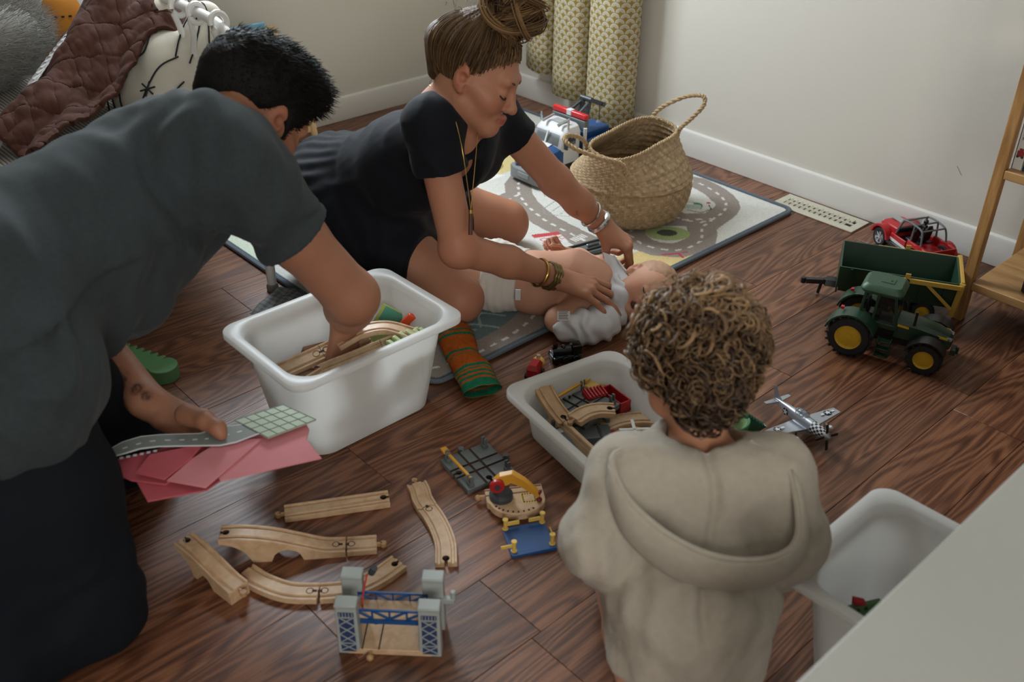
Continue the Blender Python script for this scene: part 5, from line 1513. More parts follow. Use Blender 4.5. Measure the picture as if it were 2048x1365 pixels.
# red and yellow engine, and a black train lying by the shallow bin
def redtoy():
    t = thing('red_wagon_toy', 'red and yellow toy wagon on the floor beyond the shallow bin', 'toy wagon', (1.335, 1.362, 0), .5)
    MB().box((0, 0, .018), (.040, .026, .022)).build('body', M_red, t, bevel=.002)
    MB().add([(-.022, -.014, .029), (.020, -.014, .029), (.020, .014, .029), (-.022, .014, .029), (-.016, -.009, .040), (.014, -.009, .040), (.014, .009, .040), (-.016, .009, .040)], [(0, 1, 5, 4), (1, 2, 6, 5), (2, 3, 7, 6), (3, 0, 4, 7), (4, 5, 6, 7)]).build('roof', M_red, t)
    MB().ball((.032, 0, .020), .016, rad=(.9, 1, .95)).build('yellow_nose', M_yel2, t)
    MB().cyl((.030, 0, .034), (.030, 0, .042), .005, n=12).build('chimney', M_beech, t)
    for x in (-.012, .016):
        for s in (-1, 1): MB().lathe([(0, -.003), (.008, -.003), (.008, .003), (0, .003)], 16, Matrix.Translation((x, s * .015, .008)) @ rotm(rx=PI / 2)).build('wheel', M_blk, t)
redtoy()
def blacktrain():
    t = thing('black_engine', 'glossy black toy engine with a dark green base lying between bin and rug', 'toy engine', (1.44, 1.365, 0), math.radians(-28))
    G = mat('gloss_black', '#0d0e10', .12, .02); D = mat('bottle_green', '#1c3a2c', .35)
    MB().box((0, 0, .012), (.075, .028, .012)).build('base', D, t, bevel=.002)
    MB().cyl((-.034, 0, .026), (.012, 0, .026), .0115, n=20).build('boiler', G, t)
    MB().box((.025, 0, .030), (.024, .026, .024)).build('cab', G, t, bevel=.002)
    MB().cyl((-.026, 0, .034), (-.026, 0, .048), .005, .0065, n=14).build('chimney', G, t)
    MB().ball((-.006, 0, .037), .006).build('dome', G, t)
    for x in (-.028, -.004, .022):
        for s in (-1, 1): MB().lathe([(0, -.004), (.0085, -.004), (.010, -.002), (.010, .002), (.0085, .004), (0, .004)], 18, Matrix.Translation((x, s * .017, .010)) @ rotm(rx=PI / 2)).build('wheel', G, t)
blacktrain()

# striped sock
def sock():
    t = thing('striped_sock', 'orange knitted sock with green stripes lying against the big bin', 'sock', (1.21, 1.48, 0))
    path = np.array(cr([(1.305, 1.635, .030), (1.272, 1.565, .032), (1.238, 1.505, .032), (1.222, 1.455, .028), (1.205, 1.415, .026), (1.185, 1.370, .024)], 14)) - A3(1.21, 1.48, 0)
    n = 110; idx = np.linspace(0, len(path) - 1, n); C = np.stack([np.interp(idx, range(len(path)), path[:, i]) for i in range(3)], 1)
    wv = np.interp(np.linspace(0, 1, n), [0, .08, .3, .55, .75, .92, 1], [.020, .042, .043, .040, .044, .046, .047])
    m = 120; V = []; col = []
    tg = np.gradient(C, axis=0); tg /= np.linalg.norm(tg, axis=1, keepdims=True)
    for i in range(n):
        s_ = unit(np.cross(tg[i], [0, 0, 1])); u = np.cross(s_, tg[i]); f = i / (n - 1)
        bands = [(.02, .05), (.14, .165), (.19, .22), (.40, .43), (.46, .475), (.66, .70), (.72, .735), (.77, .80), (.83, .87), (.89, 1.0)]
        green = any(a <= f < b for a, b in bands)
        base = lin('#1f6a4c') if green else lin('#a5531f')
        for k in range(m):
            a = 2 * PI * k / m; rib = .0009 * math.cos(k * PI) ; h = .021 + .003 * math.sin(9 * f + 2)
            V.append(C[i] + s_ * (wv[i] + rib) * math.cos(a) * (1 + .06 * math.sin(12 * f)) + u * (h + rib) * math.sin(a) * (1 if math.sin(a) > 0 else .85)); col.append(base)
    V = np.array(V); col = np.array(col) * (1 + .12 * np.random.default_rng(2).normal(size=(len(V), 1)))
    V += (wob(V, 16., 3) * .003)[:, None] * A3(0, 0, 1); V[:, 2] = np.maximum(V[:, 2], .0098)
    o = np_mesh('knit', V, grid_mesh(m, n, True), mat('knit_wool', rough=.95, attr='tint', spec=.1, var=.18, scale=260., bump=.5, bscale=420.), t, color=col)
sock()
# green wavy wooden dinosaur
def wavydino():
    t = thing('wooden_crocodile', 'green wooden crocodile with a notched back on the floor behind the man’s forearm', 'wooden toy', (.655, 2.012, 0), 0)
    t.rotation_euler = (0, 0, math.radians(-70))
    pts = [(-.150, -.012)]
    pts += [(-.15 + .012 * k, .030 + .010 * math.sin(k * .9)) for k in range(0, 3)]
    for k in range(9):
        x = -.115 + k * .022; pts += [(x, .034), (x + .007, .046), (x + .013, .046), (x + .018, .034)]
    pts += [(.088 + .034 * math.cos(a) + .008, .012 + .034 * math.sin(a)) for a in np.linspace(2.0, -2.2, 16)] + [(.04, -.030), (-.05, -.034), (-.12, -.026)]
    G = mat('crocodile_green', '#5c8c5e', .4, .06); 
    MB().prism(pts, 0, .034).build('body', G, t, bevel=.003)
wavydino()

# teal chunky toys on the far edge of the rug
def chunky(label, loc, rz, L, c, c2, z0=.0095):
    t = thing('chunky_toy', label, 'toy', (loc[0], loc[1], z0), rz, 'small teal toys on the rug')
    n = 4; R = .0145
    for k in range(n): MB().lathe([(.004, -L / 2 / n), (R * .8, -L / 2 / n), (R, -L / 4 / n), (R, L / 4 / n), (R * .8, L / 2 / n), (.004, L / 2 / n)], 14, Matrix.Translation((-L / 2 + L * (k + .5) / n, 0, R)) @ rotm(ry=PI / 2)).build('segment', c if k % 2 == 0 else c2, t)
M_teal = mat('teal_plastic', '#2f8c95', .4, .03); M_aqua = mat('aqua_plastic', '#7bb9c4', .4, .03); M_or = mat('orange_plastic', '#d9822f', .4, .03)
chunky('teal segmented toy lying farthest back on the rug edge', (1.555, 2.725), -.35, .085, M_teal, M_teal)
chunky('aqua and orange segmented toy on the rug edge', (1.495, 2.655), -1.3, .07, M_aqua, M_or)
chunky('aqua and white segmented toy beside the woman’s dress', (1.545, 2.662), -1.0, .075, M_aqua, M_whp)

# grey flat toy and a small white piece on the rug by the baby
def greything():
    t = thing('grey_ramp_toy', 'grey flat toy ramp with raised rails lying on the rug above the baby', 'toy ramp', (1.875, 1.715, .0095), math.radians(-12))
    MB().prism([(-.065, -.030), (.055, -.034), (.070, 0), (.055, .030), (-.065, .026)], 0, .012).build('deck', M_grey, t, bevel=.002)
    for y in (-.020, .016): MB().box((0, y, .014), (.11, .006, .006)).build('rail', M_greyd, t, bevel=.001)
    MB().box((.02, -.002, .016), (.04, .008, .008)).build('silver_catch', M_chrome, t, bevel=.001)
    w = thing('white_toy_piece', 'small ribbed white toy piece by the baby’s shoulder', 'toy piece', (1.842, 1.640, .0095), .6)
    MB().box((0, 0, .008), (.03, .045, .016)).build('block', mat('ivory_plastic', '#c3c0ae', .5), w, bevel=.003)
    for k in range(4): MB().box((0, -.016 + .0105 * k, .0165), (.026, .004, .004)).build('rib', MATS['ivory_plastic'], w)
greything()
# ------------------------------------------------------------------ what lies in the bins and on the shelf
def plank_track(label, a, b, w, th, up, joint=None):
    """grooved track lying on its edge: seen from its broad side"""
    t = thing('wooden_track', label, 'toy track', tuple(a)); b = b - a; d = unit(b); up = np.asarray(up, float); up = unit(up - d * (up @ d)); n = np.cross(d, up)
    if n[2] < 0: n = -n
    sd = np.cross(n, d)
    o = MB().sweep([(x * w / .04, y * th / .012) for x, y in TP], [(A3(0, 0, 0), sd, n), (b, sd, n)]).build('rail', M_beech, t, bevel=.0007, seg=1)
    if joint:
        p = b * joint; r = MB()
        ring = [p + d * .010 + (sd * math.cos(q) + d * math.sin(q)) * .0068 + n * .0003 for q in np.linspace(0, 2 * PI, 18, endpoint=False)]; ring2 = [p - d * .012 + (sd * math.cos(q) + d * math.sin(q)) * .0075 + n * .0003 for q in np.linspace(0, 2 * PI, 18, endpoint=False)]
        r.tube(ring, .0009, 4, closed=True).tube(ring2, .0006, 4, closed=True).bar(p - d * .006 + n * .0002, p + d * .006 + n * .0002, .004, .0008, n).bar(p - sd * w / 2 + n * .0002, p + sd * w / 2 + n * .0002, .0008, .0008, n)
        r.build('joint_seam', M_hole, t)
    return t
# big bin
plank_track('long grooved track in the big bin, farther of the two long ones', A3(.805, 1.600, .128), A3(1.005, 1.548, .172), .040, .012, (.2, .9, .3), .52)
plank_track('broad jointed track leaning on the near wall of the big bin', A3(.868, 1.500, .146), A3(1.050, 1.462, .168), .050, .012, (.1, .55, .8), .72)
track('arched wooden rail on top of the pile in the big bin', [(.930, 1.548, .176), (.985, 1.537, .190), (1.035, 1.508, .194), (1.070, 1.455, .184)], None, None)
plank_track('pale track half buried beside the long ones in the big bin', A3(.850, 1.530, .118), A3(1.01, 1.520, .150), .040, .012, (.1, .8, .5))
t_ = track('curved wooden track piece in the left corner of the big bin', [(.828, 1.560, .108), (.850, 1.572, .112), (.876, 1.566, .114), (.893, 1.540, .112)], None, None)
plank_track('straight track at the bottom left of the big bin', A3(.80, 1.50, .075), A3(1.05, 1.58, .075), .04, .012, (0, 1, .1))
plank_track('straight track lying flat deep in the big bin', A3(.82, 1.62, .050), A3(1.06, 1.49, .055), .04, .012, (0, 1, 0))
plank_track('straight track across the floor of the big bin', A3(.80, 1.47, .022), A3(1.08, 1.60, .022), .04, .012, (0, 1, 0))
t_ = thing('wooden_block', 'square brown wooden block by the far wall of the big bin', 'block', (.915, 1.622, .120), rot=(.5, .1, -.1))
MB().box((0, 0, .0), (.052, .016, .050)).build('block', mat('brown_block', '#8e6548', .6, .1, 20.), t_, bevel=.002)
t_ = thing('wooden_peg', 'small wooden peg standing in the far left corner of the big bin', 'peg', (.800, 1.648, .115))
MB().cyl((0, 0, 0), (0, 0, .034), .007, n=16).ball((0, 0, .034), .0072).build('peg', M_beechd, t_)
M_bone = mat('pale_green_bone', '#b7c68e', .5, .04)  # plain pale green plastic of the skeleton toy
def bones():
    t = thing('bone_track_toy', 'pale green ribbed dinosaur skeleton toy in the right corner of the big bin', 'toy', (1.055, 1.462, .160))
    for k in range(6):
        x = -.042 + k * .016
        MB().box((x, .004 * math.sin(k), .020 - abs(k - 2.5) * .003), (.011, .026, .018), rotm(rx=.3, rz=.2)).build('vertebra', M_bone, t, bevel=.003)
        for s in (-1, 1): MB().tube(cr([(x, s * .010, .018), (x, s * .026, .008), (x + .002, s * .028, -.02), (x + .004, s * .016, -.05)], 5), .0045, 8).build('rib', M_bone, t)
    MB().bar((-.048, 0, .010), (.046, 0, .010), .012, .010).build('spine', M_bone, t, bevel=.003)
bones()
def board():
    t = thing('clear_green_board', 'see-through yellow green board standing in the back right of the big bin', 'toy board', (1.052, 1.585, .075), rot=(-.25, .55, -.72))
    m = glassy('clear_green', '#b4c46c', .15, .72)
    MB().box((0, 0, .055), (.085, .003, .120)).build('sheet', m, t, bevel=.001)
    MB().box((.044, 0, .055), (.006, .006, .122)).build('rim', m, t, bevel=.001)
    MB().box((-.012, -.0008, .095), (.045, .0032, .035)).build('blue_print', glassy('clear_teal', '#4fa79b', .2, .7), t)
board()
t_ = thing('orange_piece', 'bright orange plastic piece sticking up in the big bin', 'toy piece', (1.098, 1.545, .128), rot=(.1, .35, -.7))
MB().add([(-.012, -.006, 0), (.012, -.006, 0), (.012, .006, 0), (-.012, .006, 0), (-.010, -.005, .038), (.009, -.005, .038), (.009, .005, .038), (-.010, .005, .038), (.0, -.005, .062), (.017, -.005, .058), (.017, .005, .058), (0, .005, .062)],
         [(0, 3, 2, 1), (0, 1, 5, 4), (1, 2, 6, 5), (2, 3, 7, 6), (3, 0, 4, 7), (4, 5, 9, 8), (5, 6, 10, 9), (6, 7, 11, 10), (7, 4, 8, 11), (8, 9, 10, 11)]).build('piece', mat('neon_orange', '#e0481e', .35, .03), t_, bevel=.002)

# shallow bin
crossing('grey toy level crossing with an amber barrier inside the shallow bin', (1.292, 1.165, .034), (.03, -.05, math.radians(-88)))
track('wide curved track with a peg leaning on the left wall of the shallow bin', [(1.236, 1.234, .086), (1.222, 1.200, .080), (1.212, 1.165, .073), (1.206, 1.132, .066)], 0, -1, m=M_beechd)
track('short curved track lying over the grey crossing in the shallow bin', [(1.216, 1.120, .074), (1.250, 1.119, .076), (1.279, 1.108, .076), (1.304, 1.087, .074)], 0, -1)
track('curved track on the floor of the shallow bin, farther one', [(1.288, 1.105, .026), (1.335, 1.095, .026), (1.380, 1.066, .026), (1.405, 1.03, .026)], None, -1)
track('curved track on the floor of the shallow bin, nearer one', [(1.255, 1.070, .018), (1.305, 1.063, .018), (1.345, 1.035, .018), (1.370, 1.0, .018)], None, None)
plank_track('thin track on edge along the near wall of the shallow bin', A3(1.205, 1.185, .045), A3(1.165, .985, .045), .04, .010, (.25, 0, 1))
def ramp():
    t = thing('grey_ramp', 'grey toy ramp with a flat slope along the near side of the shallow bin', 'toy ramp', (1.198, 1.145, .012), math.radians(-98))
    MB().add([(0, -.022, 0), (.15, -.022, 0), (.15, .022, 0), (0, .022, 0), (0, -.022, .034), (.05, -.022, .034), (.15, -.022, .008), (0, .022, .034), (.05, .022, .034), (.15, .022, .008)], [(0, 3, 2, 1), (0, 1, 6, 5, 4), (3, 7, 8, 9, 2), (4, 5, 8, 7), (5, 6, 9, 8), (1, 2, 9, 6), (0, 4, 7, 3)]).build('slope', M_grey, t, bevel=.001)
    for s in (-1, 1): MB().box((-.004, s * .012, .042), (.008, .006, .022)).build('lug', M_greyd, t, bevel=.001)
    MB().box((.012, 0, .0346), (.014, .030, .0008)).build('white_line', M_whp, t)
    t2 = thing('grey_platform', 'grey toy platform under the short curved track in the shallow bin', 'toy ramp', (1.248, 1.092, .010), math.radians(-35), None)
    MB().box((0, 0, .016), (.072, .044, .026)).build('block', M_grey, t2, bevel=.0015)
    MB().box((.012, 0, .030), (.004, .044, .002)).build('edge_line', M_greyd, t2)
ramp()
def wagon(label, loc, rz, L, rot=None, open_top=True):
    t = thing('red_wagon', label, 'toy wagon', loc, rz, rot=rot)
    m = MB().box((0, 0, .014), (L, .030, .008))
    for s in (-1, 1): m.box((0, s * .0135, .028), (L, .003, .026))
    for s in (-1, 1): m.box((s * (L / 2 - .0015), 0, .028), (.003, .030, .026))
    m.build('body', M_red, t, bevel=.0008)
    if not open_top: MB().box((0, 0, .041), (L, .030, .004)).build('lid', M_red, t, bevel=.001)
    for x in (-L * .3, L * .3):
        for s in (-1, 1): w = MB().lathe([(0, -.003), (.0095, -.003), (.0105, -.001), (.0105, .001), (.0095, .003), (0, .003)], 18, Matrix.Translation((x, s * .0185, .0105)) @ rotm(rx=PI / 2)).build('wheel', M_blk, t); MB().cyl((x, s * .020, .0105), (x, s * .0225, .0105), .003, n=10).build('axle_cap', M_chrome, w)
    MB().cyl((L / 2, 0, .014), (L / 2 + .006, 0, .014), .004, n=12).build('magnet', M_chrome, t)
wagon('red toy wagon with black wheels standing upright in the shallow bin', (1.368, 1.143, .010), math.radians(-98), .072)
def tipper():
    t = thing('red_wagon', 'red ribbed toy hopper tipped over beside the red wagon in the shallow bin', 'toy wagon', (1.336, 1.180, .024), rot=(.2, .1, -.25)); t.scale = (.85, .85, .85)
    MB().add([(-.026, -.014, 0), (.026, -.014, 0), (.026, .014, 0), (-.026, .014, 0), (-.030, -.018, .036), (.030, -.018, .036), (.030, .018, .036), (-.030, .018, .036)], [(0, 3, 2, 1), (4, 5, 6, 7), (0, 1, 5, 4), (1, 2, 6, 5), (2, 3, 7, 6), (3, 0, 4, 7)]).build('hopper', M_red, t, bevel=.001)
    for k in range(6): MB().box((-.025 + .01 * k, 0, .038), (.004, .034, .006)).build('rib', M_red, t)
tipper()
def yellowcar():
    t = thing('yellow_engine', 'small yellow toy vehicle with black wheels at the back of the shallow bin', 'toy engine', (1.362, 1.198, .022), math.radians(10))
    MB().box((0, 0, .016), (.058, .028, .014)).box((-.012, 0, .028), (.026, .026, .014)).build('body', M_yel2, t, bevel=.003)
    for x in (-.018, .018):
        for s in (-1, 1): MB().lathe([(0, -.004), (.009, -.004), (.010, 0), (.009, .004), (0, .004)], 18, Matrix.Translation((x, s * .017, .010)) @ rotm(rx=PI / 2)).build('wheel', M_blk, t)
yellowcar()
t_ = thing('wooden_disc', 'round wooden disc beside the short curved track in the shallow bin', 'toy disc', (1.312, 1.122, .022))
MB().cyl((0, 0, 0), (0, 0, .012), .0115, n=24).build('disc', M_beech, t_, bevel=.001)
t_ = thing('red_signal', 'flat red toy piece with a hooked end near the toddler’s side of the shallow bin', 'toy piece', (1.248, 1.046, .037), rot=(-.25, .1, -.05))
MB().prism([(-.040, -.022), (.018, -.026), (.040, .012), (.034, .030), (.022, .028), (.018, .010), (-.02, .006)], 0, .010).build('piece', mat('brick_red', '#8d2a2c', .45, .04), t_, bevel=.0015)
def prop():
    t = thing('orange_propeller_toy', 'orange toy with a crossed white propeller near the toddler’s shoulder', 'toy', (1.293, 1.022, .036), .4)
    MB().box((0, 0, .008), (.050, .024, .018)).build('body', mat('toy_orange', '#d28a28', .4), t, bevel=.004)
    for a in (.5, .5 + PI / 2): MB().bar((-.032 * math.cos(a), -.032 * math.sin(a), .026), (.032 * math.cos(a), .032 * math.sin(a), .026), .007, .0025).build('blade', M_whp, t, bevel=.001)
    MB().cyl((0, 0, .016), (0, 0, .029), .003, n=10).build('hub', M_whp, t)
    MB().box((-.030, -.012, .004), (.014, .010, .010)).build('aqua_part', mat('aqua_plastic'), t, bevel=.002)
prop()
# bin under the table
def tri(name, part, label, P, th, m):
    """flat felt triangle leaning on the bin wall, through three world points"""
    P = [np.asarray(p, float) for p in P]; o = P[2]; t = thing(name, label, 'felt piece', tuple(o)); n = unit(np.cross(P[1] - P[0], P[2] - P[0])); n = n if n[2] > 0 else -n
    v = [tuple(p - o) for p in P] + [tuple(p - o - n * th) for p in P]
    MB().add(v, [(0, 1, 2), (5, 4, 3), (0, 3, 4, 1), (1, 4, 5, 2), (2, 5, 3, 0)]).build(part, m, t, bevel=.0015)
    return t, o, n
A_, B_ = A3(1.117, 0.445, 0.125), A3(1.183, 0.412, 0.125); C_ = (A_ + B_) * .5 + A3(.015, -.03, -.120)
t_, o_, n_ = tri('spotted_wedge', 'wedge', 'green dark spotted felt wedge leaning in the nearly empty bin', (A_, B_, C_), .010, mat('felt_green', '#4c6b42', .9, .1, 60.))
for (u, v) in ((.18, .06), (.38, .05), (.58, .05), (.78, .06), (.28, .18), (.48, .17), (.66, .18), (.40, .30), (.55, .31), (.47, .46)):
    q = A_ * (1 - u) + B_ * u; q = q * (1 - v) + C_ * v - o_; MB().cyl(q, q + n_ * .0008, .0034, n=10).build('spot', mat('felt_dark', '#26301f', .9), t_)
A_, B_ = A3(1.148, 0.448, 0.135), A3(1.167, 0.424, 0.125)
tri('red_wedge', 'wedge', 'red felt wedge behind the green spotted one in the nearly empty bin', (A_, B_ + A3(0, .012, 0), (A_ + B_) * .5 + A3(.012, .006, -.122)), .014, mat('felt_red', '#9c1f24', .9, .1, 60.))
# black toy wheel on the lower shelf
t_ = thing('rolling_toy', 'black round toy with a grey hub on the lowest board of the pine shelf', 'toy', (2.372, .700, .1128), rot=(0, 0, .3))
tyre(t_, (0, 0, .036), .036, .040, 'hub', M_greyd, (0, 1, 0), 0, name='tread')
sc_ = MB().bar((XR - .0004, 1.079, .242), (XR - .0004, 1.061, .221), .0010, .0009, (1, 0, 0)).build('wall_scuff', mat('scuff_grey', '#8c867c', .9)); sc_['kind'] = 'structure'  # scuff mark on the right wall, modelled as a thin grey bar
# ------------------------------------------------------------------ people
M_skin = mat('skin', rough=.55, attr='tint', sss=.12, spec=.35, var=.05, scale=25., bump=.08, bscale=600.)
SKIN = np.array(lin('#a9755c'))
def loc_of(V, c, R, s): return (V - c) @ R / s
def head(B, c, R, s=1., baby=False, mouth_open=False, jz=1.):
    """skull, face, ears; local axes right, forward, up; origin between the ears"""
    def g(x, y, z): return c + R @ (A3(x, y, z if z > -.02 else -.02 + (z + .02) * jz) * s)
    def b(p, r, k=.012, op='+'): B.ball(g(*p), r * s, k * s, op)
    def cn(p, q, r1, r2, k=.012, op='+'): B.cone(g(*p), g(*q), r1 * s, r2 * s, k * s, op)
    def el(p, r, k=.012, op='+', Rl=None): B.ell(g(*p), A3(*r) * s, R if Rl is None else R @ Rl, k * s, op)
    if not baby:
        el((0, -.012, .040), (.074, .097, .080), .03)
        el((0, .025, -.020), (.060, .066, .080), .03)
        for q in (-1, 1):
            cn((q * .050, .005, -.055), (q * .014, .070, -.096), .022, .017, .03)
            b((q * .036, .062, -.028), .026, .02)
            cn((q * .060, .02, -.005), (q * .048, .055, -.018), .016, .016, .02)
        b((0, .076, -.098), .0175, .02)
        cn((-.034, .080, .030), (.034, .080, .030), .013, .013, .018)
        cn((0, .086, .020), (0, .104, -.022), .0085, .0095, .010)
        b((0, .108, -.030), .0115, .008)
        for q in (-1, 1):
            b((q * .0115, .098, -.034), .0078, .006)
            b((q * .031, .096, .002), .0125, .012, '-')
            b((q * .031, .0775, .002), .0140, .005)
        cn((-.022, .082, -.064), (0, .097, -.0605), .0055, .0072, .006); cn((.022, .082, -.064), (0, .097, -.0605), .0055, .0072, .006)
        cn((-.019, .082, -.0685), (0, .0945, -.0725), .0055, .0078, .006); cn((.019, .082, -.0685), (0, .0945, -.0725), .0055, .0078, .006)
        cn((-.021, .091, -.0662), (.021, .091, -.0662), .0016, .0016, .003, '-')
    else:
        el((0, -.012, .030), (.066, .080, .068), .03)
        el((0, .022, -.012), (.056, .050, .056), .03)
        for q in (-1, 1):
            b((q * .032, .045, -.034), .030, .025)
            b((q * .024, .076, -.002), .010, .012, '-'); b((q * .024, .0635, -.003), .0115, .005)
            b((q * .008, .078, -.020), .0055, .005)
        b((0, .056, -.058), .016, .02)
        b((0, .080, -.017), .0085, .008)
        cn((-.016, .068, -.037), (.016, .068, -.037), .006, .006, .006)
        cn((-.013, .066, -.048), (.013, .066, -.048), .006, .006, .006)
        if mouth_open: el((0, .078, -.043), (.013, .018, .0075), .004, '-')
    w = .073 if not baby else .063
    for q in (-1, 1):
        a = q * .35; Rl = np.array([[math.cos(a), math.sin(a), 0], [-math.sin(a), math.cos(a), 0], [0, 0, 1.]])
        h = 1. if not baby else .72
        el((q * (w + .004), -.006, .003), (.0095, .019 * h, .031 * h), .006, Rl=Rl)
        b((q * (w + .012), .000, .004), .0105 * h, .006, '-')
        b((q * (w + .003), .002, -.024 * h), .0085 * h, .006)
def paint_head(V, col, c, R, s, lip='#8e4a44', baby=False, jz=1.):
    L = loc_of(V, c, R, s); x, y, z = L.T; z = np.where(z > -.02, z, -.02 + (z + .02) / jz)
    zl = -.066 if not baby else -.043
    m = np.exp(-((x / .021) ** 4 + ((z - zl) / (.0105 if not baby else .011)) ** 4)) * (y > (.080 if not baby else .058)) * (np.abs(y - .09) < .05)
    col[:] = col + (np.array(lin(lip)) - col) * (m * .75)[:, None]
    ck = np.exp(-(((np.abs(x) - .042) / .020) ** 2 + ((z + .030) / .022) ** 2)) * (y > .03)
    ck = ck + .6 * np.exp(-((x / .014) ** 2 + ((z + .03) / .014) ** 2)) * (y > .09)
    ear = (np.abs(x) > .070) * np.exp(-((y + .005) / .02) ** 2) * (np.abs(z) < .04)
    col[:] = col * (1 - np.clip(ck * .35 + ear * .4, 0, .5)[:, None] * A3(.05, .45, .5))
def hand(B, w, fwd, up, s=1., side=1, curl=(.5, .5, .5, .5), spread=.06, thumb=(.6, .3, .35), wr=.026):
    """w wrist, fwd towards the knuckles, up = back of the hand; side +1 puts the thumb on the right of fwd"""
    F = frame(fwd, up); r, f, u = F[:, 0] * side, F[:, 1], F[:, 2]
    P = lambda a, b, c: w + (r * a + f * b + u * c) * s
    k = .006 * s
    B.cone(P(0, -.02, 0), P(.0, .020, 0), wr * .80 * s / 1., .0195 * s, .02 * s)
    kn = [(.030, .086, .004), (.010, .091, .006), (-.010, .087, .005), (-.028, .078, .002)]
    for i, q in enumerate(kn):
        B.cone(P(q[0] * .45, .010, -.001), P(q[0], q[1], q[2] - .004), .0165 * s, .0112 * s, .012 * s)
    B.cone(P(.020, .022, -.008), P(.026, .055, -.010), .016 * s, .012 * s, .012 * s)
    ln = [(.042, .025, .020), (.046, .029, .021), (.043, .027, .020), (.034, .020, .018)]
    tips = []
    for i in range(4):
        p = P(*kn[i]) - u * .003 * s; a = 0.; yaw = (1.5 - i) * spread
        d0 = f * math.cos(yaw) + r * math.sin(yaw)
        B.ball(p + u * .001 * s, .0098 * s, k)
        rad = (.0086, .0080, .0073, .0062)
        for j in range(3):
            a += curl[i] * (1.0, 1.15, .75)[j]
            d = d0 * math.cos(a) - u * math.sin(a)
            q = p + d * ln[i][j] * s
            B.cone(p, q, rad[j] * s, rad[j + 1] * s, .003 * s); p = q
        tips.append(p)
    # thumb leaves the side of the palm near its base
    p = P(.026, .022, -.006); out, bend, dn = thumb
    d = unit(r * math.sin(out) + f * math.cos(out) - u * dn)
    q = p + d * .040 * s; B.cone(p, q, .0125 * s, .0100 * s, .010 * s)
    d2 = unit(d * math.cos(bend) - r * math.sin(bend) * .8 - u * math.sin(bend) * .3); p2 = q + d2 * .032 * s; B.cone(q, p2, .0098 * s, .0088 * s, .004 * s)
    d3 = unit(d2 * math.cos(bend) - r * math.sin(bend) * .8 - u * math.sin(bend) * .2); p3 = p2 + d3 * .024 * s; B.cone(p2, p3, .0090 * s, .0068 * s, .004 * s)
    return tips, p3
def skin_mesh(name, B, h, parent, tone=None, paint=None, smooth=1):
    V, Q = B.mesh(h, smooth=smooth)
    col = np.tile(SKIN if tone is None else np.array(lin(tone)), (len(V), 1)) * (1 + .05 * wob(V, 9., 5))[:, None] ** A3(.6, 1, 1)
    if paint: paint(V, col)
    return np_mesh(name, V, Q, M_skin, parent, color=np.clip(col, 0, 1))
def cloth(name, B, h, m, parent, fold=None, color=None, smooth=2, grow=0.):
    V, Q = B.mesh(h, smooth=smooth, grow=grow)
    if fold is not None:
        N = normals(V, Q); V = V + N * fold(V, N)[:, None]; V = relax(V, Q, .3)
    return np_mesh(name, V, Q, m, parent, color=None if color is None else color(V))
def band(c, d, r, t, n=40, k=8, flat=1., wig=0.):
    d = unit(d); u = unit(np.cross(d, [.2, .1, 1.])); w = np.cross(d, u)
    return [tuple(c + (u * math.cos(a) + w * math.sin(a)) * (r + wig * math.sin(9 * a))) for a in np.linspace(0, 2 * PI, n, endpoint=False)]
M_gold = mat('gold', '#b08d4a', .3, .05, metal=1.); M_silv = mat('silver', '#c6c6c8', .18, .02, metal=1.)
M_lash = mat('lash_brown', '#2a1d18', .7); M_brow = mat('brow_brown', '#4a3326', .8)
PINK_Z = .243

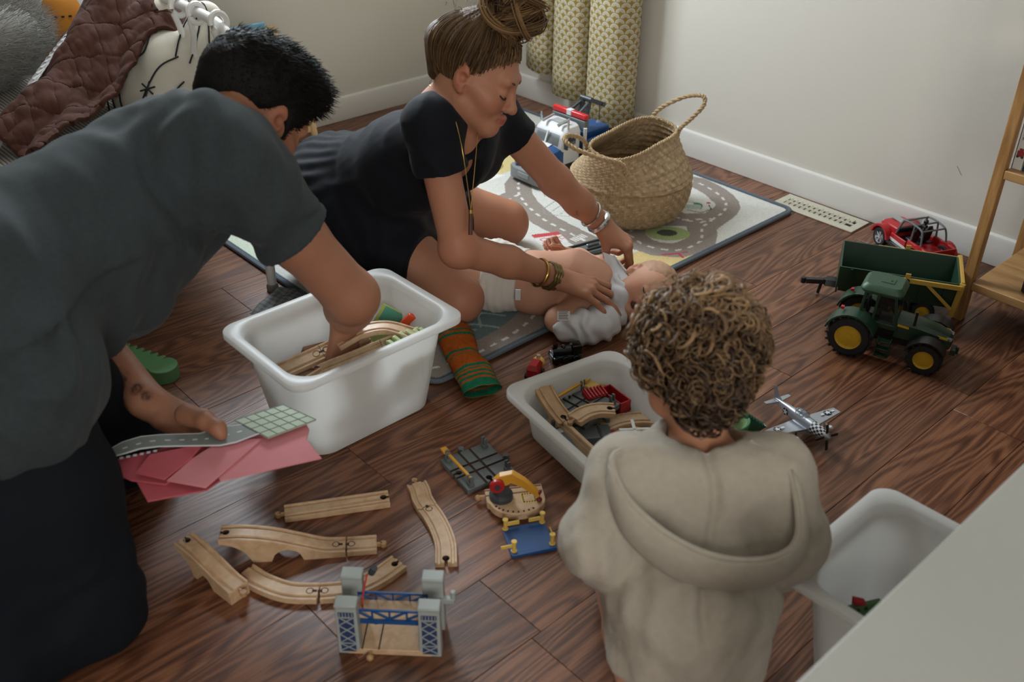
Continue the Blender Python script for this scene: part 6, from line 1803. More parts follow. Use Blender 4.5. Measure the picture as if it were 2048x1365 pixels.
# ---------------------------------------------------------------- the woman
def woman():
    t = thing('person', 'woman with a blond bun in a short dark dress kneeling over the baby', 'person', (1.45, 1.80, 0))
    O_ = A3(1.45, 1.80, 0)
    hc = A3(1.366, 1.600, 0.642) - O_
    hf = A3(0.419, -0.842, -0.339); R = frame(hf, A3(0.395, -0.301, 0.868))
    shR = A3(1.251, 1.608, 0.561) - O_; elR = A3(1.274, 1.554, 0.279) - O_; wrR = A3(1.525, 1.492, 0.140) - O_
    shL = A3(1.508, 1.690, 0.502) - O_; elL = A3(1.656, 1.630, 0.311) - O_; wrL = A3(1.768, 1.574, 0.180) - O_
    nb = A3(1.349, 1.676, 0.558) - O_; pel = A3(1.298, 2.066, 0.226) - O_; hR = A3(1.257, 1.975, 0.206) - O_; hL = A3(1.418, 2.091, 0.197) - O_
    kR = A3(1.358, 1.658, 0.072) - O_; kL = A3(1.727, 1.896, 0.078) - O_
    aR = A3(1.26, 2.00, .055) - O_; aL = A3(1.38, 2.18, .055) - O_
    B = Body()
    head(B, hc, R, .97, jz=.84)
    B.cone(nb, hc + R @ A3(0, -.028, -.040), .052, .048, .03)
    B.chain([shR, elR, elR * .5 + wrR * .5 + A3(0, 0, .004), wrR], [.043, .039, .036, .025], .02)
    B.ball(elR, .040, .02)
    B.chain([shL, elL, elL * .5 + wrL * .5, wrL], [.042, .039, .035, .025], .02)
    # torso under the dress, thighs and shins
    ch = A3(1.351, 1.678, 0.487) - O_; md = A3(1.335, 1.813, 0.384) - O_
    B.chain([shR, nb * .6 + (shR + shL) * .2, shL], [.042, .058, .042], .03)
    B.chain([ch, md, pel], [.095, .095, .125], .05)
    B.chain([hR, kR + (hR - kR) * .45, kR], [.098, .082, .060], .03); B.chain([hL, kL + (hL - kL) * .45, kL], [.098, .086, .067], .03)
    B.chain([kR, kR + (aR - kR) * .35 + A3(0, 0, .005), aR], [.056, .058, .038], .02); B.chain([kL, kL + (aL - kL) * .35 + A3(0, 0, .005), aL], [.056, .058, .038], .02)
    for a, d in ((aR, A3(-.03, .12, -.015)), (aL, A3(-.10, .08, -.015))): B.cone(a, a + d, .034, .026, .02)
    hand(B, wrR, A3(0.581, -0.778, -0.240), A3(0.084, -0.271, 0.959), 1.06, side=-1, curl=(.16, .20, .24, .26), spread=.16, thumb=(.55, .15, .35), wr=.026)
    # left hand pinches the white cloth
    hand(B, wrL, A3(0.455, -0.688, -0.565), A3(0.270, -0.325, 0.906), 1.05, side=1, curl=(.72, .80, .86, .92), spread=.03, thumb=(.35, .35, .85), wr=.026)
    def paint(V, col):
        paint_head(V, col, hc, R, .97, '#8a3d3a', jz=.84)
        for p, r in ((A3(1.687, 1.583, 0.233) - O_, .012), (A3(1.514, 1.496, 0.170) - O_, .012)):
            d = np.linalg.norm(V - p, axis=1); m = np.clip(1.3 - d / r, 0, 1) * (.6 + .4 * np.sign(wob(V, 90., 3)))
            col[:] = col * (1 - .72 * np.clip(m, 0, 1)[:, None])
        for p in (kR, kL, elR): col[:] = col * (1 - .12 * np.exp(-(np.linalg.norm(V - p, axis=1) / .05) ** 2)[:, None] * A3(0, 1, 1))
    skin_mesh('body', B, .0032, t, '#a8745a', paint)
    # dress
    D_ = Body()
    D_.chain([shR + A3(0, 0, .002), nb * .40 + (shR + shL) * .30 + A3(0, 0, -.012), shL], [.058, .070, .058], .03)
    D_.chain([ch, md, A3(1.322, 1.946, 0.300) - O_, pel], [.104, .115, .122, .158], .05)
    D_.ell(A3(1.336, 1.643, 0.450) - O_, (.075, .075, .075), k=.05); D_.ell(A3(1.450, 1.699, 0.413) - O_, (.070, .07, .07), k=.05)
    D_.cone(shR, shR + (elR - shR) * .46, .060, .062, .03)
    D_.cone(shL, shL + (elL - shL) * .46, .058, .058, .03)
    D_.cone(pel, A3(1.248, 2.054, 0.195) - O_, .15, .17, .06)
    D_.cone(hR, hR + (kR - hR) * .74, .130, .100, .05); D_.cone(hL, hL + (kL - hL) * .74, .130, .100, .05)
    D_.cone(hR * .5 + hL * .5, hR * .5 + hL * .5 + ((kR + kL) * .5 - (hR + hL) * .5) * .42, .13, .09, .06)
    # neck opening and open ends
    D_.cone(nb + A3(0, 0, .02), hc, .055, .10, .012, '-')
    D_.cone(nb + (hc - nb) * .2, A3(1.327, 1.563, 0.497) - O_, .048, .022, .02, '-')
    D_.trim(shR + (elR - shR) * .36 + A3(0, 0, 0), (elR - shR) + A3(.0, .02, .03), .16, .085); D_.trim(shL + (elL - shL) * .36, elL - shL, .16, .09)
    D_.trim(hR + (kR - hR) * .68, (kR - hR) + A3(.05, -.10, .10), .30, .16); D_.trim(hL + (kL - hL) * .70, (kL - hL) + A3(.05, .0, .10), .30, .15)
    wd = unit(pel - ch)
    def fold(V, N):
        q = (V - ch) @ wd; sk = sstep(.27, .40, q)
        side = np.arctan2((V - ch) @ unit(np.cross(wd, [0, 0, 1])), (V - ch) @ np.cross(unit(np.cross(wd, [0, 0, 1])), wd))
        f = wob(V, 4., 21) * .004 + wob(V, 14., 22) * .0012
        f += sk * .0030 * np.sin(side * 26 + 3 * wob(V, 3., 4)) - .004 * np.exp(-((q - .30) / .012) ** 2)
        f -= .0025 * np.abs(np.sin(8 * wob(V, 2.2, 9))) * (1 - sk)
        return f
    cloth('dress', D_, .0055, mat('navy_black_cotton', '#0c0f16', .8, .15, 60., .25, 700., spec=.2, sheen=.03), t, fold)
    # hair
    H = Body(); g = lambda x, y, z: hc + R @ (A3(x, y, z) * .97)
    H.ell(g(0, -.016, .045), A3(.0785, .1020, .0865) * .97, R, .02); H.cone(g(0, -.075, -.02), g(0, -.095, .04), .03, .04, .03)
    H.cone(g(0, -.02, .10), g(0, -.01, .128), .05, .036, .03)
    H.cut(g(0, .090, .086), R @ A3(0, .66, -.75), .028)
    for q in (-1, 1): H.cone(g(q * .11, .006, -.012), g(q * .07, .004, -.008), .026, .026, .012, '-')
    V, Q = H.mesh(.003, smooth=1); N = normals(V, Q); L = loc_of(V, hc, R, .97)
    d = L - A3(0, -.015, .13); ph = np.arctan2(d[:, 0], d[:, 1]); dist = np.linalg.norm(d, axis=1)
    q = np.stack([np.sin(ph) * 2.2, np.cos(ph) * 2.2, dist * 2.0], 1)
    st = wob(q, 3.4, 11) * .6 + wob(q, 9., 12) * .4
    V = V + N * (st * .0034)[:, None]
    base = np.array(lin('#32241a')); hi = np.array(lin('#7d603f'))
    mixf = np.clip(.25 + .55 * st + .10 * wob(q, 14., 14), 0, 1); edge = np.clip(((L @ A3(0, .66, -.75)) - (A3(0, .090, .086) @ A3(0, .66, -.75)) + .016) / .014, 0, 1) * (L[:, 1] > -.02)
    M_hair = mat('blond_hair', rough=.6, attr='tint', spec=.18, var=.12, scale=120.)
    cc_ = base + (hi - base) * mixf[:, None]
    hp_ = np_mesh('hair', V, Q, M_hair, t, color=cc_ + (np.array(lin('#6b4734')) - cc_) * (edge * .8)[:, None])
    # swept strands, bun and wisps
    RN = np.random.default_rng(12); paths = []; cols = []
    for k in range(1300):
        a = RN.uniform(-PI, PI); jit = RN.normal(-.004, .005); es = np.linspace(.12, 2.35, 60)
        dl = np.stack([np.sin(a + .0 * es) * np.sin(es), np.cos(a) * np.sin(es), np.cos(es)], 1)
        P_ = A3(0, -.016, .045) + A3(.0797, .1036, .0880) * (1 + RN.normal(0, .010)) * dl
        bad = (P_[:, 2] < .87 * (P_[:, 1] - .090) + .090 + jit) | (P_[:, 2] < -.062)
        e1 = np.argmax(bad) if bad.any() else 59
        if e1 < 12: continue
        idx_ = np.linspace(e1 - 1, 0, 14).astype(int); pts = P_[idx_]; u = np.linspace(0, 1, 14)[:, None]
        pts = pts + A3(RN.normal(0, .005), RN.normal(0, .005), 0) * np.sin(PI * u) + A3(0, 0, -.0015) * (1 - u) ** 3
        paths.append(hc + (pts * .97) @ R.T); cols.append(RN.uniform(0, 1) ** 1.5)
    V1, Q1 = tubes(np.array(paths), .0008, 4)
    cl = np.repeat(base + (hi - base) * (np.array(cols)[:, None] * .9 + .05), 14 * 4, 0)
    np_mesh('swept_strands', V1, Q1, M_hair, hp_, color=cl)['kind'] = 'stuff'
    bc = g(-.004, .020, .160); paths = []; cols = []; rads = []
    for k in range(64):
        ax = unit(RN.normal(size=3) + R @ A3(0, 0, .9)); u0 = unit(np.cross(ax, RN.normal(size=3))); w0 = np.cross(ax, u0)
        r0 = RN.uniform(.034, .064); hgt = RN.uniform(-.032, .030); a0 = RN.uniform(0, 6.3); sw = RN.uniform(2.0, 4.2); lv = RN.uniform(.1, 1)
        for j in range(13):
            o1, o2 = RN.normal(0, .0042, 2); ph = RN.uniform(-.12, .12); pts = []
            for u in np.linspace(0, 1, 24):
                a = a0 + sw * u + ph; rr = (r0 + o1 * (1 + .4 * math.sin(5 * u))) * (1 + .09 * math.sin(5 * u + k))
                pts.append(bc + u0 * math.cos(a) * rr * 1.05 + w0 * math.sin(a) * rr + ax * (hgt + o2 + .010 * math.sin(4 * u + k)))
            paths.append(pts); cols.append(np.clip(lv + RN.normal(0, .15), 0, 1)); rads.append(RN.uniform(.0008, .0017))
    V1, Q1 = tubes(np.array(paths), np.array(rads), 4)
    core = Body().ell(bc, (.050, .050, .042), R, .01); Vc, Qc = core.mesh(.005)
    cl = np.repeat(base * 1.1 + (hi * 1.15 - base) * (np.array(cols)[:, None]), 24 * 4, 0)
    o = np_mesh('bun', np.concatenate([V1, Vc]), np.concatenate([Q1, Qc + len(V1)]), M_hair, hp_, color=np.concatenate([cl, np.tile(base, (len(Vc), 1))])); o['kind'] = 'stuff'
    paths = []
    for k in range(60):
        s0 = g(RN.uniform(-.085, .085), RN.uniform(-.10, .03), RN.uniform(-.04, .13)); pts = [s0]
        dr = unit(RN.normal(size=3)) * .004
        for j in range(9): dr = dr + RN.normal(size=3) * .0014; pts.append(pts[-1] + dr)
        paths.append(pts)
    wsp = cr([g(.05, -.04, .135), g(.082, -.055, .115), g(.090, -.05, .085), g(.084, -.035, .066), g(.078, -.01, .075)], 3)[:10]
    paths.append([np.array(p) for p in wsp]); 
    V1, Q1 = tubes(np.array(paths), .0006, 3); np_mesh('wisps', V1, Q1, M_hair, hp_, color=np.tile(hi, (len(V1), 1)))['kind'] = 'stuff'
    for q in (-1, 1):
        MB().tube(cr([g(q * .047, .0775, .0255), g(q * .036, .0900, .0310), g(q * .018, .0945, .0275)], 6), [.0016] * 4 + [.0030] * 9, 6, flat=.8).build('eyebrow', M_brow, t)
        MB().tube(cr([g(q * .0450, .0800, -.0020), g(q * .040, .0865, -.0065), g(q * .031, .0912, -.0088), g(q * .021, .0890, -.0065)], 5), .0018, 6).build('eyelash', M_lash, t)
    MB().ball(g(.0185, .1005, -.0305), .0016, n=8).build('nose_stud', M_silv, t)
    MB().ball(g(.079, .002, -.030), .002, n=8).build('earring', M_gold, t)
    # necklace
    pb = A3(1.241, 1.472, 0.354) - O_; ptop = A3(1.260, 1.492, 0.399) - O_
    nk = cr([ptop, A3(1.250, 1.505, 0.534) - O_, A3(1.282, 1.571, 0.589) - O_, A3(1.310, 1.627, 0.610) - O_, nb + A3(-.03, .02, .052), A3(1.433, 1.712, 0.559) - O_, A3(1.382, 1.616, 0.543) - O_, A3(1.336, 1.556, 0.536) - O_, ptop], 8)
    MB().tube(nk, .0009, 5).build('necklace', M_gold, t)
    MB().tube([ptop, ptop * .85 + pb * .15], [.0055, .0055], 10).build('pendant_cap', M_gold, t)
    MB().tube([ptop * .85 + pb * .15, pb], [.0048, .0048], 10).build('pendant', mat('dark_wood_bead', '#4a2a1c', .35), t)
    # bracelets and rings
    dR = unit(wrR - elR); dL = unit(wrL - elL)
    MB().tube(band(wrR - dR * .050, dR, .033, 0), .0032, 8, closed=True, flat=1.6).build('gold_bracelet', M_gold, t)
    bm = MB()
    for q in (-.012, -.004, .004): bm.tube(band(wrR + dR * (q - .010), dR, .0305, 0, wig=.0015), .0044, 8, closed=True)
    bm.build('beaded_bracelet', mat('bronze_beads', '#6d5a35', .35, .3, 200., metal=.6), t)
    MB().tube(band(wrL - dL * .040, dL + A3(.1, 0, .15), .034, 0), .0022, 8, closed=True).build('thin_bangle', M_silv, t)
    MB().tube(band(wrL - dL * .008, dL, .030, 0), [.005 + .004 * max(0, math.cos(a)) for a in np.linspace(0, 2 * PI, 40, endpoint=False)], 10, closed=True).build('silver_cuff', M_silv, t)
    MB().tube(band(wrL + dL * .006, dL - A3(0, .2, 0), .031, 0), .0012, 6, closed=True).build('chain_bracelet', M_gold, t)
    return t
woman()
# ---------------------------------------------------------------- the man
def man():
    O_ = A3(.45, 1.50, 0)
    t = thing('person', 'man with short dark hair in a grey t-shirt and jeans kneeling and bending forward', 'person', tuple(O_))
    hc = A3(0.848, 1.628, 0.669) - O_
    R = frame(A3(0.661, 0.000, -0.750), A3(0.711, 0.103, 0.695))
    nb = A3(0.740, 1.546, 0.687) - O_
    shR = A3(0.728, 1.476, 0.632) - O_; elR = A3(0.893, 1.411, 0.359) - O_; wrR = A3(0.966, 1.557, 0.213) - O_
    shL = A3(0.781, 1.837, 0.583) - O_; elL = A3(0.488, 1.841, 0.309) - O_; wrL = A3(0.526, 1.533, 0.216) - O_
    pel = A3(.26, 1.50, .52) - O_; hR = A3(.27, 1.41, .50) - O_; hL = A3(.25, 1.60, .50) - O_
    kR = A3(0.275, 1.277, 0.075) - O_; kL = A3(0.505, 1.647, 0.075) - O_
    aR = kR + A3(-.44, -.02, -.02); aL = kL + A3(-.44, .02, -.02)
    ch = (shR + shL) * .5 * .8 + pel * .2; md = (shR + shL) * .5 * .5 + pel * .5
    B = Body()
    head(B, hc, R, 1.05)
    B.cone(nb, hc + R @ A3(0, -.030, -.040), .060, .060, .03)
    B.chain([shR, shR * .5 + elR * .5, elR, elR * .6 + wrR * .4, wrR], [.058, .052, .050, .047, .031], .02)
    B.chain([shL, elL, elL * .62 + wrL * .38 + A3(0, 0, .004), wrL], [.060, .046, .045, .029], .02)
    B.chain([shR, nb - A3(.02, 0, .04), shL], [.062, .056, .060], .03)
    B.chain([ch, md, pel], [.125, .115, .13], .05)
    B.chain([hR, kR], [.09, .062], .03); B.chain([hL, kL], [.09, .062], .03)
    B.chain([kR, aR], [.055, .04], .02); B.chain([kL, aL], [.055, .04], .02)
    B.cone(aR, aR + A3(-.12, 0, -.01), .035, .028, .02); B.cone(aL, aL + A3(-.12, 0, -.01), .035, .028, .02)
    # right hand reaches down among the tracks, left hand holds the cards
    hand(B, wrR, A3(-0.253, -0.114, -0.961), A3(0.098, -0.702, 0.706), 1.04, side=-1, curl=(.45, .45, .5, .5), spread=.05, thumb=(.7, .2, .3), wr=.030)
    hand(B, wrL, A3(0.639, -0.664, -0.388), A3(0.439, -0.099, 0.893), 1.15, side=1, curl=(.46, .44, .44, .46), spread=.02, thumb=(.30, .25, .2), wr=.030)
    B.chain([A3(0.534, 1.410, 0.258) - O_, A3(0.545, 1.354, 0.270) - O_, A3(0.551, 1.325, 0.268) - O_, A3(0.551, 1.314, 0.260) - O_], [.020, .0145, .0125, .0095], .012)
    rose = [(A3(0.490, 1.600, 0.246) - O_, .026), (A3(0.495, 1.559, 0.223) - O_, .016), (A3(0.510, 1.547, 0.244) - O_, .012), (A3(0.515, 1.530, 0.239) - O_, .009), (A3(0.497, 1.556, 0.203) - O_, .016)]
    def paint(V, col):
        paint_head(V, col, hc, R, 1.05, '#7c4238')
        for p, r in rose:
            p = V[np.argmin(np.linalg.norm(V - p, axis=1))]
            d = np.linalg.norm(V - p, axis=1)
            m = np.clip(1.35 - d / r, 0, 1); pet = .55 + .45 * np.sin(d / r * 11 + 2.5 * wob(V, 55., 6))
            col[:] = col * (1 - .80 * np.clip(m * 2, 0, 1)[:, None] * np.clip(pet + .25, 0, 1)[:, None])
        L = loc_of(V, hc, R, 1.05)
    skin_mesh('body', B, .0036, t, '#9a6a52', paint)
    # t-shirt
    S = Body()
    S.chain([shR, nb - (hc - nb) * .20 + A3(-.016, .016, -.012), shL], [.078, .076, .078], .04)
    S.chain([ch, md, pel + A3(0, 0, .02)], [.138, .135, .160], .06)
    S.cone(pel, hR + (kR - hR) * .10, .165, .158, .06)
    S.cone(pel, hL + (kL - hL) * .08, .165, .155, .06)
    S.cone(shR, shR + (elR - shR) * .52, .079, .080, .04); S.cone(shL, shL + (elL - shL) * .45, .078, .072, .04)
    # cloth hanging from the belly
    S.chain([ch + A3(.02, 0, -.06), md + A3(-.01, -.02, -.10), A3(0.402, 1.516, 0.457) - O_, A3(0.271, 1.509, 0.494) - O_], [.09, .095, .075, .09], .06)
    S.trim(shR + (elR - shR) * .47, (elR - shR), .22, .12)
    ax = unit(pel - ch)
    def fold(V, N):
        f = wob(V, 3.0, 31) * .010 + wob(V, 8., 32) * .005
        dsh = np.linalg.norm(V - shR, axis=1)
        f += .008 * np.sin(dsh * 80 + 3 * wob(V, 4., 33)) * np.exp(-((dsh - .10) / .09) ** 2)
        f += .007 * np.sin(((V - nb) @ unit(A3(.6, -.6, .3))) * 120 + 2 * wob(V, 5., 35)) * np.exp(-(np.linalg.norm(V - (nb * .5 + shR * .5), axis=1) / .09) ** 2)
        f -= .012 * np.abs(np.sin(5 * wob(V, 2., 36))) * (V[:, 2] < md[2])
        f = f * np.clip(.10 + (.47 - (V - shR) @ (elR - shR) / ((elR - shR) @ (elR - shR))) * 5, .12, 1)
        return f
    cloth('t_shirt', S, .0065, mat('grey_jersey', '#363c3e', .9, .22, 130., .3, 900., spec=.1, sheen=.06), t, fold)
    # jeans
    J = Body()
    J.chain([hR, hL], [.115, .115], .03)
    J.chain([hR, hR * .45 + kR * .55, kR], [.112, .100, .078], .03); J.chain([hL, hL * .45 + kL * .55, kL], [.112, .100, .078], .03)
    J.chain([kR, kR + (aR - kR) * .4, aR], [.072, .074, .052], .03); J.chain([kL, kL + (aL - kL) * .4, aL], [.072, .074, .052], .03)
    J.cone(hR * .5 + kR * .5, kR * .55 + aR * .45, .075, .07, .04); J.cone(hR * .75 + kR * .25, kR * .3 + aR * .7, .08, .06, .04)
    J.cut(A3(0, 0, .004), (0, 0, -1))
    def foldj(V, N):
        f = wob(V, 6., 41) * .005 + .004 * np.sin(V[:, 2] * 80 + 4 * wob(V, 4., 42)) * np.exp(-(np.minimum(np.linalg.norm(V - kR, axis=1), np.linalg.norm(V - kL, axis=1)) / .12) ** 2)
        return f
    cloth('jeans', J, .0065, mat('dark_denim', '#0b1118', .85, .2, 90., .3, 900., spec=.2), t, foldj)
    # hair: thick cap with cropped sides, and strands
    H = Body(); s = 1.05; g = lambda x, y, z: hc + R @ (A3(x, y, z) * s)
    H.ell(g(0, -.014, .046), A3(.082, .106, .088) * s, R, .02); H.ell(g(0, .035, .098), A3(.062, .070, .038) * s, R, .03)
    H.cone(g(0, -.085, -.01), g(0, -.09, .03), .035, .04, .03)
    for q in (-1, 1): H.cone(g(q * .071, .022, -.015), g(q * .072, .02, .03), .010, .014, .012)
    H.cut(g(0, .075, .072), R @ A3(0, .80, -.60), .01) if False else None
    H.cone(g(0, .14, .015), g(0, .125, -.09), .078, .09, .010, '-'); 
    for q in (-1, 1): H.cone(g(q * .12, -.004, -.022), g(q * .07, -.006, -.012), .034, .030, .008, '-')
    H.cone(g(0, -.03, -.10), g(0, -.14, -.105), .06, .06, .01, '-')
    V, Q = H.mesh(.0036); N = normals(V, Q); L = loc_of(V, hc, R, s)
    top = sstep(.03, .09, L[:, 2])
    V = V + N * ((wob(V, 22., 51) * .004 + wob(V, 45., 52) * .002) * (.25 + top) + top * .004)[:, None]
    M_dk = mat('dark_hair', '#120f0d', .65, .3, 140., .4, 500., spec=.12)
    hp_ = np_mesh('hair', V, Q, M_dk, t)
    RN = np.random.default_rng(8); N = normals(V, Q); L = loc_of(V, hc, R, s); okm = np.argwhere((L[:, 2] > -.03))[:, 0]
    pk = RN.choice(okm, 5200); ln = .004 + .011 * top[pk]; sweep = R @ A3(.35, .75, .05)
    bend = RN.normal(0, .30, (len(pk), 3)); paths = [V[pk] + N[pk] * (ln * u * .45)[:, None] + (sweep + bend) * (ln * u ** 1.4 * 1.0)[:, None] for u in np.linspace(0, 1, 5)]
    V1, Q1 = tubes(np.stack(paths, 1), .0008, 3); np_mesh('short_strands', V1, Q1, M_dk, hp_)['kind'] = 'stuff'
    for q in (-1, 1):
        MB().tube(cr([g(q * .046, .0790, .0290), g(q * .034, .0925, .0335), g(q * .016, .0955, .029)], 6), .0026, 6).build('eyebrow', mat('black_brow', '#1c1613', .8), t)
        MB().tube(cr([g(q * .0450, .0800, -.0020), g(q * .031, .0915, -.0060), g(q * .021, .0890, -.0055)], 5), .0012, 5).build('eyelash', M_lash, t)
    return t
man()

# cards in the man's left hand
def card(label, poly, z, th, m, cat='card', name='pink_card'):
    c = np.mean(poly, axis=0)
    t = thing(name, label, cat, (c[0], c[1], z))
    MB().prism([(p[0] - c[0], p[1] - c[1]) for p in poly], 0, th).build('sheet', m, t, bevel=.0006, seg=1)
    return t, c
M_pink = mat('pink_foam', '#cf8288', .8, .06, 30., .15, 700.); M_pinkd = mat('rose_red_foam', '#b8525c', .8, .08, 30., .15, 700.)
z0 = PINK_Z
card('pale pink card, broad right end of the fanned stack in the man’s hand', [p[:2] for p in (A3(0.499, 1.230, 0.243), A3(0.654, 1.170, 0.243), A3(0.663, 1.230, 0.243), A3(0.682, 1.251, 0.243), A3(0.687, 1.269, 0.243), A3(0.583, 1.313, 0.243), A3(0.522, 1.306, 0.243))], z0 - .004, .003, M_pink)
card('rose red card with a curved edge, left end of the fanned stack', [p[:2] for p in (A3(0.386, 1.405, 0.243), A3(0.383, 1.361, 0.243), A3(0.395, 1.331, 0.243), A3(0.431, 1.285, 0.243), A3(0.526, 1.313, 0.243), A3(0.546, 1.350, 0.243), A3(0.475, 1.376, 0.243))], z0 - .008, .003, M_pinkd)
card('rose card with a corner pointing down, lowest of the fanned stack', [p[:2] for p in (A3(0.406, 1.363, 0.243), A3(0.393, 1.271, 0.243), A3(0.476, 1.233, 0.243), A3(0.537, 1.249, 0.243), A3(0.513, 1.324, 0.243))], z0 - .012, .003, M_pinkd)
card('pink four sided card in the middle of the fanned stack', [p[:2] for p in (A3(0.434, 1.284, 0.243), A3(0.472, 1.226, 0.243), A3(0.606, 1.278, 0.243), A3(0.548, 1.320, 0.243), A3(0.488, 1.307, 0.243))], z0, .003, M_pink)
card('small rose card above the middle of the fanned stack', [p[:2] for p in (A3(0.404, 1.332, 0.243), A3(0.431, 1.285, 0.243), A3(0.489, 1.306, 0.243), A3(0.523, 1.328, 0.243), A3(0.442, 1.361, 0.243))], z0 + .0032, .0028, M_pinkd)
def roadcard():
    pl = [p[:2] for p in (A3(0.385, 1.412, 0.250), A3(0.422, 1.419, 0.250), A3(0.451, 1.413, 0.250), A3(0.478, 1.396, 0.250), A3(0.530, 1.354, 0.250), A3(0.573, 1.342, 0.250), A3(0.601, 1.326, 0.250), A3(0.607, 1.287, 0.250), A3(0.564, 1.292, 0.250), A3(0.540, 1.302, 0.250), A3(0.512, 1.326, 0.250), A3(0.462, 1.368, 0.250), A3(0.436, 1.383, 0.250), A3(0.412, 1.388, 0.250), A3(0.385, 1.395, 0.250))]
    t, c = card('grey printed road strip with a pale green gridded square, on top of the pink cards', pl, z0 + .0064, .0022, mat('road_grey_card', '#7d837f', .6, .04), 'card', 'road_card')
    L = lambda p: (p[0] - c[0], p[1] - c[1])
    gp = [L(p) for p in (A3(0.593, 1.347, 0.250), A3(0.680, 1.331, 0.250), A3(0.699, 1.254, 0.250), A3(0.610, 1.265, 0.250))]
    MB().prism(gp, .0005, .0030).build('green_square', mat('pale_green_card', '#a5b39a', .6, .03), t)
    gl = MB(); a, b, c2, d = [A3(*q, .0032) for q in gp]
    for k in range(0, 6):
        u = k / 5; gl.bar(a + (b - a) * u, d + (c2 - d) * u, .0014, .0006)
    for k in range(0, 5):
        u = k / 4; gl.bar(a + (d - a) * u, b + (c2 - b) * u, .0014, .0006)
    gl.build('grid_lines', mat('grid_grey', '#6c766a', .7), t)['kind'] = 'stuff'
    ds = MB(); ml = [A3(*L(p), .0024) for p in (A3(0.414, 1.402, 0.250), A3(0.457, 1.390, 0.250), A3(0.496, 1.360, 0.250), A3(0.529, 1.334, 0.250), A3(0.559, 1.320, 0.250), A3(0.600, 1.308, 0.250))]
    path = cr(ml, 6)
    for i in range(0, len(path) - 2, 3): ds.bar(path[i], A3(*path[i]) * .45 + A3(*path[i + 2]) * .55, .0022, .0005)
    ds.build('lane_marks', M_whp, t)['kind'] = 'stuff'
    ed = MB(); pl2 = [A3(*L(p), .0014) for p in pl]
    ed.tube(pl2, .0013, 5, closed=True).build('white_edge', M_whp, t)
    ck = MB()
    for k in range(7):
        p = A3(0.394, 1.390, 0.250) * (1 - k / 6.) + A3(0.454, 1.366, 0.250) * (k / 6.); q = L(p); ck.box((q[0], q[1], -.0030), (.006, .005, .0006), rotm(rz=-.5))
    ck.build('white_squares', M_whp, t)['kind'] = 'stuff'
roadcard()

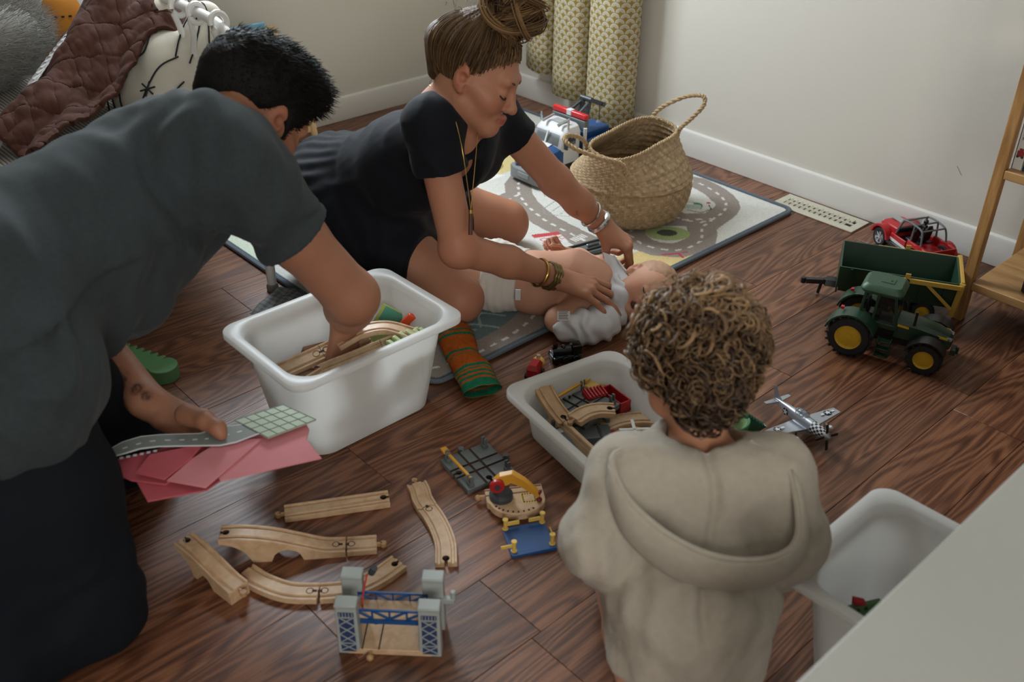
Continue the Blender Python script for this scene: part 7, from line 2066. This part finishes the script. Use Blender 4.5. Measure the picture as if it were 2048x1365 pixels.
# ---------------------------------------------------------------- the baby
def baby():
    O_ = A3(1.62, 1.52, .0092)
    t = thing('person', 'baby in a nappy lying on the rug while a white top is pulled on', 'person', tuple(O_))
    hc = A3(1.718, 1.372, .076) - O_
    R = frame(A3(-0.557, -0.782, 0.281), A3(0.817, -0.473, 0.332)); s = .98
    chst = A3(1.635, 1.529, 0.078) - O_; bel = A3(1.550, 1.578, 0.080) - O_; bum = A3(1.491, 1.683, 0.082) - O_
    shN = A3(1.605, 1.446, 0.066) - O_; elN = A3(1.509, 1.461, 0.040) - O_; wrN = A3(1.546, 1.396, 0.040) - O_
    shF = A3(1.748, 1.536, 0.057) - O_; elF = A3(1.766, 1.640, 0.047) - O_; wrF = A3(1.671, 1.617, 0.106) - O_
    B = Body(); head(B, hc, R, s, True, True)
    B.cone(chst * .25 + hc * .75 - R @ A3(0, .0, .055), chst * .6 + hc * .4, .036, .044, .03)
    B.chain([chst + (hc - chst) * .18, chst, bel, bum], [.056, .069, .072, .070], .04)
    B.cone(shN, shF, .044, .044, .03)
    B.chain([shN, elN, wrN], [.034, .029, .022], .02); B.chain([shF, elF, wrF], [.034, .028, .021], .02)
    # the far fist is clenched, the near hand is in the sleeve
    hand(B, wrF, A3(-0.313, 0.536, 0.784), A3(0.894, 0.447, -0.043), .52, side=-1, curl=(1.15, 1.15, 1.15, 1.15), spread=.02, thumb=(.35, .5, .9), wr=.030)
    hand(B, wrN, A3(.55, -.45, 0), A3(.2, .1, .9), .5, side=1, curl=(.8, .8, .8, .8), spread=.03, thumb=(.5, .4, .4), wr=.030)
    hN = bum + A3(-.015, -.045, -.005); kN = A3(1.377, 1.729, 0.107) - O_; aN = A3(1.432, 1.868, 0.103) - O_
    hF = bum + A3(.03, .045, .0); kF = A3(1.535, 1.860, 0.092) - O_; aF = A3(1.569, 1.937, 0.104) - O_
    B.chain([hN, kN, aN], [.052, .040, .026], .02); B.chain([hF, kF, aF], [.050, .038, .026], .02)
    for a, d in ((aN, A3(0.122, 0.677, 0.726)), (aF, A3(0.163, 0.653, 0.739))):
        B.cone(a, a + d * .052, .021, .019, .012)
        side = unit(np.cross(d, A3(.4, .4, .8)))
        for k in range(5): q = a + d * (.060 - .003 * k) + side * (.015 - .0075 * k); B.ball(q, .0066 - .0005 * k, .004)
    def paint(V, col):
        paint_head(V, col, hc, R, s, '#a05a50', True)
        d = np.linalg.norm(V - (wrF + A3(-0.313, 0.536, 0.784) * .03), axis=1); col[:] = col * (1 - .22 * np.exp(-(d / .03) ** 2)[:, None] * A3(.1, 1, 1))
        L = loc_of(V, hc, R, s); m = np.exp(-((L[:, 0] / .012) ** 4 + ((L[:, 2] + .043) / .007) ** 4)) * (L[:, 1] > .045) * (L[:, 1] < .0715)
        col[:] = col * (1 - .8 * m[:, None])
    skin_mesh('body', B, .0028, t, '#c4937a', paint)
    for q in (-1, 1):
        g = lambda x, y, z: hc + R @ (A3(x, y, z) * s)
        MB().tube(cr([g(q * .034, .0685, -.004), g(q * .029, .0745, -.0075), g(q * .023, .0765, -.0080), g(q * .015, .0745, -.005)], 5), .0016, 6).build('eye', mat('dark_eye', '#15110f', .3), t)
    # fine hair
    H = Body(); g = lambda x, y, z: hc + R @ (A3(x, y, z) * s)
    H.ell(g(0, -.012, .031), A3(.0675, .0815, .0695) * s, R, .02); H.cone(g(0, .12, .0), g(0, .10, -.06), .085, .10, .02, '-')
    for q in (-1, 1): H.cone(g(q * .10, .0, -.01), g(q * .06, .0, -.01), .03, .03, .01, '-')
    H.cone(g(0, -.03, -.10), g(0, -.10, -.09), .07, .07, .02, '-')
    V, Q = H.mesh(.003); N = normals(V, Q); V = V + N * (wob(V, 30., 61) * .0012)[:, None]
    np_mesh('fine_hair', V, Q, mat('fair_hair', '#a98468', .6, .15, 90.), t)
    # nappy
    Np = Body(); Np.chain([bum + (bel - bum) * .66, bum, bum + (bum - bel) * .22], [.080, .086, .070], .03)
    Np.chain([hN, hN + (kN - hN) * .25], [.060, .056], .03); Np.chain([hF, hF + (kF - hF) * .25], [.060, .056], .03)
    bd = unit(bel - bum); Np.cut(bum + (bel - bum) * .70, bd, .004)
    Np.cut(hN + (kN - hN) * .42, unit(kN - hN), .004)
    def foldn(V, N): return .0018 * np.sin(((V - bum) @ bd) * 330) * .5 + wob(V, 14., 71) * .0025
    cloth('nappy', Np, .0040, mat('nappy_white', '#cdc7be', .85, .03, 40., .2, 500.), t, foldn)
    tb_ = MB().box(A3(1.462, 1.556, 0.088) - O_, (.004, .014, .030), rotm(rz=.75)); tb_.build('nappy_tab', M_whp, t, bevel=.001)
    # white top: sleeve round the near arm, bunched below, neck edge pulled up by the woman
    W = Body(); P1 = [A3(1.500, 1.431, 0.036), A3(1.527, 1.394, 0.040), A3(1.578, 1.376, 0.042), A3(1.637, 1.387, 0.048)]
    W.chain([p - O_ for p in P1], [.034, .040, .040, .034], .02)
    W.chain([P1[3] - O_, A3(1.641, 1.368, 0.100) - O_, A3(1.659, 1.412, 0.117) - O_], [.030, .020, .016], .02)
    W.cone(elN + A3(-.02, .0, .01), elN + (wrN - elN) * .2, .030, .024, .004, '-')
    def foldw(V, N): return .0035 * np.sin((V @ unit(A3(.8, -.5, .4))) * 190 + 3 * wob(V, 7., 81)) + wob(V, 16., 82) * .0025
    cloth('white_top', W, .0040, mat('white_jersey', '#c6c4c6', .9, .03, 60., .2, 800.), t, foldw)
    # the neck band as a thin pulled up flap
    a, b, c_, d = [p - O_ for p in (A3(1.723, 1.518, 0.131), A3(1.724, 1.480, 0.135), A3(1.686, 1.387, 0.118), A3(1.639, 1.408, 0.091))]
    n = 22; V = []
    for i in range(n):
        for j in range(n):
            u, v = i / (n - 1), j / (n - 1); p = (a * (1 - u) + b * u) * (1 - v) + (d * (1 - u) + c_ * u) * v
            bow = unit(A3(-.55, -.6, .5)); V.append(p + bow * (.014 * math.sin(PI * u) * (.4 + v) + .003 * math.sin(9 * v)))
    o = np_mesh('neck_flap', np.array(V), grid_mesh(n, n), MATS['white_jersey'], t); sd = o.modifiers.new('t', 'SOLIDIFY'); sd.thickness = .003
    MB().tube(cr([b, (b + c_) * .5 + bow * .012, c_, d], 6), .0026, 6).build('neck_seam', MATS['white_jersey'], t)
    MB().lathe([(.0005, 0), (.0035, 0), (.0035, .001), (.0005, .001)], 12, Matrix.Translation(tuple(c_ + bow * .004 + (d - c_) * .2)) @ Vector(tuple(bow)).to_track_quat('Z', 'Y').to_matrix().to_4x4()).build('press_stud', M_silv, t)
    q = A3(1.479, 1.414, 0.084) - O_
    Ml = Matrix.Translation(tuple(q)) @ Vector(tuple(unit(A3(-.55, -.6, .58)))).to_track_quat('Z', 'Y').to_matrix().to_4x4()
    MB().box((0, 0, 0), (.030, .022, .0012), Ml).build('care_label', mat('label_white', '#c9c7c2', .8), t)
    ln = MB()
    for k in range(5): ln.add([tuple(Ml @ Vector(p)) for p in ((-.012, -.008 + .004 * k, .001), (.011 - .002 * (k % 2), -.008 + .004 * k, .001), (.011 - .002 * (k % 2), -.0065 + .004 * k, .001), (-.012, -.0065 + .004 * k, .001))], [(0, 1, 2, 3)])
    ln.build('label_print', M_ink, t)['kind'] = 'stuff'
    return t
baby()

# ---------------------------------------------------------------- the toddler
def toddler():
    O_ = A3(.97, .62, 0)
    t = thing('person', 'toddler with brown curls in a beige hooded top kneeling with back to the view', 'person', tuple(O_))
    hc = A3(1.040, 0.717, 0.479) - O_
    R = frame(A3(0.371, 0.482, -0.794), A3(0.526, 0.553, 0.646)); s = .98
    nb = A3(0.999, 0.663, 0.372) - O_; shR = A3(1.046, 0.562, 0.361) - O_; shL = A3(0.890, 0.705, 0.359) - O_
    hip = A3(0.909, 0.587, 0.149) - O_; elR = A3(1.034, 0.508, 0.285) - O_; elL = A3(0.822, 0.701, 0.281) - O_
    wrR = A3(1.075, 0.540, 0.160) - O_; wrL = A3(0.895, 0.736, 0.157) - O_
    B = Body(); head(B, hc, R, s * 1.04, True, False)
    B.cone(nb - A3(0, 0, .01), hc + R @ A3(0, -.015, -.03), .036, .042, .03)
    B.chain([nb - A3(0, 0, .05), hip], [.072, .085], .04); B.cone(shR, shL, .042, .042, .03)
    B.chain([shR, elR, wrR], [.036, .031, .023], .02); B.chain([shL, elL, wrL], [.036, .031, .023], .02)
    fw = A3(.68, .73, 0); sd = A3(.73, -.68, 0)
    hand(B, wrR, A3(-0.184, 0.164, -0.969), A3(0.315, -0.947, 0.056), .56, side=-1, curl=(.4, .4, .45, .5), spread=.05, thumb=(.5, .3, .4), wr=.030)
    hand(B, wrL, A3(0.457, 0.192, -0.869), A3(-0.182, 0.942, 0.282), .56, side=1, curl=(.5, .5, .5, .5), spread=.05, thumb=(.5, .3, .4), wr=.030)
    for q in (-1, 1):
        hj = hip + sd * (.055 * q) - A3(0, 0, .02); kn = A3(hip[0], hip[1], 0) + fw * .16 + sd * (.075 * q) + A3(0, 0, .05); an = A3(hip[0], hip[1], 0) - fw * .055 + sd * (.070 * q) + A3(0, 0, .034)
        B.chain([hj, kn], [.060, .044], .03); B.chain([kn, (kn + an) * .5 + A3(0, 0, .008), an], [.042, .040, .028], .02)
        B.chain([an, an - fw * .05 + sd * (.01 * q) - A3(0, 0, .008)], [.026, .021], .012)
        for k in range(5): B.ball(an - fw * (.066 - .003 * k) + sd * (.01 * q + q * (-.014 + .007 * k)) - A3(0, 0, .016), .0078 - .0006 * k, .004)
    skin_mesh('body', B, .0035, t, '#b07b5f', lambda V, c: None)
    # hooded top
    S = Body()
    S.cone(shR, shL, .056, .056, .05); S.cone(nb - A3(0, 0, .045), hip + A3(0, 0, .03), .092, .112, .05)
    S.cone(hip + A3(0, 0, .03), A3(hip[0], hip[1], .085) - fw * .008, .118, .136, .05)
    S.chain([shR, elR, elR + (wrR - elR) * .62], [.054, .049, .042], .03); S.chain([shL, elL, elL + (wrL - elL) * .7], [.055, .053, .045], .03)
    S.cone(nb + A3(0, 0, -.012), nb + A3(.02, .02, .10), .047, .075, .008, '-')
    S.cut(A3(hip[0], hip[1], .100) - fw * .10, unit(A3(.18, .18, -1.)), .012)
    def foldt(V, N):
        f = wob(V, 5., 91) * .007 + wob(V, 12., 92) * .003 + wob(V, 70., 94) * .0007
        lat = (V - nb) @ sd; f -= .010 * np.exp(-((lat + .004 + .012 * np.sin(V[:, 2] * 30)) / .008) ** 2) * sstep(.20, .27, V[:, 2]) * ((V - nb) @ fw < .02); f += .0018 * np.sin(lat * 150 + 3 * wob(V, 4., 97)) * sstep(.16, .24, V[:, 2]) * sstep(.36, .32, V[:, 2])
        ang = np.arctan2((V - hip) @ sd, -(V - hip) @ fw)
        f += .006 * np.sin(ang * 9 + 2 * wob(V, 3., 93)) * sstep(.20, .05, V[:, 2])
        return f
    M_terry = mat('beige_terry', '#aba294', .95, .10, 90., .7, 520., spec=.08, sheen=.12)
    cloth('hooded_top', S, .005, M_terry, t, foldt)
    # back yoke neck band
    rb = MB(); nbp = [nb + A3(0, 0, -.010) + sd * (.056 * math.cos(a)) + fw * (.050 * math.sin(a)) + A3(0, 0, .010 * math.sin(a)) for a in np.linspace(0, 2 * PI, 40, endpoint=False)]
    rb.tube(nbp, .008, 8, closed=True, flat=.8).build('neck_band', M_terry, t)
    # hood hanging down the back: bag with a rolled edge
    edge = [p - O_ for p in (A3(0.896, 0.706, 0.413), A3(0.849, 0.705, 0.418), A3(0.827, 0.662, 0.394), A3(0.833, 0.608, 0.368), A3(0.855, 0.554, 0.348), A3(0.889, 0.511, 0.338), A3(0.937, 0.480, 0.335), A3(0.983, 0.478, 0.341), A3(1.010, 0.504, 0.377), A3(1.026, 0.538, 0.405), A3(1.024, 0.599, 0.418))]
    E = np.array(cr(edge, 8)); low = [p - O_ for p in (A3(0.890, 0.712, 0.405), A3(0.839, 0.696, 0.388), A3(0.820, 0.648, 0.339), A3(0.834, 0.593, 0.303), A3(0.864, 0.544, 0.284), A3(0.904, 0.505, 0.282), A3(0.957, 0.477, 0.288), A3(1.002, 0.476, 0.307), A3(1.031, 0.505, 0.354), A3(1.045, 0.539, 0.389), A3(1.036, 0.597, 0.409))]
    Lw = np.array(cr(low, 8)); n = 14; V = []
    outv = -fw * .8 + A3(0, 0, .1)
    for v in np.linspace(0, 1, n):
        V.append(E * (1 - v) + Lw * v + outv[None] * (.016 * math.sin(PI * min(v * .9 + .1, 1)) ** .8))
    V = np.array(V); nu = len(E)
    VV = V.reshape(-1, 3); VV = VV + outv[None] * (wob(VV, 9., 95) * .003)[:, None]
    o = np_mesh('hood', VV, grid_mesh(nu, n), M_terry, t); sdm = o.modifiers.new('t', 'SOLIDIFY'); sdm.thickness = .007
    MB().tube([tuple(p) for p in E + outv * .004], .0055, 8).build('hood_edge', M_terry, o)
    # curls
    RN = np.random.default_rng(21); c0 = hc + R @ A3(0, -.016, .030)
    H = Body(); g = lambda x, y, z: hc + R @ (A3(x, y, z) * s)
    H.ell(g(0, -.018, .034), A3(.086, .096, .082), R, .02); H.cone(g(0, -.062, -.055), g(0, -.05, -.02), .042, .055, .03); H.cone(g(0, .13, .0), g(0, .10, -.08), .085, .10, .02, '-')
    V, Q = H.mesh(.005); N = normals(V, Q); V = V + N * (wob(V, 14., 96) * .008)[:, None]
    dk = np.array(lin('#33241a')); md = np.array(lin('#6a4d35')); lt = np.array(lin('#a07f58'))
    M_curl = mat('curly_hair', rough=.5, attr='tint', spec=.4, var=.12, scale=150.)
    hp_ = np_mesh('hair', V, Q, M_curl, t, color=np.tile(dk, (len(V), 1)))
    paths = []; cols = []; rads = []
    L = loc_of(V, hc, R, s); ok = np.argwhere(L[:, 1] < .075)[:, 0]
    for i in RN.choice(ok, 1150):
        p = V[i] - N[i] * .004; nrm = N[i]; down = R @ A3(0, 0, -1.)
        tg = unit(np.cross(nrm, RN.normal(size=3))); tg = unit(tg * .7 + (down - nrm * (down @ nrm)) * .8)
        bt = np.cross(nrm, tg); rr = RN.uniform(.008, .0165); turns = RN.uniform(.9, 1.9); ln = RN.uniform(.012, .036); lift = RN.uniform(.004, .020); a0 = RN.uniform(0, 6.3); sg = RN.choice([-1, 1])
        pts = []
        for u in np.linspace(0, 1, 20):
            a = a0 + sg * turns * 2 * PI * u; r_ = rr * (.45 + .55 * math.sin(PI * min(1, u * .8 + .15)))
            pts.append(p + nrm * (lift * min(1, u * 2.2) + r_ * .55 * math.sin(a)) + tg * (ln * u + r_ * math.cos(a)) + bt * r_ * .8 * math.sin(a) * .9)
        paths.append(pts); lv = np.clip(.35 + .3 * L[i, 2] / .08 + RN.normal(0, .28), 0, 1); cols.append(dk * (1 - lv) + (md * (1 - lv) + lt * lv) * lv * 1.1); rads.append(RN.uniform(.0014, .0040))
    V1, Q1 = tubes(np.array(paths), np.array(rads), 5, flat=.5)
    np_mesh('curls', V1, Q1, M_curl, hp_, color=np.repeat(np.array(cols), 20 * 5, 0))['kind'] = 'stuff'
    paths = []
    for i in RN.choice(ok, 260):
        p = V[i]; nrm = N[i]; u0 = unit(np.cross(nrm, RN.normal(size=3))); rr = RN.uniform(.008, .014)
        paths.append([p + nrm * (.012 + .014 * u) + u0 * rr * math.cos(7 * u) + np.cross(nrm, u0) * rr * math.sin(7 * u) for u in np.linspace(0, 1, 12)])
    V1, Q1 = tubes(np.array(paths), .0005, 3); np_mesh('flyaway_hair', V1, Q1, M_curl, hp_, color=np.tile(lt, (len(V1), 1)))['kind'] = 'stuff'
    return t
toddler()
# ------------------------------------------------------------------ repeats share a group
for o in list(COL.objects):
    if o.parent or not o.get('label'): continue
    k = o.name.split('.')[0]; lb = o['label']
    if k == 'wooden_track': o['group'] = 'wooden tracks in the big bin' if 'big bin' in lb and 'below' not in lb else ('wooden tracks in the shallow bin' if 'shallow bin' in lb else 'loose wooden tracks on the floor')
    elif k == 'storage_bin': o['group'] = 'white storage bins'
    elif k == 'pink_card': o['group'] = 'pink cards in the man\'s hand'
    elif k == 'level_crossing': o['group'] = 'grey level crossings'
    elif k == 'book': o['group'] = 'books on the pine shelf'
    elif k == 'picture_book': o['group'] = 'picture books in the pine rack'
    elif k == 'red_wagon': o['group'] = 'red wagons in the shallow bin'
